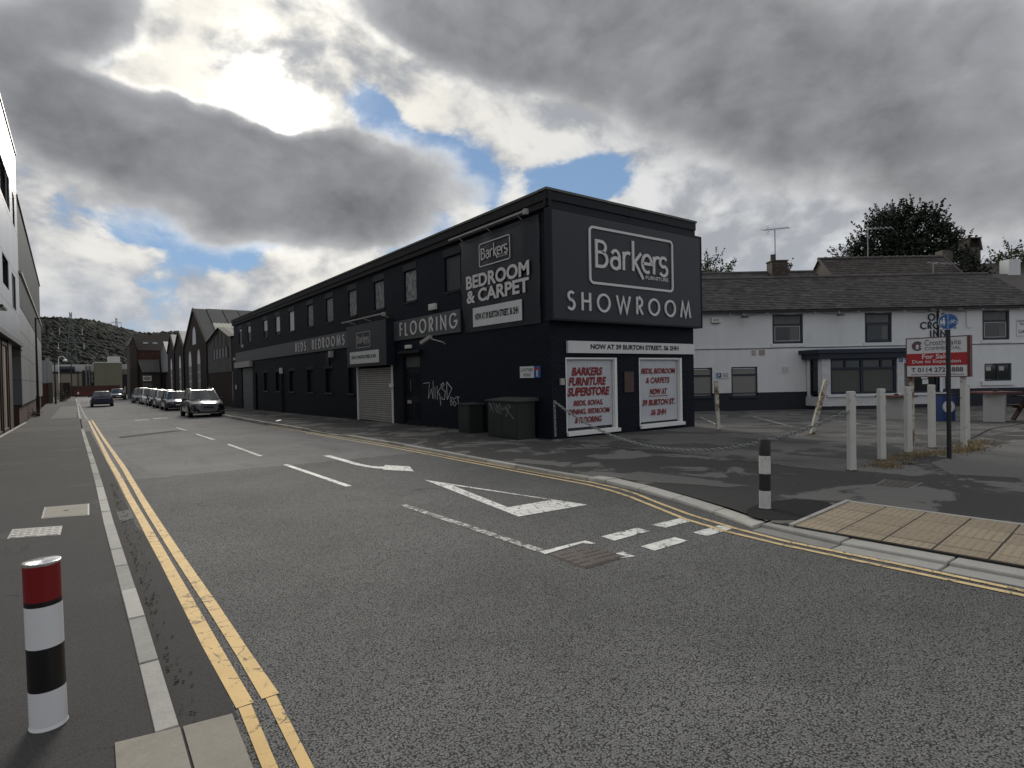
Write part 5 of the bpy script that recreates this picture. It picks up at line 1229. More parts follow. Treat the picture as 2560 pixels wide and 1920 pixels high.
# adult and child
for ox, sc in ((-.062, 1.0), (-.103, .68)):
    mb.poly([FS2(ox+.016*sc*cos(a*pi/5), cz+.055*sc+.016*sc*sin(a*pi/5)-.012*(1-sc)*3, .0062) for a in range(10)])
    o2 = -.012*(1-sc)*3
    mb.poly([FS2(ox+x*sc, cz+y*sc+o2, .0062) for x, y in ((-.026, -.03), (.026, -.03), (.012, .038), (-.012, .038))])
    disc_st([(ox-.009*sc, -.03*sc+o2), (ox-.012*sc, -.075*sc+o2)], .010*sc); disc_st([(ox+.009*sc, -.03*sc+o2), (ox+.012*sc, -.075*sc+o2)], .010*sc)
disc_st(arc(.038, -.02, .024, .024, 0, 360, 14), .005); disc_st(arc(.102, -.02, .024, .024, 0, 360, 14), .005)
disc_st([(.038, -.02), (.055, .018), (.088, .018), (.072, -.02), (.055, .018)], .005); disc_st([(.072, -.02), (.038, -.02)], .005); disc_st([(.102, -.02), (.088, .03), (.098, .03)], .005); disc_st([(.05, .026), (.062, .026)], .006)
mb.obj('symbols', 'panel_white', sp)
# bollards
mat('bollard_white', (.66, .66, .66), .35, var=.05, vscale=4, col2=(.25, .24, .22), mask=(7, .66, .8, .5))
mat('bollard_black', (.009, .009, .010), .35, var=.1)
mat('bollard_red', (.19, .010, .012), .3, var=.08)
mat('bollard_cap', (.75, .75, .75), .16, metal=.85, var=.1, vscale=6, noise2=.08)
mat('bollard_white_dirty', (.50, .49, .46), .6, var=.15, vscale=5, noise2=.1, col2=(.10, .095, .085), mask=(8, .55, .68, .75))
mat('bollard_black_worn', (.012, .012, .0125), .55, var=.2, col2=(.35, .34, .32), mask=(9, .66, .74, .7))
def bollard(label, x, y, h, r, bands, tilt):
    b = thing('bollard', label, 'bollard', (x, y, pz(x, y)), 0); b.rotation_euler = (tilt[0], tilt[1], 0)
    z1 = h
    for name, f, m1 in bands:
        z0 = h*(1-f); b1 = MB()
        b1.lathe([(r, max(z0, -.03)), (r, z1)] if z1 < h else [(r, z0), (r, z1-.01), (r-.006, z1)], (0, 0, 0), 40); b1.obj(name, m1, b, smooth='auto'); z1 = z0
    b1 = MB(); b1.lathe([(r, -.06), (r+.001, .0), (r+.004, .004), (r, .02)], (0, 0, 0), 32); b1.obj('foot', bands[-1][2], b, smooth='auto')
    return b
b = bollard('glossy bollard with white metal cap over red, white, black and white bands', -.155, 3.63, .80, .0745,
    [('cap_band', .012, 'bollard_cap'), ('red_band', .225, 'bollard_red'), ('black_ring', .255, 'bollard_black'), ('white_band', .505, 'bollard_white'), ('black_band', .765, 'bollard_black'), ('white_band', 1.0, 'bollard_white')], (0.004, -.012))
mb = MB(); mb.lathe([(.076, .792), (.0765, .803), (.07, .8045), (.0001, .806)], (0, 0, 0), 40); mb.obj('cap', 'bollard_cap', b, smooth='auto')
b = bollard('worn black and white banded bollard on the dark tarmac patch', 6.63, 3.85, .83, .066,
    [('black_band', .24, 'bollard_black_worn'), ('white_band', .5, 'bollard_white_dirty'), ('black_band', .745, 'bollard_black_worn'), ('white_band', 1.0, 'bollard_white_dirty')], (-.012, .035))
mb = MB(); a0, a1 = -1.15, -.55; mb.add([(.0667*cos(a), .0667*sin(a), z) for z in (.66, .79) for a in (a0, (a0+a1)/2, a1)], [(0, 1, 4, 3), (1, 2, 5, 4)]); mb.obj('sticker', 'panel_white', b)
# outdoor tables, planter, bench
def outdoor_table(label, x, y, h, rz_):
    r = thing('outdoor_table', label, 'table', (x, y, pz(x, y)), rz_, 'white pedestal tables outside the inn')
    b1 = MB(); b1.lathe([(.36, -.1), (.36, h-.005), (.30, h)], (0, 0, 0), 4); b1.T = None
    b1.obj('pedestal', 'table_base', r)
    b1 = MB(); b1.box(-.46, -.46, h, .46, .46, h+.05); b1.obj('top', 'table_red', r)
    b1 = MB(); b1.lathe([(.07, h+.05), (.07, h+.1), (.05, h+.11)], (.02, 0, 0), 10); b1.obj('ashtray', 'gutter_black', r)
outdoor_table('white pedestal table with a red top near the right edge', 22.5, 5.55, .86, -YAW+pi/4*0)
outdoor_table('white pedestal table with a red top partly behind the bay sill', 23.35, 8.55, .80, -YAW)
pl = thing('blue_bin', 'blue outdoor bin with a round white crown emblem', 'bin', (22.42, 6.83, pz(22.4, 6.8)), -YAW)
mb = MB(); mb.box(-.215, -.2, -.05, .215, .2, .84); mb.obj('body', 'bin_blue', pl)
mb = MB(); mb.box(-.23, -.215, .842, .23, .215, .88); mb.obj('lid', 'gutter_black', pl)
FPL = Frame((0, -.2, 0), (1, 0, 0), (0, -1, 0))
mb = MB(); mb.prism([FPL(x, y, .002) for x, y in arc(-.0, .47, .195, .195, 0, 360, 28)[:-1]], (0, -.004, 0)); mb.obj('disc', 'panel_white', pl)
mb = MB(); ribbon(mb, FPL, arc(0, .47, .165, .165, 0, 360, 24), .008, .006, .009, closed=True)
mb.poly([FPL(x, y, .0095) for x, y in ((-.08, .41), (.08, .41), (.09, .51), (.04, .47), (0, .54), (-.04, .47), (-.09, .51))]); mb.obj('crown_emblem', 'letter_black', pl)
bn = thing('picnic_bench', 'dark brown timber picnic bench cut by the right photo edge', 'bench', (23.15, 4.35, pz(23.1, 4.3)), -YAW)
for y0, z0, w_ in ((-.75, .45, .26), (.5, .45, .26)): mb = MB(); mb.box(-.9, y0, z0, .9, y0+w_, z0+.04); mb.obj('seat', 'timber_brown' , bn)
for i in range(5): mb = MB(); mb.box(-.9, -.36+.146*i, .74, .9, -.36+.146*i+.135, .78); mb.obj('plank', 'timber_brown', bn)
for x in (-.6, .6):
    for s_ in (-1, 1): mb = MB(); mb.obox((x, s_*.42, .37), (.025, 0, 0), Vector((0, -s_*.26, .37)), Vector((0, .05, .035*s_))); mb.obj('leg', 'timber_brown', bn)
    mb = MB(); mb.box(x+.03, -.75, .38, x+.07, .76, .45); mb.obj('brace', 'timber_brown', bn)
# dry weeds along the foot of the post row
mat('dry_grass', (.24, .185, .105), .9, var=.3, vscale=4, island=.5); mat('dead_litter', (.055, .04, .024), .95, var=.4, vscale=6, noise2=.3)
mb = MB()
def grass_tuft(x, y, n, hmax):
    z = pz(x, y)
    for _ in range(n):
        a = RNG.uniform(0, 2*pi); r = abs(RNG.gauss(0, .05)); hh = hmax*RNG.uniform(.35, 1); l = RNG.uniform(.2, 1.0)*hh
        p = Vector((x+r*cos(a), y+r*sin(a), z+.003)); d = Vector((cos(a), sin(a), 0)); sd = Vector((-d.y, d.x, 0))*.0035
        m_ = p+d*l*.4+Vector((0, 0, hh*.7)); e = p+d*l+Vector((0, 0, hh))
        mb.add([p-sd, p+sd, m_+sd*.8, m_-sd*.8, e], [(0, 1, 2, 3), (3, 2, 4)])
for _ in range(520):
    t = RNG.random(); x = 10.6+5.4*t; y = 4.22+.28*math.sin(t*7)+RNG.gauss(0, .13)
    if .02 < t < .42: y -= .12
    grass_tuft(x, y, RNG.randint(5, 12), RNG.uniform(.03, .085)*(1.3 if .3 < t < .75 else .9))
for _ in range(60): grass_tuft(RNG.uniform(14.2, 16.4), RNG.uniform(3.95, 4.3)+.0, 6, .06)
for _ in range(70): grass_tuft(9.70-.05*RNG.random(), RNG.uniform(14, 48), 5, .07)
mb.obj('dry_grass', 'dry_grass', kind='stuff')
mb = MB()
for _ in range(700):
    t = RNG.random(); x = 10.7+5.2*t; y = 4.2+RNG.gauss(0, .2); z = pz(x, y)+.005; a = RNG.uniform(0, pi); s_ = RNG.uniform(.008, .03)
    mb.quad((x+s_*cos(a), y+s_*sin(a), z), (x-s_*sin(a)*.5, y+s_*cos(a)*.5, z+.006), (x-s_*cos(a), y-s_*sin(a), z), (x+s_*sin(a)*.5, y-s_*cos(a)*.5, z+.004))
for _ in range(260):
    x = LK[3][1]+.03+abs(RNG.gauss(0, .05)); y = RNG.uniform(2.6, 12); z = rz(x, y)+.012; a = RNG.uniform(0, pi); s_ = RNG.uniform(.003, .008)
    mb.obox((x, y, z), (s_*cos(a), s_*sin(a), 0), (-s_*.6*sin(a), s_*.6*cos(a), 0), (0, 0, s_*.4))
mb.obj('leaf_litter', 'dead_litter', kind='stuff')
mb = MB(); mb.add([(7.0, 26.9, pz(7, 27)+.01), (7.22, 26.95, pz(7, 27)+.03), (7.2, 27.15, pz(7, 27)+.07), (6.98, 27.1, pz(7, 27)+.02)], [(0, 1, 2, 3)]); mb.obj('litter', 'panel_white', label='crumpled white scrap of paper on the pavement by the far kerb', cat='litter')
# ------------------------------------------------------------------ left side of the street
mat('clad_white', (.33, .34, .352), .35, metal=.15, var=.06, vscale=.6, streak=.05, island=.06)
mat('clad_grey', (.235, .24, .245), .45, metal=.2, var=.08, vscale=.5, streak=.1, island=.06)
mat('clad_dark', (.105, .105, .105), .55, metal=.1, var=.12, vscale=.4, streak=.15)
mat('corrugated_grey', (.13, .13, .125), .6, metal=.1, var=.15, vscale=.5, streak=.3)
mat('joint_black', (.02, .02, .021), .8, var=.1)
mat('door_timber', (.22, .165, .115), .7, var=.2, vscale=1.2, streak=.3)
mat('door_frame_brown', (.035, .018, .013), .6, var=.2)
brick_mat('red_brick', (.085, .036, .026), (.062, .028, .022), (.05, .045, .04), bump=.4)
brick_mat('red_brick_bright', (.14, .045, .03), (.10, .035, .026), (.06, .05, .045), bump=.4)
brick_mat('dark_brick', (.035, .024, .021), (.027, .02, .018), (.02, .018, .017), bump=.4)
brick_mat('brown_brick', (.05, .033, .026), (.04, .027, .022), (.03, .027, .024), bump=.4)
brick_mat('stone_block', (.075, .062, .052), (.058, .05, .043), (.035, .03, .027), bump=.5, scale=.5)
mat('sheet_dark', (.055, .054, .054), .7, var=.25, vscale=.5, island=.15, streak=.2)
mat('sheet_cream', (.60, .58, .47), .85, var=.22, vscale=.8, streak=.15, col2=(.2, .18, .14), mask=(1.2, .56, .74, .6))
mat('sheet_white', (.66, .64, .59), .8, var=.2, vscale=.6, col2=(.25, .19, .13), mask=(.9, .55, .7, .5))
mat('board_grey', (.10, .098, .09), .85, var=.25, vscale=.8, streak=.3, island=.12)
mat('roof_brown', (.045, .034, .029), .85, var=.35, vscale=.6, noise2=.2, n2scale=6)
mat('tan_wall', (.21, .185, .14), .85, var=.1, vscale=.4)
mat('olive_wall', (.155, .145, .105), .85, var=.1, vscale=.3, streak=.1)
mat('pale_roof', (.48, .47, .44), .7, var=.15, vscale=.4)
mat('tank_navy', (.02, .024, .035), .6, var=.2)
mat('lamp_black', (.010, .010, .011), .45, var=.1)
mat('steel_grey', (.15, .15, .155), .5, metal=.4, var=.2)
mat('barrier_red', (.09, .010, .009), .5, var=.15)
FLW = Frame((-2.35, 0, 0), (0, 1, 0), (1, 0, 0))
ob = thing('office_building', 'tall pale metal clad office block with dark windows over brown timber doors', 'building', (-2.35, 30, 0), world=True)
ow = [(24, 9.6, 35.27, 11.15), (36.69, 9.45, 37.88, 11.0), (31.05, 5.83, 33.7, 7.08), (35.2, 5.28, 37.2, 6.9), (24.5, 5.83, 28.3, 7.08)]
mb = MB(); FLW.wall(mb, 14, 3.8, 39.3, 13.5, ow, depth=.2, n=-.03); mb.quad(FLW(39.3, 3.8, 0), FLW(39.3, 3.8, -9), FLW(39.3, 13.5, -9), FLW(39.3, 13.5, 0)); mb.quad(FLW(14, 13.5, 0), FLW(39.3, 13.5, 0), FLW(39.3, 13.5, -9), FLW(14, 13.5, -9)); mb.obj('wall', 'joint_black', ob)
cols = [20.5, 23.9, 27.3, 30.7, 34.1, 37.5 if False else 36.05, 39.3]; rws = [3.85, 5.2, 7.15, 9.35, 11.25, 13.45]
for a, b in zip(cols, cols[1:]):
    for c, d in zip(rws, rws[1:]):
        hs = [h for h in ow if h[0] < b and h[2] > a and h[1] < d and h[3] > c]
        hs = [(max(h[0], a+.008), max(h[1], c+.008), min(h[2], b-.008), min(h[3], d-.008)) for h in hs]
        mb = MB(); FLW.wall(mb, a+.008, c+.008, b-.008, d-.008, hs, depth=.05, n=.001); mb.obj('cladding_panel', 'clad_white', ob)
for s0, t0, s1, t1 in ow:
    mb = MB(); FLW.frame(mb, s0+.002, t0+.002, s1-.002, t1-.002, .06, -.2, -.1, bars=[('v', s0+(s1-s0)*q, .05) for q in ((.5,) if s1-s0 < 3 else (.25, .5, .75))]); w = mb.obj('window', 'lamp_black', ob)
    mb = MB(); FLW.sheet(mb, s0+.05, t0+.05, s1-.05, t1-.05, -.16); mb.obj('pane', 'glass_dark', w)
mb = MB(); FLW.box(mb, 14, 13.5, 39.32, 13.62, -.3, .05); mb.obj('parapet', 'lamp_black', ob)
mb = MB(); FLW.box(mb, 14, 3.64, 39.35, 3.83, -1.2, .10); mb.obj('canopy', 'clad_dark', ob)
mb = MB(); FLW.wall(mb, 14, -.4, 34.7, 3.64, [], n=-.22); mb.quad(FLW(34.7, -.4, -.22), FLW(34.7, -.4, -3.5), FLW(34.7, 3.64, -3.5), FLW(34.7, 3.64, -.22)); mb.obj('ground_floor_wall', 'door_frame_brown', ob)
for a, b in ((31.0, 33.1), (27.6, 30.4), (23.8, 27.0)):
    d = thing('x', None, None) if False else None
    mb = MB(); FLW.frame(mb, a, -.25, b, 3.5, .14, -.219, -.08); dr = mb.obj('door', 'door_frame_brown', ob)
    n_ = 6
    for i in range(n_): mb = MB(); FLW.box(mb, a+.15+(b-a-.3)*i/n_+.008, -.22, a+.15+(b-a-.3)*(i+1)/n_-.008, 3.35, -.2, -.13+RNG.uniform(-.006, .006)); mb.obj('plank', 'door_timber', dr)
mb = MB(); FLW.box(mb, 33.3, -.25, 34.72, 3.62, -.215, -.05); mb.obj('pier', 'door_frame_brown', ob)
strip('pavement_edge', 'kerb_pale', rows(14, 40), lambda y: -2.34, lambda y: -2.22, pz, .006, 1)
lt = thing('wall_light', 'dark downlight fitting on the pale office cladding at the left photo edge', 'light', FLW(27.6, 4.4), world=True)
mb = MB(); FLW.box(mb, 26.9, 4.42, 28.4, 4.5, .0, .3); mb.obj('hood', 'lamp_black', lt); mb = MB(); FLW.box(mb, 27.1, 4.4, 28.2, 4.418, .05, .26); mb.obj('lens', 'panel_white', lt)
cc = thing('cctv_camera', 'small dark camera under the end of the office canopy', 'camera', FLW(38.9, 3.4), world=True)
mb = MB(); FLW.box(mb, 37.9, 3.42, 39.0, 3.52, -.02, .08); mb.obj('body', 'lamp_black', cc); mb = MB(); FLW.box(mb, 38.4, 3.5, 38.5, 3.63, .0, .04); mb.obj('bracket', 'lamp_black', cc)
# the long clad shed beyond it, turned a degree off the street
a87 = rad(.87); FL2 = Frame((-2.35, 39.32, 0), (-sin(a87), cos(a87), 0), (cos(a87), sin(a87), 0))
wb = thing('warehouse', 'long grey metal clad warehouse on a brick plinth beside the black lamp post', 'building', FL2(15, 0), world=True)
FS_ = Frame((-2.35, 39.32, 0), (1, 0, 0), (0, -1, 0))
mb = MB(); FL2.wall(mb, 0, .6, 34.6, 7.5, n=-.03); FL2.wall(mb, 0, 7.5, 34.6, 11.4, n=-.08); FS_.wall(mb, -9, .6, -.03, 11.4, n=-.03); mb.obj('wall', 'joint_black', wb)
mb = MB(); FL2.wall(mb, 0.02, -.7, 34.6, .62, n=-.14); FS_.wall(mb, -9, -.7, -.14, .62, n=-.02); mb.obj('plinth', 'red_brick', wb)
ch = [.66, 1.95, 3.22, 4.5, 5.76]
for i in range(9):
    a, b = i*3.84, (i+1)*3.84
    for c, d in zip(ch, ch[1:]): mb = MB(); FL2.box(mb, a+.012, c+.012, min(b, 34.6)-.012, d-.012, -.028, .0); mb.obj('cladding_panel', 'clad_grey', wb)
for i in range(2):
    for c, d in zip(ch, ch[1:]): mb = MB(); FS_.box(mb, -.03-3.2*(i+1)+.012, c+.012, -.032-3.2*i-.012, d-.012, -.028, .0); mb.obj('cladding_panel', 'clad_dark', wb)
def corrugated(mb, fr, s0, t0, s1, t1, n0, pitch, amp, slope=0.):
    n = max(2, int((s1-s0)/pitch*2)); V = []
    for i in range(n+1):
        s = s0+(s1-s0)*i/n; h = n0+(amp if i % 2 else 0); V += [fr(s, t0, h), fr(s, t1+slope*(s-s0)/(s1-s0), h)]
    mb.add(V, [(2*i, 2*i+2, 2*i+3, 2*i+1) for i in range(n)])
mb = MB(); corrugated(mb, FL2, 0, 5.78, 34.6, 7.46, -.02, .5, .05); mb.obj('corrugated_sheet', 'corrugated_grey', wb, kind='stuff')
mb = MB(); corrugated(mb, FL2, 0, 7.58, 34.6, 11.45, -.06, .5, .05); mb.obj('corrugated_sheet', 'corrugated_grey', wb, kind='stuff')
mb = MB(); FL2.box(mb, 0, 7.46, 34.8, 7.60, -.05, .12); mb.obj('gutter', 'lamp_grey', wb)
mb = MB(); FL2.box(mb, 0, 11.4, 34.7, 11.52, -.3, .06); mb.obj('verge', 'clad_dark', wb)
def lamp_post(label, x, y, h, arm, m1='lamp_black', r=.075, y_arm=0, group=None):
    z = pz(x, y)
    L = thing('street_lamp', label, 'street lamp', (x, y, z), world=True, group=group)
    b1 = MB(); b1.tube([(x, y, z-.1), (x, y, z+1.35)], r*1.35, 10); b1.obj('base', m1, L, smooth='auto')
    b1 = MB(); b1.tube([(x, y, z+1.351), (x, y, z+h)], r, 10, r1=r*.62); b1.obj('pole', m1, L, smooth='auto')
    b1 = MB(); b1.tube([(x, y, z+h-.06), (x+arm*.5, y+y_arm*.5, z+h-.02), (x+arm, y+y_arm, z+h-.02)], r*.45, 6); b1.obj('arm', m1, L)
    b1 = MB(); b1.obox((x+arm*1.25, y+y_arm*1.2, z+h-.03), (abs(arm)*.32+.05, 0, 0), (0, .13, 0), (0, 0, .05)); b1.obj('lantern', m1, L)
    return L
lamp_post('tall black street lamp beside the grey warehouse wall', -2.2, 50, 6.55, .75)
lamp_post('black street lamp by the corrugated grey shed, second along the left pavement', -2.05, 80.5, 5.95, -.4)
lamp_post('thin dark street lamp in front of the tan factory wall', -2.2, 114, 5.4, .5, r=.05)
lamp_post('dark twin armed street lamp at the far end of the street', -1.0, 130.5, 6.0, -1.2, r=.12)
sw = thing('swan_neck_lamp', 'white swan neck lamp rising above the far factory roof', 'street lamp', (-2.7, 128, -.5), world=True)
mb = MB(); mb.tube([(-2.7, 128, -.5), (-2.7, 128, 6.2)]+[(-2.7+.45-.45*cos(rad(q)), 128, 6.2+.45*sin(rad(q))) for q in range(20, 170, 25)]+[(-1.78, 128, 6.1)], .07, 6); mb.obj('pole', 'plastic_white', sw)
mb = MB(); mb.lathe([(.33, -.25), (.25, 0), (.08, .12)], (-1.78, 128, 6.05), 10); mb.obj('shade', 'plastic_white', sw)
# sheds and walls further down the left side
sh = thing('metal_shed', 'small pale corrugated shed on a red brick base at the left pavement end', 'shed', (-3, 84, 0), world=True)
F84 = Frame((0, 84, 0), (1, 0, 0), (0, -1, 0)); F84s = Frame((-2.62, 84, 0), (0, 1, 0), (1, 0, 0))
mb = MB(); corrugated(mb, F84, -5.5, 1.9, -2.62, 4.35, 0, .3, .05); mb.obj('front_sheet', 'clad_grey', sh); mb = MB(); corrugated(mb, F84s, 0, 1.9, 8, 4.35, 0, .3, .05); mb.obj('side_sheet', 'clad_white', sh)
mb = MB(); mb.box(-5.5, 84.05, 4.35, -2.6, 92, 4.45); mb.obj('roof', 'clad_grey', sh); mb = MB(); mb.box(-5.5, 84.06, -.6, -2.72, 91.9, 1.89); mb.obj('base', 'red_brick', sh)
mb = MB(); mb.box(-2.95, 84.2, 4.46, -2.62, 85, 4.75); mb.obj('vent_box', 'clad_grey', sh)
for x0, x1, m1 in ((-2.70, -2.35, 'stone_sooty'), (-1.95, -1.6, 'stone_sooty')):
    mb = MB(); mb.box(x0, 83.6 if x0 < -2.5 else 92.4, -.6, x1, 84.04 if x0 < -2.5 else 92.8, 1.95); mb.obj('gate_pier', m1, label='weathered stone gate pier against the small corrugated shed' if x0 < -2.5 else 'second weathered gate pier past the corrugated shed', cat='pier')
mb = MB(); mb.box(-2.3, 113, -.7, 0-1.05, 113.4, 2.0); mb.obj('brick_wall', 'dark_brick', label='dark brick yard wall closing the left pavement', cat='wall')
mb = MB(); mb.box(-2.4, 131.5, -.7, 6.2, 131.9, 1.42); mb.obj('brick_wall', 'red_brick', label='long low red brick wall across the end of the street', cat='wall')
for i, (x, lab) in enumerate(((-.1, 'leftmost red plastic road barrier with a white disc'), (1.15, 'red plastic road barrier just left of the blue car'), (2.35, 'red plastic road barrier mostly hidden by the blue car'))):
    r = thing('traffic_barrier', lab, 'barrier', (x, 128.5, rz(x, 128)), .05*i, 'red barriers at the street end')
    mb = MB(); mb.box(-.55, -.03, .25, .55, .03, .95); mb.obj('panel', 'barrier_red', r)
    for q in (-.4, .4): mb = MB(); mb.box(q-.06, -.2, 0, q+.06, .2, .24); mb.obj('foot', 'barrier_red', r)
    if i == 0: mb = MB(); mb.prism([(.14*cos(a*pi/6), -.04, .66+.2*sin(a*pi/6)) for a in range(12)], (0, -.01, 0)); mb.obj('disc', 'panel_white', r)
def zz(z): return 1.65+(z-1.65)*1.217
fb_ = thing('factory_building', 'far tan factory with a pale flat roof edge and a dark tank', 'factory', (-2, 140, 0), world=True)
mb = MB(); mb.box(-14, 140, -.7, 1.95, 150, zz(3.42)); mb.obj('wall', 'tan_wall', fb_)
mb = MB(); mb.box(-14, 139.9, zz(3.45), 0.2, 150, zz(3.75)); mb.obj('beam', 'lamp_black', fb_)
mb = MB(); mb.box(-14, 142, zz(3.7), 2.6, 165, zz(4.9)); mb.obj('roof_edge', 'pale_roof', fb_)
mb = MB(); mb.tube([(-3.0, 141, zz(4.15)), (-.5, 141, zz(4.15))], .55, 10); mb.obj('tank', 'tank_navy', fb_)
for x in (1.25, 1.75): mb = MB(); mb.tube([(x, 139.6, -.6), (x, 139.6, zz(4.6))], .17, 8); mb.obj('flue', 'steel_grey', fb_)
mb = MB(); mb.box(-.15, 139.9, -.6, .0, 139.99, zz(3.4)); mb.box(.55, 139.9, -.6, 2.0, 139.98, zz(3.9)); mb.obj('dark_bay', 'lamp_black', fb_)
f2 = thing('factory_building', 'far olive beige windowless factory block behind the parked grey car', 'factory', (5, 138, 0), world=True)
mb = MB(); mb.box(2.45, 138, -.7, 6.9, 150, 5.75); mb.obj('wall', 'olive_wall', f2)
mb = MB(); mb.box(2.4, 137.9, 5.75, 6.95, 150, 5.95); mb.obj('parapet', 'pale_roof', f2); mb = MB(); mb.box(4.75, 139, 5.96, 6.7, 143, 7.1); mb.obj('plant_box', 'pale_roof', f2)
mb = MB(); mb.box(4.3, 137.96, -.6, 4.34, 137.99, 5.7); mb.obj('panel_joint', 'tan_wall', f2)
f3 = thing('factory_building', 'low far building with a dark loading door beside the stone workshop', 'factory', (8, 142, 0), world=True)
mb = MB(); mb.box(6.95, 142, -.7, 14, 150, 5.2); mb.obj('wall', 'tan_wall', f3); mb = MB(); mb.box(6.9, 141.9, 4.6, 14, 141.99, 5.6); mb.obj('roof_edge', 'pale_roof', f3)
mb = MB(); mb.box(7.2, 141.9, -.6, 9.5, 141.99, 3.6); mb.obj('loading_door', 'lamp_black', f3)

# ------------------------------------------------------------------ right side of the street beyond the shop
BZ = -.6
cs_ = thing('clad_workshop', 'low gabled workshop with grey boarding over dark brick beside the showroom', 'workshop', (X0, 55, 0), world=True)
PR = [(-60.62, 5.22), (-54.4, 6.26), (-50.2, 5.23)]
mb = MB(); FA.wall(mb, -60.62, BZ, -50.18, 2.46, n=0); FA.wall(mb, -50.18, BZ, -49.1, 5.1, n=-.01); mb.obj('wall', 'brown_brick', cs_)
def gable_poly(fr, s0, t0, prof, n): return [fr(s0, t0, n)]+[fr(prof[-1][0], t0, n)]+[fr(s, t, n) for s, t in prof[::-1]]
mb = MB(); mb.poly(gable_poly(FA, -60.62, 2.46, PR, -.02)); mb.obj('backing', 'lamp_black', cs_)
def prof_t(prof, s):
    for (a, p), (b, q) in zip(prof, prof[1:]):
        if a <= s <= b: return p+(q-p)*(s-a)/(b-a)
    return prof[-1][1]
WB = (-58.3, 3.6, -51.6, 4.55); s = -60.6; k = 0
while s < -50.25:
    e = min(s+.86, -50.2)
    m1 = 'board_grey'
    if e < WB[0]+.3 or s > WB[2]-.3: mb = MB(); mb.prism([FA(s+.015, 2.48, 0), FA(e-.015, 2.48, 0), FA(e-.015, prof_t(PR, e)-.05, 0), FA(s+.015, prof_t(PR, s)-.05, 0)], FA.N*.03); mb.obj('board', m1, cs_)
    else:
        mb = MB(); FA.box(mb, s+.015, 2.48, e-.015, WB[1]-.04, .0, .03); mb.obj('board', m1, cs_)
        mb = MB(); pk = [FA(s+.02, WB[3]+.05, 0), FA(e-.02-.25*(k % 2), WB[3]+.05, 0), FA(e-.02-.25*(k % 2), prof_t(PR, e)-.06, 0), FA(s+.02, prof_t(PR, s)-.06, 0)]
        mb.prism(pk, FA.N*.03); mb.obj('board', m1, cs_)
    s = e; k += 1
mb = MB(); FA.frame(mb, *WB, .07, -.01, .045, bars=[('v', WB[0]+(WB[2]-WB[0])*q, .06) for q in (.2, .4, .6, .8)]); w = mb.obj('window', 'lamp_black', cs_)
mb = MB(); FA.sheet(mb, WB[0], WB[1], WB[2], WB[3], .0); mb.obj('pane', 'steel_grey', w)
for i in range(2):
    (a, p), (b, q) = PR[i], PR[i+1]
    mb = MB(); n_ = 46; V = []
    for j in range(n_+1):
        xx = .25-j*.5; am = .06*(j % 2); V += [FA(a-(.15 if i == 0 else 0), p+am-(.03 if i == 0 else 0), xx), FA(b+(.15 if i else 0), q+am, xx)]
    mb.add(V, [(2*j, 2*j+1, 2*j+3, 2*j+2) for j in range(n_)]); mb.obj('roof', 'roof_brown', cs_)
    mb = MB(); mb.prism([FA(a, p-.18, .03), FA(b, q-.18, .03), FA(b, q+.02, .03), FA(a, p+.02, .03)], FA.N*.05); mb.obj('barge_board', 'lamp_black', cs_)
wk = thing('brick_workshop', 'long dark brick workshop with three steep gables and tall arched windows', 'workshop', (X0, 75, 0), world=True)
GB = [[(-75.7, 5.55), (-68.4, 9.29), (-60.7, 5.25)], [(-83.9, 5.7), (-79.75, 7.8), (-75.7, 5.75)], [(-91.0, 5.7), (-87.35, 7.9), (-83.9, 5.72)]]
def lancet(s, t0, t1, w_, tspring): # outline of a pointed window
    h = t1-tspring
    return [(s-w_/2, t0), (s+w_/2, t0)]+[(s+w_/2*cos(rad(q))**.7, tspring+h*sin(rad(q))) for q in (0, 15, 30, 45, 60, 75, 84)]+[(s, t1)]+[(s-w_/2*cos(rad(q))**.7, tspring+h*sin(rad(q))) for q in (84, 75, 60, 45, 30, 15, 0)]
LN = [(-71.4, .9, 4.95, 1.9, 3.4), (-65.75, .9, 4.9, 1.7, 3.5), (-79.2, .9, 4.8, 1.45, 3.4), (-87.3, .9, 4.75, 1.45, 3.4), (-68.35, 5.6, 7.35, 2.2, 5.65)]
for g in GB: mb = MB(); mb.poly(gable_poly(FA, g[0][0], BZ, g, 0)); mb.obj('gable_wall', 'dark_brick' if g is not GB[0] else 'brown_brick', wk)
for j, L in enumerate(LN):
    o = lancet(*L); mb = MB(); mb.prism([FA(s, t, .0) for s, t in lancet(L[0], L[1]-.05, L[2]+.12, L[3]+.3, L[4])], FA.N*.02); w = mb.obj('window', 'lamp_black', wk)
    ox = [(s+.0, t) for s, t in o]
    mb = MB(); mb.poly([FA(s, t, .024) for s, t in ox]); mb.obj('pane', 'steel_grey' if j < 4 else 'window_board_pale', w)
    if j < 4:
        up_ = [(s, t) for s, t in o[2:] if t > L[4]-.01]
        mb = MB(); mb.poly([FA(s, t, .03) for s, t in up_]); mb.obj('head_board', 'window_board_pale', w)
        mb = MB()
        for q in (1/3, 2/3): FA.box(mb, L[0]-L[3]/2+L[3]*q-.03, L[1], L[0]-L[3]/2+L[3]*q+.03, L[4], .026, .05)
        for q in (.35, .68): FA.box(mb, L[0]-L[3]/2, L[1]+(L[4]-L[1])*q-.04, L[0]+L[3]/2, L[1]+(L[4]-L[1])*q+.04, .026, .048)
        mb.obj('glazing_bars', 'panel_white', w)
        mb = MB(); FA.box(mb, L[0]-L[3]/2-.1, L[1]-.2, L[0]+L[3]/2+.1, L[1]-.06, .003, .1); mb.obj('sill', 'panel_white', w)
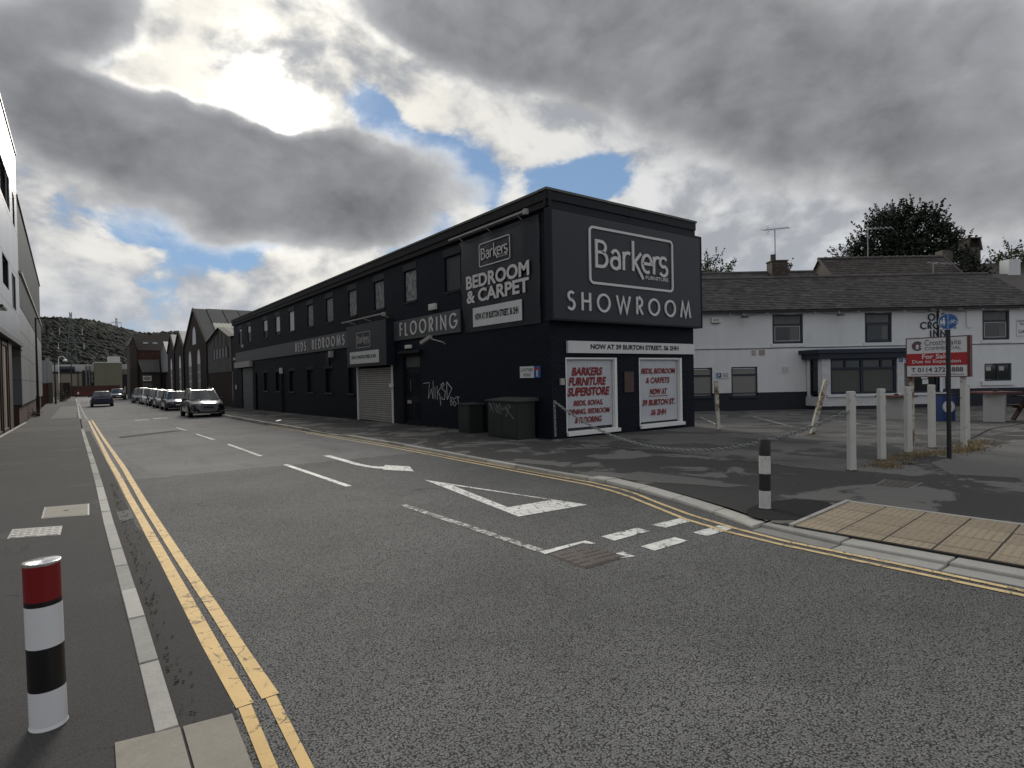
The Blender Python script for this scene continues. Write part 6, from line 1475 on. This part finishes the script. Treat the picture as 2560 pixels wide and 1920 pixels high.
for i, g in enumerate(GB):
    for side_ in (0, 1):
        (a, p), (b, q) = g[side_], g[side_+1]
        pt = lambda f, x: FA(a+(b-a)*f, p+(q-p)*f+.04, .12-x)
        if i == 0 and side_ == 1:
            for c in range(12):      # dark sheets by the ridge, pale corrugated sheets below, in columns going back
                x0, x1 = 1.3+c*1.5, 1.3+(c+1)*1.5-.08
                mb = MB(); mb.prism([pt(0, x0), pt(.44, x0), pt(.44, x1), pt(0, x1)], Vector((0, 0, .05+.01*(c % 2)))); mb.obj('roof_sheet', 'sheet_dark', wk)
            mb = MB(); mb.quad(pt(0, 0), pt(1, 0), pt(1, 1.25), pt(0, 1.25)); mb.quad(pt(.42, 1.2), pt(1, 1.2), pt(1, 20), pt(.42, 20)); mb.obj('roof', 'sheet_dark', wk)
            for f0, f1 in ((.445, .72), (.725, .995)):
                mb = MB(); n_ = 100; V = []
                for j in range(n_+1): up2 = Vector((0, 0, .03+.07*(j % 2))); V += [pt(f0, 1.3+j*.185)+up2, pt(f1, 1.3+j*.185)+up2]
                mb.add(V, [(2*j, 2*j+1, 2*j+3, 2*j+2) for j in range(n_)]); mb.obj('corrugated_sheet', 'sheet_cream', wk, kind='stuff')
            mb = MB(); mb.prism([pt(.06, 6.6), pt(.15, 6.6), pt(.15, 8.6), pt(.06, 8.6)], Vector((0, 0, .35))); mb.obj('skylight', 'sheet_white', wk)
        else:
            mb = MB(); mb.quad(pt(0, 0), pt(1, 0), pt(1, 20), pt(0, 20)); mb.obj('roof', 'sheet_white' if side_ == 1 else 'sheet_dark', wk)
        mb = MB(); mb.prism([FA(a, p-.1, .01), FA(b, q-.1, .01), FA(b, q+.1, .01), FA(a, p+.1, .01)], FA.N*.14); mb.obj('verge', 'stone_sooty', wk)
for y in (75.7, 83.9, 60.75): mb = MB(); mb.tube([FA(-y, 5.4, .09), FA(-y, BZ+.2, .09)], .09, 6); mb.obj('downpipe', 'lamp_black', wk)
g4 = thing('white_shed', 'white sheeted gable of a shed with a dark doorway beyond the brick workshop', 'shed', (X0, 95, 0), world=True)
G4 = [(-99.2, 6.0), (-94.5, 7.4), (-91.05, 5.8)]
mb = MB(); mb.poly(gable_poly(FA, -99.2, 3.2, G4, .02)); mb.obj('gable_sheet', 'corrugated_grey' if False else 'clad_grey', g4)
mb = MB(); FA.wall(mb, -99.2, BZ, -91.05, 3.2, [(-97.5, BZ, -92.5, 3.1)], depth=.3); FA.sheet(mb, -97.5, BZ, -92.5, 3.1, -.3); mb.obj('wall', 'dark_brick', g4)
mb = MB(); a_, b_ = G4[1], G4[2]; mb.quad(FA(a_[0], a_[1]+.05, .15), FA(b_[0], b_[1]+.05, .15), FA(b_[0], b_[1]+.05, -15), FA(a_[0], a_[1]+.05, -15)); a_, b_ = G4[0], G4[1]; mb.quad(FA(a_[0], a_[1]+.05, .15), FA(b_[0], b_[1]+.05, .15), FA(b_[0], b_[1]+.05, -15), FA(a_[0], a_[1]+.05, -15)); mb.obj('roof', 'sheet_white', g4)
# old stone works standing across the end of the row
st = thing('stone_works', 'old sooty stone works with a brown roof and corrugated lean to facing the street', 'workshop', (8, 100, 0), world=True)
F1 = Frame((0, 100, 0), (1, 0, 0), (0, -1, 0))
mb = MB(); F1.wall(mb, 6.82, BZ, 12.5, 6.5); mb.obj('wall', 'stone_block', st)
mb = MB(); F1.box(mb, 6.84, 5.15, 9.75, 6.4, .003, .03); mb.obj('brick_band', 'red_brick', st)
mb = MB(); mb.quad(F1(6.6, 6.45, .2), F1(12.5, 6.45, .2), F1(12.5, 9.1, -3.4), F1(6.6, 8.85, -3.4)); mb.obj('roof', 'roof_brown', st)
for x in (7.75, 8.95): mb = MB(); mb.prism([F1(x, 7.42, -1.1), F1(x+.62, 7.42, -1.1), F1(x+.62, 7.68, -1.45), F1(x, 7.68, -1.45)], (0, -.05, .06)); mb.obj('rooflight', 'clad_grey', st)
mb = MB(); o = [(5.88, BZ), (6.84, BZ), (6.84, 6.55), (6.4, 8.25), (5.98, 7.2)]; mb.prism([F1(s, t, .35) for s, t in o], (0, 6, 0)); mb.obj('gable_end', 'stone_block', st)
mb = MB(); mb.prism([F1(5.9, 7.1, .45), F1(6.4, 8.35, .45), F1(6.4, 8.5, .45), F1(5.85, 7.3, .45)], (0, 6.2, 0)); mb.prism([F1(6.4, 8.35, .45), F1(6.9, 6.5, .45), F1(6.98, 6.6, .45), F1(6.4, 8.5, .45)], (0, 6.2, 0)); mb.obj('gable_verge', 'stone_sooty', st)
mb = MB(); n_ = 40; V = []
for j in range(n_+1): f = j/n_; am = .06*(j % 2); V += [F1(6.9+2.68*f, 5.1+am, .05), F1(7.28+2.2*f, 3.2+am, 2.2)]
mb.add(V, [(2*j, 2*j+1, 2*j+3, 2*j+2) for j in range(n_)]); mb.obj('lean_to_roof', 'sheet_cream' if False else 'board_grey', st)
mb = MB(); F1.box(mb, 7.3, BZ, 9.5, 3.1, .01, 1.9); mb.obj('lean_to_wall', 'stone_block', st)
mb = MB(); F1.box(mb, 7.35, BZ, 8.5, 1.7, 1.91, 1.95); mb.obj('door', 'board_grey', st)
so = thing('wall_sign', 'white board with a dark oval on the lean to of the stone works', 'sign', F1(7.9, 2, 2), world=True)
mb = MB(); F1.box(mb, 7.38, 1.98, 8.40, 2.73, 1.96, 2.0); mb.obj('board', 'panel_white', so)
mb = MB(); mb.poly([F1(x, y, 2.004) for x, y in arc(7.89, 2.38, .42, .24, 0, 360, 24)[:-1]]); mb.obj('oval', 'letter_maroon', so)
mb = MB(); mb.poly([F1(x, y, 2.006) for x, y in arc(7.89, 2.40, .33, .13, 0, 360, 24)[:-1]]); mb.obj('oval', 'panel_white', so); mb = MB(); F1.box(mb, 7.62, 2.34, 8.16, 2.46, 2.007, 2.009); mb.obj('oval_band', 'letter_grey', so)
mb = MB(); mb.lathe([(.11, -.6), (.1, 1.2), (.02, 1.25)], (5.55, 104, 0), 8); mb.obj('concrete_post', 'table_base', label='pale concrete post at the far corner by the stone works', cat='post')

# ------------------------------------------------------------------ cars
mat('tyre', (.012, .012, .012), .8, var=.1); mat('rim', (.22, .22, .23), .35, metal=.8, var=.1); mat('arch', (.006, .006, .006), .9, var=.05)
mat('chrome', (.55, .55, .56), .12, metal=1, var=.02); mat('lamp_clear', (.5, .52, .55), .08, var=.05, spec=.8); mat('tail_red', (.25, .012, .012), .15, var=.05, spec=.7)
mat('plate_white', (.6, .6, .58), .4, var=.03); mat('plate_yellow', (.55, .40, .05), .4, var=.03); mat('grille', (.02, .02, .022), .4, var=.1); mat('grille_silver', (.19, .19, .2), .35, metal=.7, var=.2, noise2=.3, n2scale=30)
glass_mat('car_glass', (.006, .008, .010), .02, .9)
def paint(name, c, metal=0.): return mat(name, c, .35, metal=metal, var=.02, spec=.3, coat=1.0)
paint('paint_black', (.008, .008, .011)); paint('paint_navy', (.010, .017, .035)); paint('paint_silver', (.30, .31, .32), .6); paint('paint_grey', (.055, .058, .06), .5); paint('paint_white_car', (.6, .6, .6), 0); paint('paint_dark', (.012, .013, .014)); paint('paint_blue', (.010, .024, .055), .5)
def car(label, x, y, m1, W=1.80, L=4.4, H=1.47, kind='hatch', facing=0, roof=None, group='cars parked along the street', front=None):
    """local -y is the car's front"""
    c = thing('car', label, 'car', (x, y, rz(x, y)), facing, group); w = W/2
    suv = kind == 'suv'; hb = .99 if suv else .9; hood = .93 if suv else .82; lo_ = .24 if suv else .19
    y0, y1 = -L/2, L/2
    # lower body: sections (y, bottom, waist, half width at sill, at waist)
    sec = [(y0, lo_+.14, hood-.26, w*.72, w*.66, .02), (y0+.09, lo_+.02, hood-.12, w*.87, w*.80, .03), (y0+.32, lo_, hood-.07, w*.96, w*.90, .04), (y0+.75, lo_, hood-.0, w*.985, w*.93, .05), (y0+1.18, lo_, hood+.08, w*.99, w*.93, .05),
           (-.1, lo_-.02, hb, w, w*.93, .0), (y1-1.1, lo_, hb+.02, w, w*.93, .0), (y1-.45, lo_+.02, hb+.03, w*.985, w*.91, .0), (y1-.12, lo_+.06, hb+.01, w*.94, w*.87, .0), (y1, lo_+.16, hb-.12, w*.84, w*.78, .0)]
    V = []; NR = 11
    for (yy, zb, zt, ws, ww, cr) in sec:
        zm = zb+(zt-zb)*.55
        half = [(ws*.9, zb), (ws, zb+.09), (ws*1.0, zm), (ww+.012, zt-.05), (ww-.05, zt+.0)]
        ring = [(-a, b) for a, b in half]+[(0, zt+cr)]+[(a, b) for a, b in half[::-1]]
        V += [(a, yy, b) for a, b in ring]
    F = [(i*NR+k2, (i+1)*NR+k2, (i+1)*NR+k2+1, i*NR+k2+1) for i in range(len(sec)-1) for k2 in range(NR-1)]
    F += [(i*NR+NR-1, (i+1)*NR+NR-1, (i+1)*NR, i*NR) for i in range(len(sec)-1)]
    F += [tuple(range(NR)), tuple((len(sec)-1)*NR+k2 for k2 in range(NR))[::-1]]
    mb = MB(); mb.add(V, F); body = mb.obj('body', m1, c, smooth='auto')
    # cabin
    ya, yb_, yc, yd = y0+1.12, y0+1.92+(.05 if not suv else 0), y1-(.62 if kind != 'saloon' else 1.0), y1-.10-(.3 if kind == 'saloon' else 0)
    wb_, wr = w*.895, w*.70; zB, zR = hb-.01, H-.035
    B = [(-wb_, ya, hood+.06), (wb_, ya, hood+.06), (wb_, yd, zB), (-wb_, yd, zB)]; R_ = [(-wr, yb_, zR), (wr, yb_, zR), (wr*.97, yc, zR-.02), (-wr*.97, yc, zR-.02)]
    top = [(-wr*.8, yb_+.2, H), (wr*.8, yb_+.2, H), (wr*.78, yc-.2, H-.01), (-wr*.78, yc-.2, H-.01)]
    mb = MB(); mb.add(B+R_+top, [(0, 1, 5, 4), (1, 2, 6, 5), (2, 3, 7, 6), (3, 0, 4, 7), (4, 5, 9, 8), (5, 6, 10, 9), (6, 7, 11, 10), (7, 4, 8, 11), (8, 9, 10, 11)]); mb.obj('cabin', m1 if not roof else roof, c, smooth='auto')
    def glass(name, q, mx, my, out):
        q = [Vector(p) for p in q]; nn = (q[1]-q[0]).cross(q[3]-q[0]).normalized()*out
        pt = lambda u, v: q[0].lerp(q[1], u).lerp(q[3].lerp(q[2], u), v)+nn
        b1 = MB(); n_ = 6; VV = []
        for j in range(3):
            for i in range(n_+1): u = mx+(1-2*mx)*i/n_; v = my+(1-2*my)*j/2; VV.append(pt(u, v)+nn*(3.0*(1-(2*u-1)**2)))
        b1.add(VV, [(j*(n_+1)+i, j*(n_+1)+i+1, (j+1)*(n_+1)+i+1, (j+1)*(n_+1)+i) for j in range(2) for i in range(n_)]); return b1.obj(name, 'car_glass', c, smooth=True)
    glass('windscreen', (B[0], B[1], R_[1], R_[0]), .05, .03, .012); glass('rear_window', (B[2], B[3], R_[3], R_[2]), .09, .10, .012)
    glass('side_window', (B[1], B[2], R_[2], R_[1]), .08, .09, .010); glass('side_window', (B[3], B[0], R_[0], R_[3]), .08, .09, .010)
    for sx in (-1, 1):
        mb = MB(); mb.obox((sx*(w+.09), ya+.38, hb+.06), (.1, 0, 0), (0, .07, 0), (0, 0, .065)); mb.obj('mirror', m1, c)
        for yy in (y0+.86, y1-.82):
            rr = .345 if suv else .315
            mb = MB(); V = [(sx*(w-.0)+dx, yy+rr*1.1*cos(a*pi/10), rr+rr*1.1*sin(a*pi/10)) for dx in (sx*.012, -sx*.2) for a in range(20)]
            mb.add(V, [tuple(range(20)), tuple(range(20, 40))]+[(a, (a+1) % 20, 20+(a+1) % 20, 20+a) for a in range(20)]); mb.obj('wheel_arch', 'arch', c)
            mb = MB(); V = [(sx*(w+dx), yy+r2*cos(a*pi/10), rr+r2*sin(a*pi/10)) for dx, r2 in ((-.19, rr), (.012, rr), (.026, rr*.72)) for a in range(20)]
            mb.add(V, [(q*20+a, q*20+(a+1) % 20, q*20+20+(a+1) % 20, q*20+20+a) for q in range(2) for a in range(20)]+[tuple(range(20))]); wh = mb.obj('wheel', 'tyre', c)
            mb = MB(); V = [(sx*(w+.027), yy+rr*.70*cos(a*pi/10), rr+rr*.70*sin(a*pi/10)) for a in range(20)]+[(sx*(w+.02), yy, rr)]; mb.add(V, [(a, (a+1) % 20, 20) for a in range(20)]); mb.obj('rim', 'rim', wh)
        if suv: mb = MB(); mb.tube([(sx*wr*.93, yb_+.1, H-.0), (sx*wr*.93, yb_+.3, H+.05), (sx*wr*.92, yc-.2, H+.045), (sx*wr*.92, yc, H-.0)], .022, 6); mb.obj('roof_rail', 'chrome', c)
        hz = hood-.20
        mb = MB(); q = [(sx*w*.42, y0+.045, hz+.03), (sx*w*.84, y0+.16, hz+.075), (sx*w*.86, y0+.17, hz-.03), (sx*w*.46, y0+.04, hz-.035)]
        mb.prism(q, (0, -.035, .0)); mb.obj('headlight', 'lamp_clear', c)
        mb = MB(); q = [(sx*w*.55, y1-.02, hb-.12), (sx*w*.93, y1-.13, hb-.10), (sx*w*.93, y1-.13, hb-.26), (sx*w*.6, y1-.01, hb-.24)]; mb.prism(q, (0, .045, 0)); mb.obj('tail_light', 'tail_red', c)
    if suv:
        g = [(-.42, .80-.08), (.42, .72), (.52, .60), (.40, .38), (-.40, .38), (-.52, .60)]
        g = [(a*w/.93, b) for a, b in g]
        mb = MB(); mb.prism([(a, y0-.012, b) for a, b in g], (0, .1, 0)); gr = mb.obj('grille', 'grille_silver', c)
        FV = Frame((0, y0-.013, 0), (1, 0, 0), (0, -1, 0)); mb = MB(); ribbon(mb, FV, g, .028, 0, .012, closed=True); mb.obj('grille_frame', 'chrome', gr)
        for q in range(5): mb = MB(); FV.box(mb, -.38+.03*q, .42+.058*q, .38-.03*q, .43+.058*q, .001, .006); mb.obj('grille_bar', 'grille', gr)
        for sx in (-1, 1): mb = MB(); ribbon(mb, Frame((0, y0+.03, 0), (1, 0, 0), (0, -1, 0)), [(sx*.86, .52), (sx*.84, .40), (sx*.78, .33), (sx*.55, .37)], .03, -.05, .03); mb.obj('bumper_trim', 'chrome', c)
        mb = MB(); mb.box(-.72, y0-.005, .245, .72, y0+.05, .275); mb.obj('lower_trim', 'chrome', c)
        mb = MB(); mb.box(-.66, y0+.02, .28, .66, y0+.05, .36); mb.obj('lower_grille', 'grille', c)
        mb = MB(); mb.box(-.26, y0-.03, .535, .26, y0-.014, .645); mb.obj('number_plate', 'grille', c)
    else:
        mb = MB(); mb.box(-.40, y0-.012, hood-.30, .40, y0+.04, hood-.21); mb.obj('grille', 'grille', c)
        mb = MB(); mb.box(-.52, y0+.0, .27, .52, y0+.05, .37); mb.obj('lower_grille', 'grille', c)
        mb = MB(); mb.box(-.26, y0-.03, .41, .26, y0-.005, .52); mb.obj('number_plate', 'plate_white', c)
        mb = MB(); mb.box(-.45, y0-.018, hood-.205, .45, y0+.0, hood-.185); mb.obj('grille_trim', 'chrome', c)
    mb = MB(); mb.box(-.26, y1+.0, .62, .26, y1+.03, .73); mb.obj('rear_plate', 'plate_yellow' if facing == 0 else 'grille', c)
    mb = MB(); mb.box(-w*.82, y1-.06, .26, w*.82, y1+.006, .42); mb.obj('rear_bumper', 'grille', c)
    return c
car('black electric suv with a silver grille, nearest of the parked row', 6.02, 40.0, 'paint_black', 1.87, 4.58, 1.61, 'suv')
car('dark navy estate car parked directly behind the black suv', 6.3, 54.4, 'paint_navy', 1.82, 4.6, 1.50)
car('silver hatchback third in the parked row', 6.25, 60.6, 'paint_silver', 1.78, 4.2, 1.55)
car('dark hatchback fourth in the parked row', 6.2, 66.3, 'paint_dark', 1.78, 4.2, 1.56)
car('white car fifth in the parked row', 6.05, 72.3, 'paint_white_car', 1.80, 4.4, 1.62)
car('grey car at the far end of the parked row', 5.75, 78.5, 'paint_grey', 1.84, 4.5, 1.68)
car('dark blue hatchback driving away down the middle of the street', 1.80, 70.6, 'paint_blue', 1.78, 4.1, 1.50, facing=pi, group=None)
car('grey saloon standing at the far end of the street beyond the blue car', 4.3, 97.5, 'paint_grey', 1.80, 4.5, 1.50, group=None)

# ------------------------------------------------------------------ trees
mat('bark', (.05, .038, .028), .9, var=.3, vscale=3, streak=.3)
def leaf_mat(name, c, isl=.5):
    m = mat(name, c, .6, var=.25, vscale=.5, island=isl, spec=.3); return m
leaf_mat('leaf_dark', (.012, .020, .009)); leaf_mat('leaf_mid', (.045, .062, .022)); leaf_mat('leaf_olive', (.062, .07, .024)); leaf_mat('weed_brown', (.07, .048, .028))
def tree(name, label, base, h_trunk, lobes, n_leaf, leaf, m1, spikes=0, cat='tree'):
    """lobes: (offset, radii). limbs run to the lobes; leaves gather on twigs inside them"""
    b = Vector(base); t = thing(name, label, cat, tuple(b), world=True)
    mb = MB(); crown_c = b+Vector((0, 0, h_trunk)); mb.tube([b, b+Vector((.1, 0, h_trunk*.5)), crown_c], .32 if h_trunk > 3 else .08, 8, r1=.16 if h_trunk > 3 else .04)
    for o, r in lobes: p = b+Vector(o); mb.tube([crown_c-Vector((0, 0, .6*(h_trunk > 3))), crown_c.lerp(p, .5)+Vector((RNG.uniform(-.3, .3), RNG.uniform(-.3, .3), .2)), p, p+Vector((0, 0, r[2]*.7))], .11 if h_trunk > 3 else .03, 5, r1=.02)
    mb.obj('trunk', 'bark', t)
    mb = MB(); vol = [r[0]*r[1]*r[2] for _, r in lobes]; tot = sum(vol)
    def leafq(p, s_):
        d = Vector((RNG.gauss(0, 1), RNG.gauss(0, 1), RNG.gauss(0, .7))).normalized(); e = d.cross(Vector((RNG.gauss(0, 1), RNG.gauss(0, 1), RNG.gauss(0, 1)))).normalized()
        a = s_*RNG.uniform(.6, 1.25); mb.add([p-d*a*.5, p+e*a*.32, p+d*a*.55, p-e*a*.32], [(0, 1, 2, 3)])
    for (o, r), v in zip(lobes, vol):
        n = int(n_leaf*v/tot); nc = max(6, n//26)
        for _ in range(nc):
            while True:
                q = Vector((RNG.uniform(-1, 1), RNG.uniform(-1, 1), RNG.uniform(-1, 1)))
                if .25 < q.length < 1.0: break
            q = q.normalized()*(q.length**.45)
            cc = b+Vector(o)+Vector((q.x*r[0], q.y*r[1], q.z*r[2])); sp = Vector((q.x, q.y, q.z+.5)).normalized()
            for k2 in range(26): leafq(cc+sp*RNG.uniform(-.35, .6)*leaf*3.0+Vector((RNG.gauss(0, 1), RNG.gauss(0, 1), RNG.gauss(0, 1)))*leaf*.85, leaf)
    for _ in range(spikes):
        o, r = RNG.choice(lobes); a = RNG.uniform(0, 2*pi); e = RNG.uniform(.25, 1.4)
        d = Vector((cos(a)*cos(e), sin(a)*cos(e), sin(e))); p0 = b+Vector(o)+Vector((d.x*r[0], d.y*r[1], d.z*r[2]))*.86; L = RNG.uniform(.5, 1.25)*leaf*6.5
        dd = (d+Vector((0, 0, .8))).normalized()
        for k2 in range(34): q = RNG.random(); leafq(p0+dd*L*q+Vector((RNG.gauss(0, 1), RNG.gauss(0, 1), RNG.gauss(0, 1)))*leaf*.5*(1.15-q), leaf*.85)
    mb.obj('crown', m1, t)
def fp(s, t, n): return FP(s, t, n)
def tloc(s, t, n, b): v = fp(s, t, n)-Vector(b); return (v.x, v.y, v.z)
b0 = tuple(fp(27.6, 0, -14)); L_ = lambda s, t, n: tloc(s, t, n, b0)
tree('maple_tree', 'big dark leafy tree rising behind the brown slate gable', b0, 6.5,
     [(L_(26.6, 10.6, -13.5), (1.7, 1.7, 2.0)), (L_(28.9, 10.9, -14), (1.9, 1.9, 2.1)), (L_(25.5, 9.4, -13.5), (1.3, 1.4, 1.3)), (L_(30.4, 10.0, -14), (1.5, 1.5, 1.7)), (L_(27.7, 9.0, -13), (2.2, 1.7, 1.7)), (L_(24.3, 9.2, -14), (.9, .8, .7)), (L_(31.3, 9.5, -13.5), (.8, .8, 1.0)), (L_(30.0, 8.4, -12.5), (1.4, 1.2, 1.2)), (L_(27.8, 11.7, -14.5), (1.2, 1.2, 1.0))],
     26000, .19, 'leaf_dark', 260)
b1_ = tuple(fp(12.9, 0, -10)); L_ = lambda s, t, n: tloc(s, t, n, b1_)
tree('sapling', 'thin leafy treetop showing between the showroom and the low roof', b1_, 5.5, [(L_(12.2, 8.0, -10), (.5, .5, .7)), (L_(12.9, 8.1, -10), (.5, .5, .65)), (L_(13.8, 7.7, -10), (.55, .5, .5)), (L_(11.6, 7.6, -10), (.6, .5, .7))], 1500, .16, 'leaf_mid', 26)
b1_ = tuple(fp(18, 0, -9)); L_ = lambda s, t, n: tloc(s, t, n, b1_)
tree('shrub', 'small leafy shrub peeping up beside the sooty chimney stack', b1_, 5.5, [(L_(17.0, 7.55, -9), (.35, .4, .5)), (L_(16.6, 7.3, -9), (.3, .3, .35))], 500, .15, 'leaf_mid', 6)
b1_ = tuple(fp(29, 0, -7)); L_ = lambda s, t, n: tloc(s, t, n, b1_)
tree('shrub', 'dark ivy like bush covering the foot of the tall chimney stack', b1_, 5, [(L_(26.4, 7.7, -6.6), (.8, .6, .8)), (L_(27.2, 7.1, -6.6), (.9, .6, .7))], 2200, .15, 'leaf_dark', 12)
tree('shrub', 'yellowish green treetop over the white chimney at the far right', b1_, 5, [(L_(32.6, 8.3, -10), (.9, .8, .7)), (L_(31.4, 8.1, -10), (.6, .6, .45)), (L_(33.8, 8.5, -10), (.9, .8, .8))], 1800, .17, 'leaf_olive', 16)
tree('weed_clump', 'brown weeds growing at the foot of the second gate pier', (-1.75, 91.5, -.5), .4, [((0, 0, .6), (.4, .4, .6)), ((.3, -.4, .35), (.35, .4, .4))], 500, .12, 'weed_brown', 5, 'weeds')
tree('weed_clump', 'brown weeds at the foot of the tall black street lamp', (-2.3, 48.6, -.4), .2, [((0, 0, .15), (.2, .6, .16))], 220, .07, 'weed_brown', 3, 'weeds')

# ------------------------------------------------------------------ wooded hill, pylons
RIDGE = [(-16, 5.0), (-8, 5.15), (-2.17, 5.22), (-.96, 5.30), (.63, 5.2), (1.52, 5.05), (2.48, 4.72), (3.47, 4.5), (4.35, 4.22), (5.53, 4.3), (6.81, 4.42), (7.7, 4.40), (12, 4.0), (20, 3.2), (30, 2.2), (45, 1.4)]
mat('wood_floor', (.03, .034, .016), .95, var=.3, vscale=.02)
mat('wood_canopy', (.0105, .0135, .009), .95, var=.5, vscale=.012, island=.12, col2=(.014, .016, .0115), mask=(.02, .55, .7, .6), spec=.15)
def hill_z(a, r):
    top = 930*math.tan(rad(lin(RIDGE, a)))-7
    f = smst(430, 940, r); return -.7+(top+.7)*f*(1-.25*smst(950, 1500, r))
mb = MB(); AA = [(-16+61*i/60) for i in range(61)]; RRs = [420, 480, 540, 600, 660, 720, 780, 840, 900, 940, 1000, 1150, 1500]; V = []
for r in RRs:
    for a in AA: V.append((r*sin(rad(a)), r*cos(rad(a)), hill_z(a, r)-1))
n_ = len(AA); mb.add(V, [(i*n_+j, i*n_+j+1, (i+1)*n_+j+1, (i+1)*n_+j) for i in range(len(RRs)-1) for j in range(n_-1)]); mb.obj('hill', 'wood_floor', kind='structure', smooth=True)
ico = bmesh.new(); bmesh.ops.create_icosphere(ico, subdivisions=1, radius=1); IV = [v.co.copy() for v in ico.verts]; IF = [tuple(v.index for v in f.verts) for f in ico.faces]; ico.free()
mb = MB()
for _ in range(8500):
    r = 440+520*RNG.random()**.8; a = RNG.uniform(-3.4, 9.5)
    rr = RNG.uniform(2.4, 5.2)*(.7+.3*r/900); z = hill_z(a, r); c = Vector((r*sin(rad(a)), r*cos(rad(a)), z+rr*.45)); ph = RNG.uniform(0, 9); kz = RNG.uniform(.8, 1.1)
    mb.add([c+Vector((v.x, v.y, v.z*kz))*rr*(1+.14*math.sin(5.3*v.x+ph)*math.sin(4.7*v.y+ph*2)+RNG.uniform(-.13, .13)) for v in IV], IF)
mb.obj('wood', 'wood_canopy', kind='stuff', smooth=True)
mat('pylon_steel', (.15, .155, .16), .6, metal=.3, var=.1)
def pylon(label, r, a, ztop, zbase, w0, arms, th):
    x, y = r*sin(rad(a)), r*cos(rad(a)); p = thing('pylon', label, 'pylon', (x, y, zbase), world=True); H_ = ztop-zbase
    wd = lambda z: w0*max(.16, 1-1.05*(z-zbase)/H_)/2
    for sx in (-1, 1):
        for sy in (-1, 1):
            mb = MB(); mb.tube([(x+sx*wd(zbase+H_*q), y+sy*wd(zbase+H_*q), zbase+H_*q) for q in (0, .4, .8, 1)], th, 4); mb.obj('leg', 'pylon_steel', p)
    mb = MB(); N = 9
    for i in range(N):
        z0, z1 = zbase+H_*i/N, zbase+H_*(i+1)/N
        for sy in (-1, 1):
            mb.tube([(x-wd(z0), y+sy*wd(z0), z0), (x+wd(z1), y+sy*wd(z1), z1)], th*.6, 4); mb.tube([(x+wd(z0), y+sy*wd(z0), z0), (x-wd(z1), y+sy*wd(z1), z1)], th*.6, 4)
    mb.obj('lattice', 'pylon_steel', p)
    for z, wa in arms:
        mb = MB(); mb.tube([(x-wa, y, z), (x+wa, y, z)], th*.9, 4); mb.tube([(x-wa, y, z), (x, y, z+wa*.28), (x+wa, y, z)], th*.6, 4); am = mb.obj('crossarm', 'pylon_steel', p)
        for q in (-1, 1): mb = MB(); mb.tube([(x+q*wa*.92, y, z), (x+q*wa*.92, y, z-5)], th*.9, 5); mb.obj('insulator', 'panel_white', am)
pylon('nearer steel pylon on the wooded hillside above the tan factory', 560, -.38, 560*math.tan(rad(5.66))+1.65, 15, 7.5, [(560*math.tan(rad(4.42))+1.65, 7.5), (560*math.tan(rad(3.28))+1.65, 8.5)], .24)
pylon('distant steel pylon on the hill ridge above the olive factory block', 960, 2.58, 960*math.tan(rad(5.34))+1.65, 55, 9, [(960*math.tan(rad(4.95))+1.65, 6)], .26)
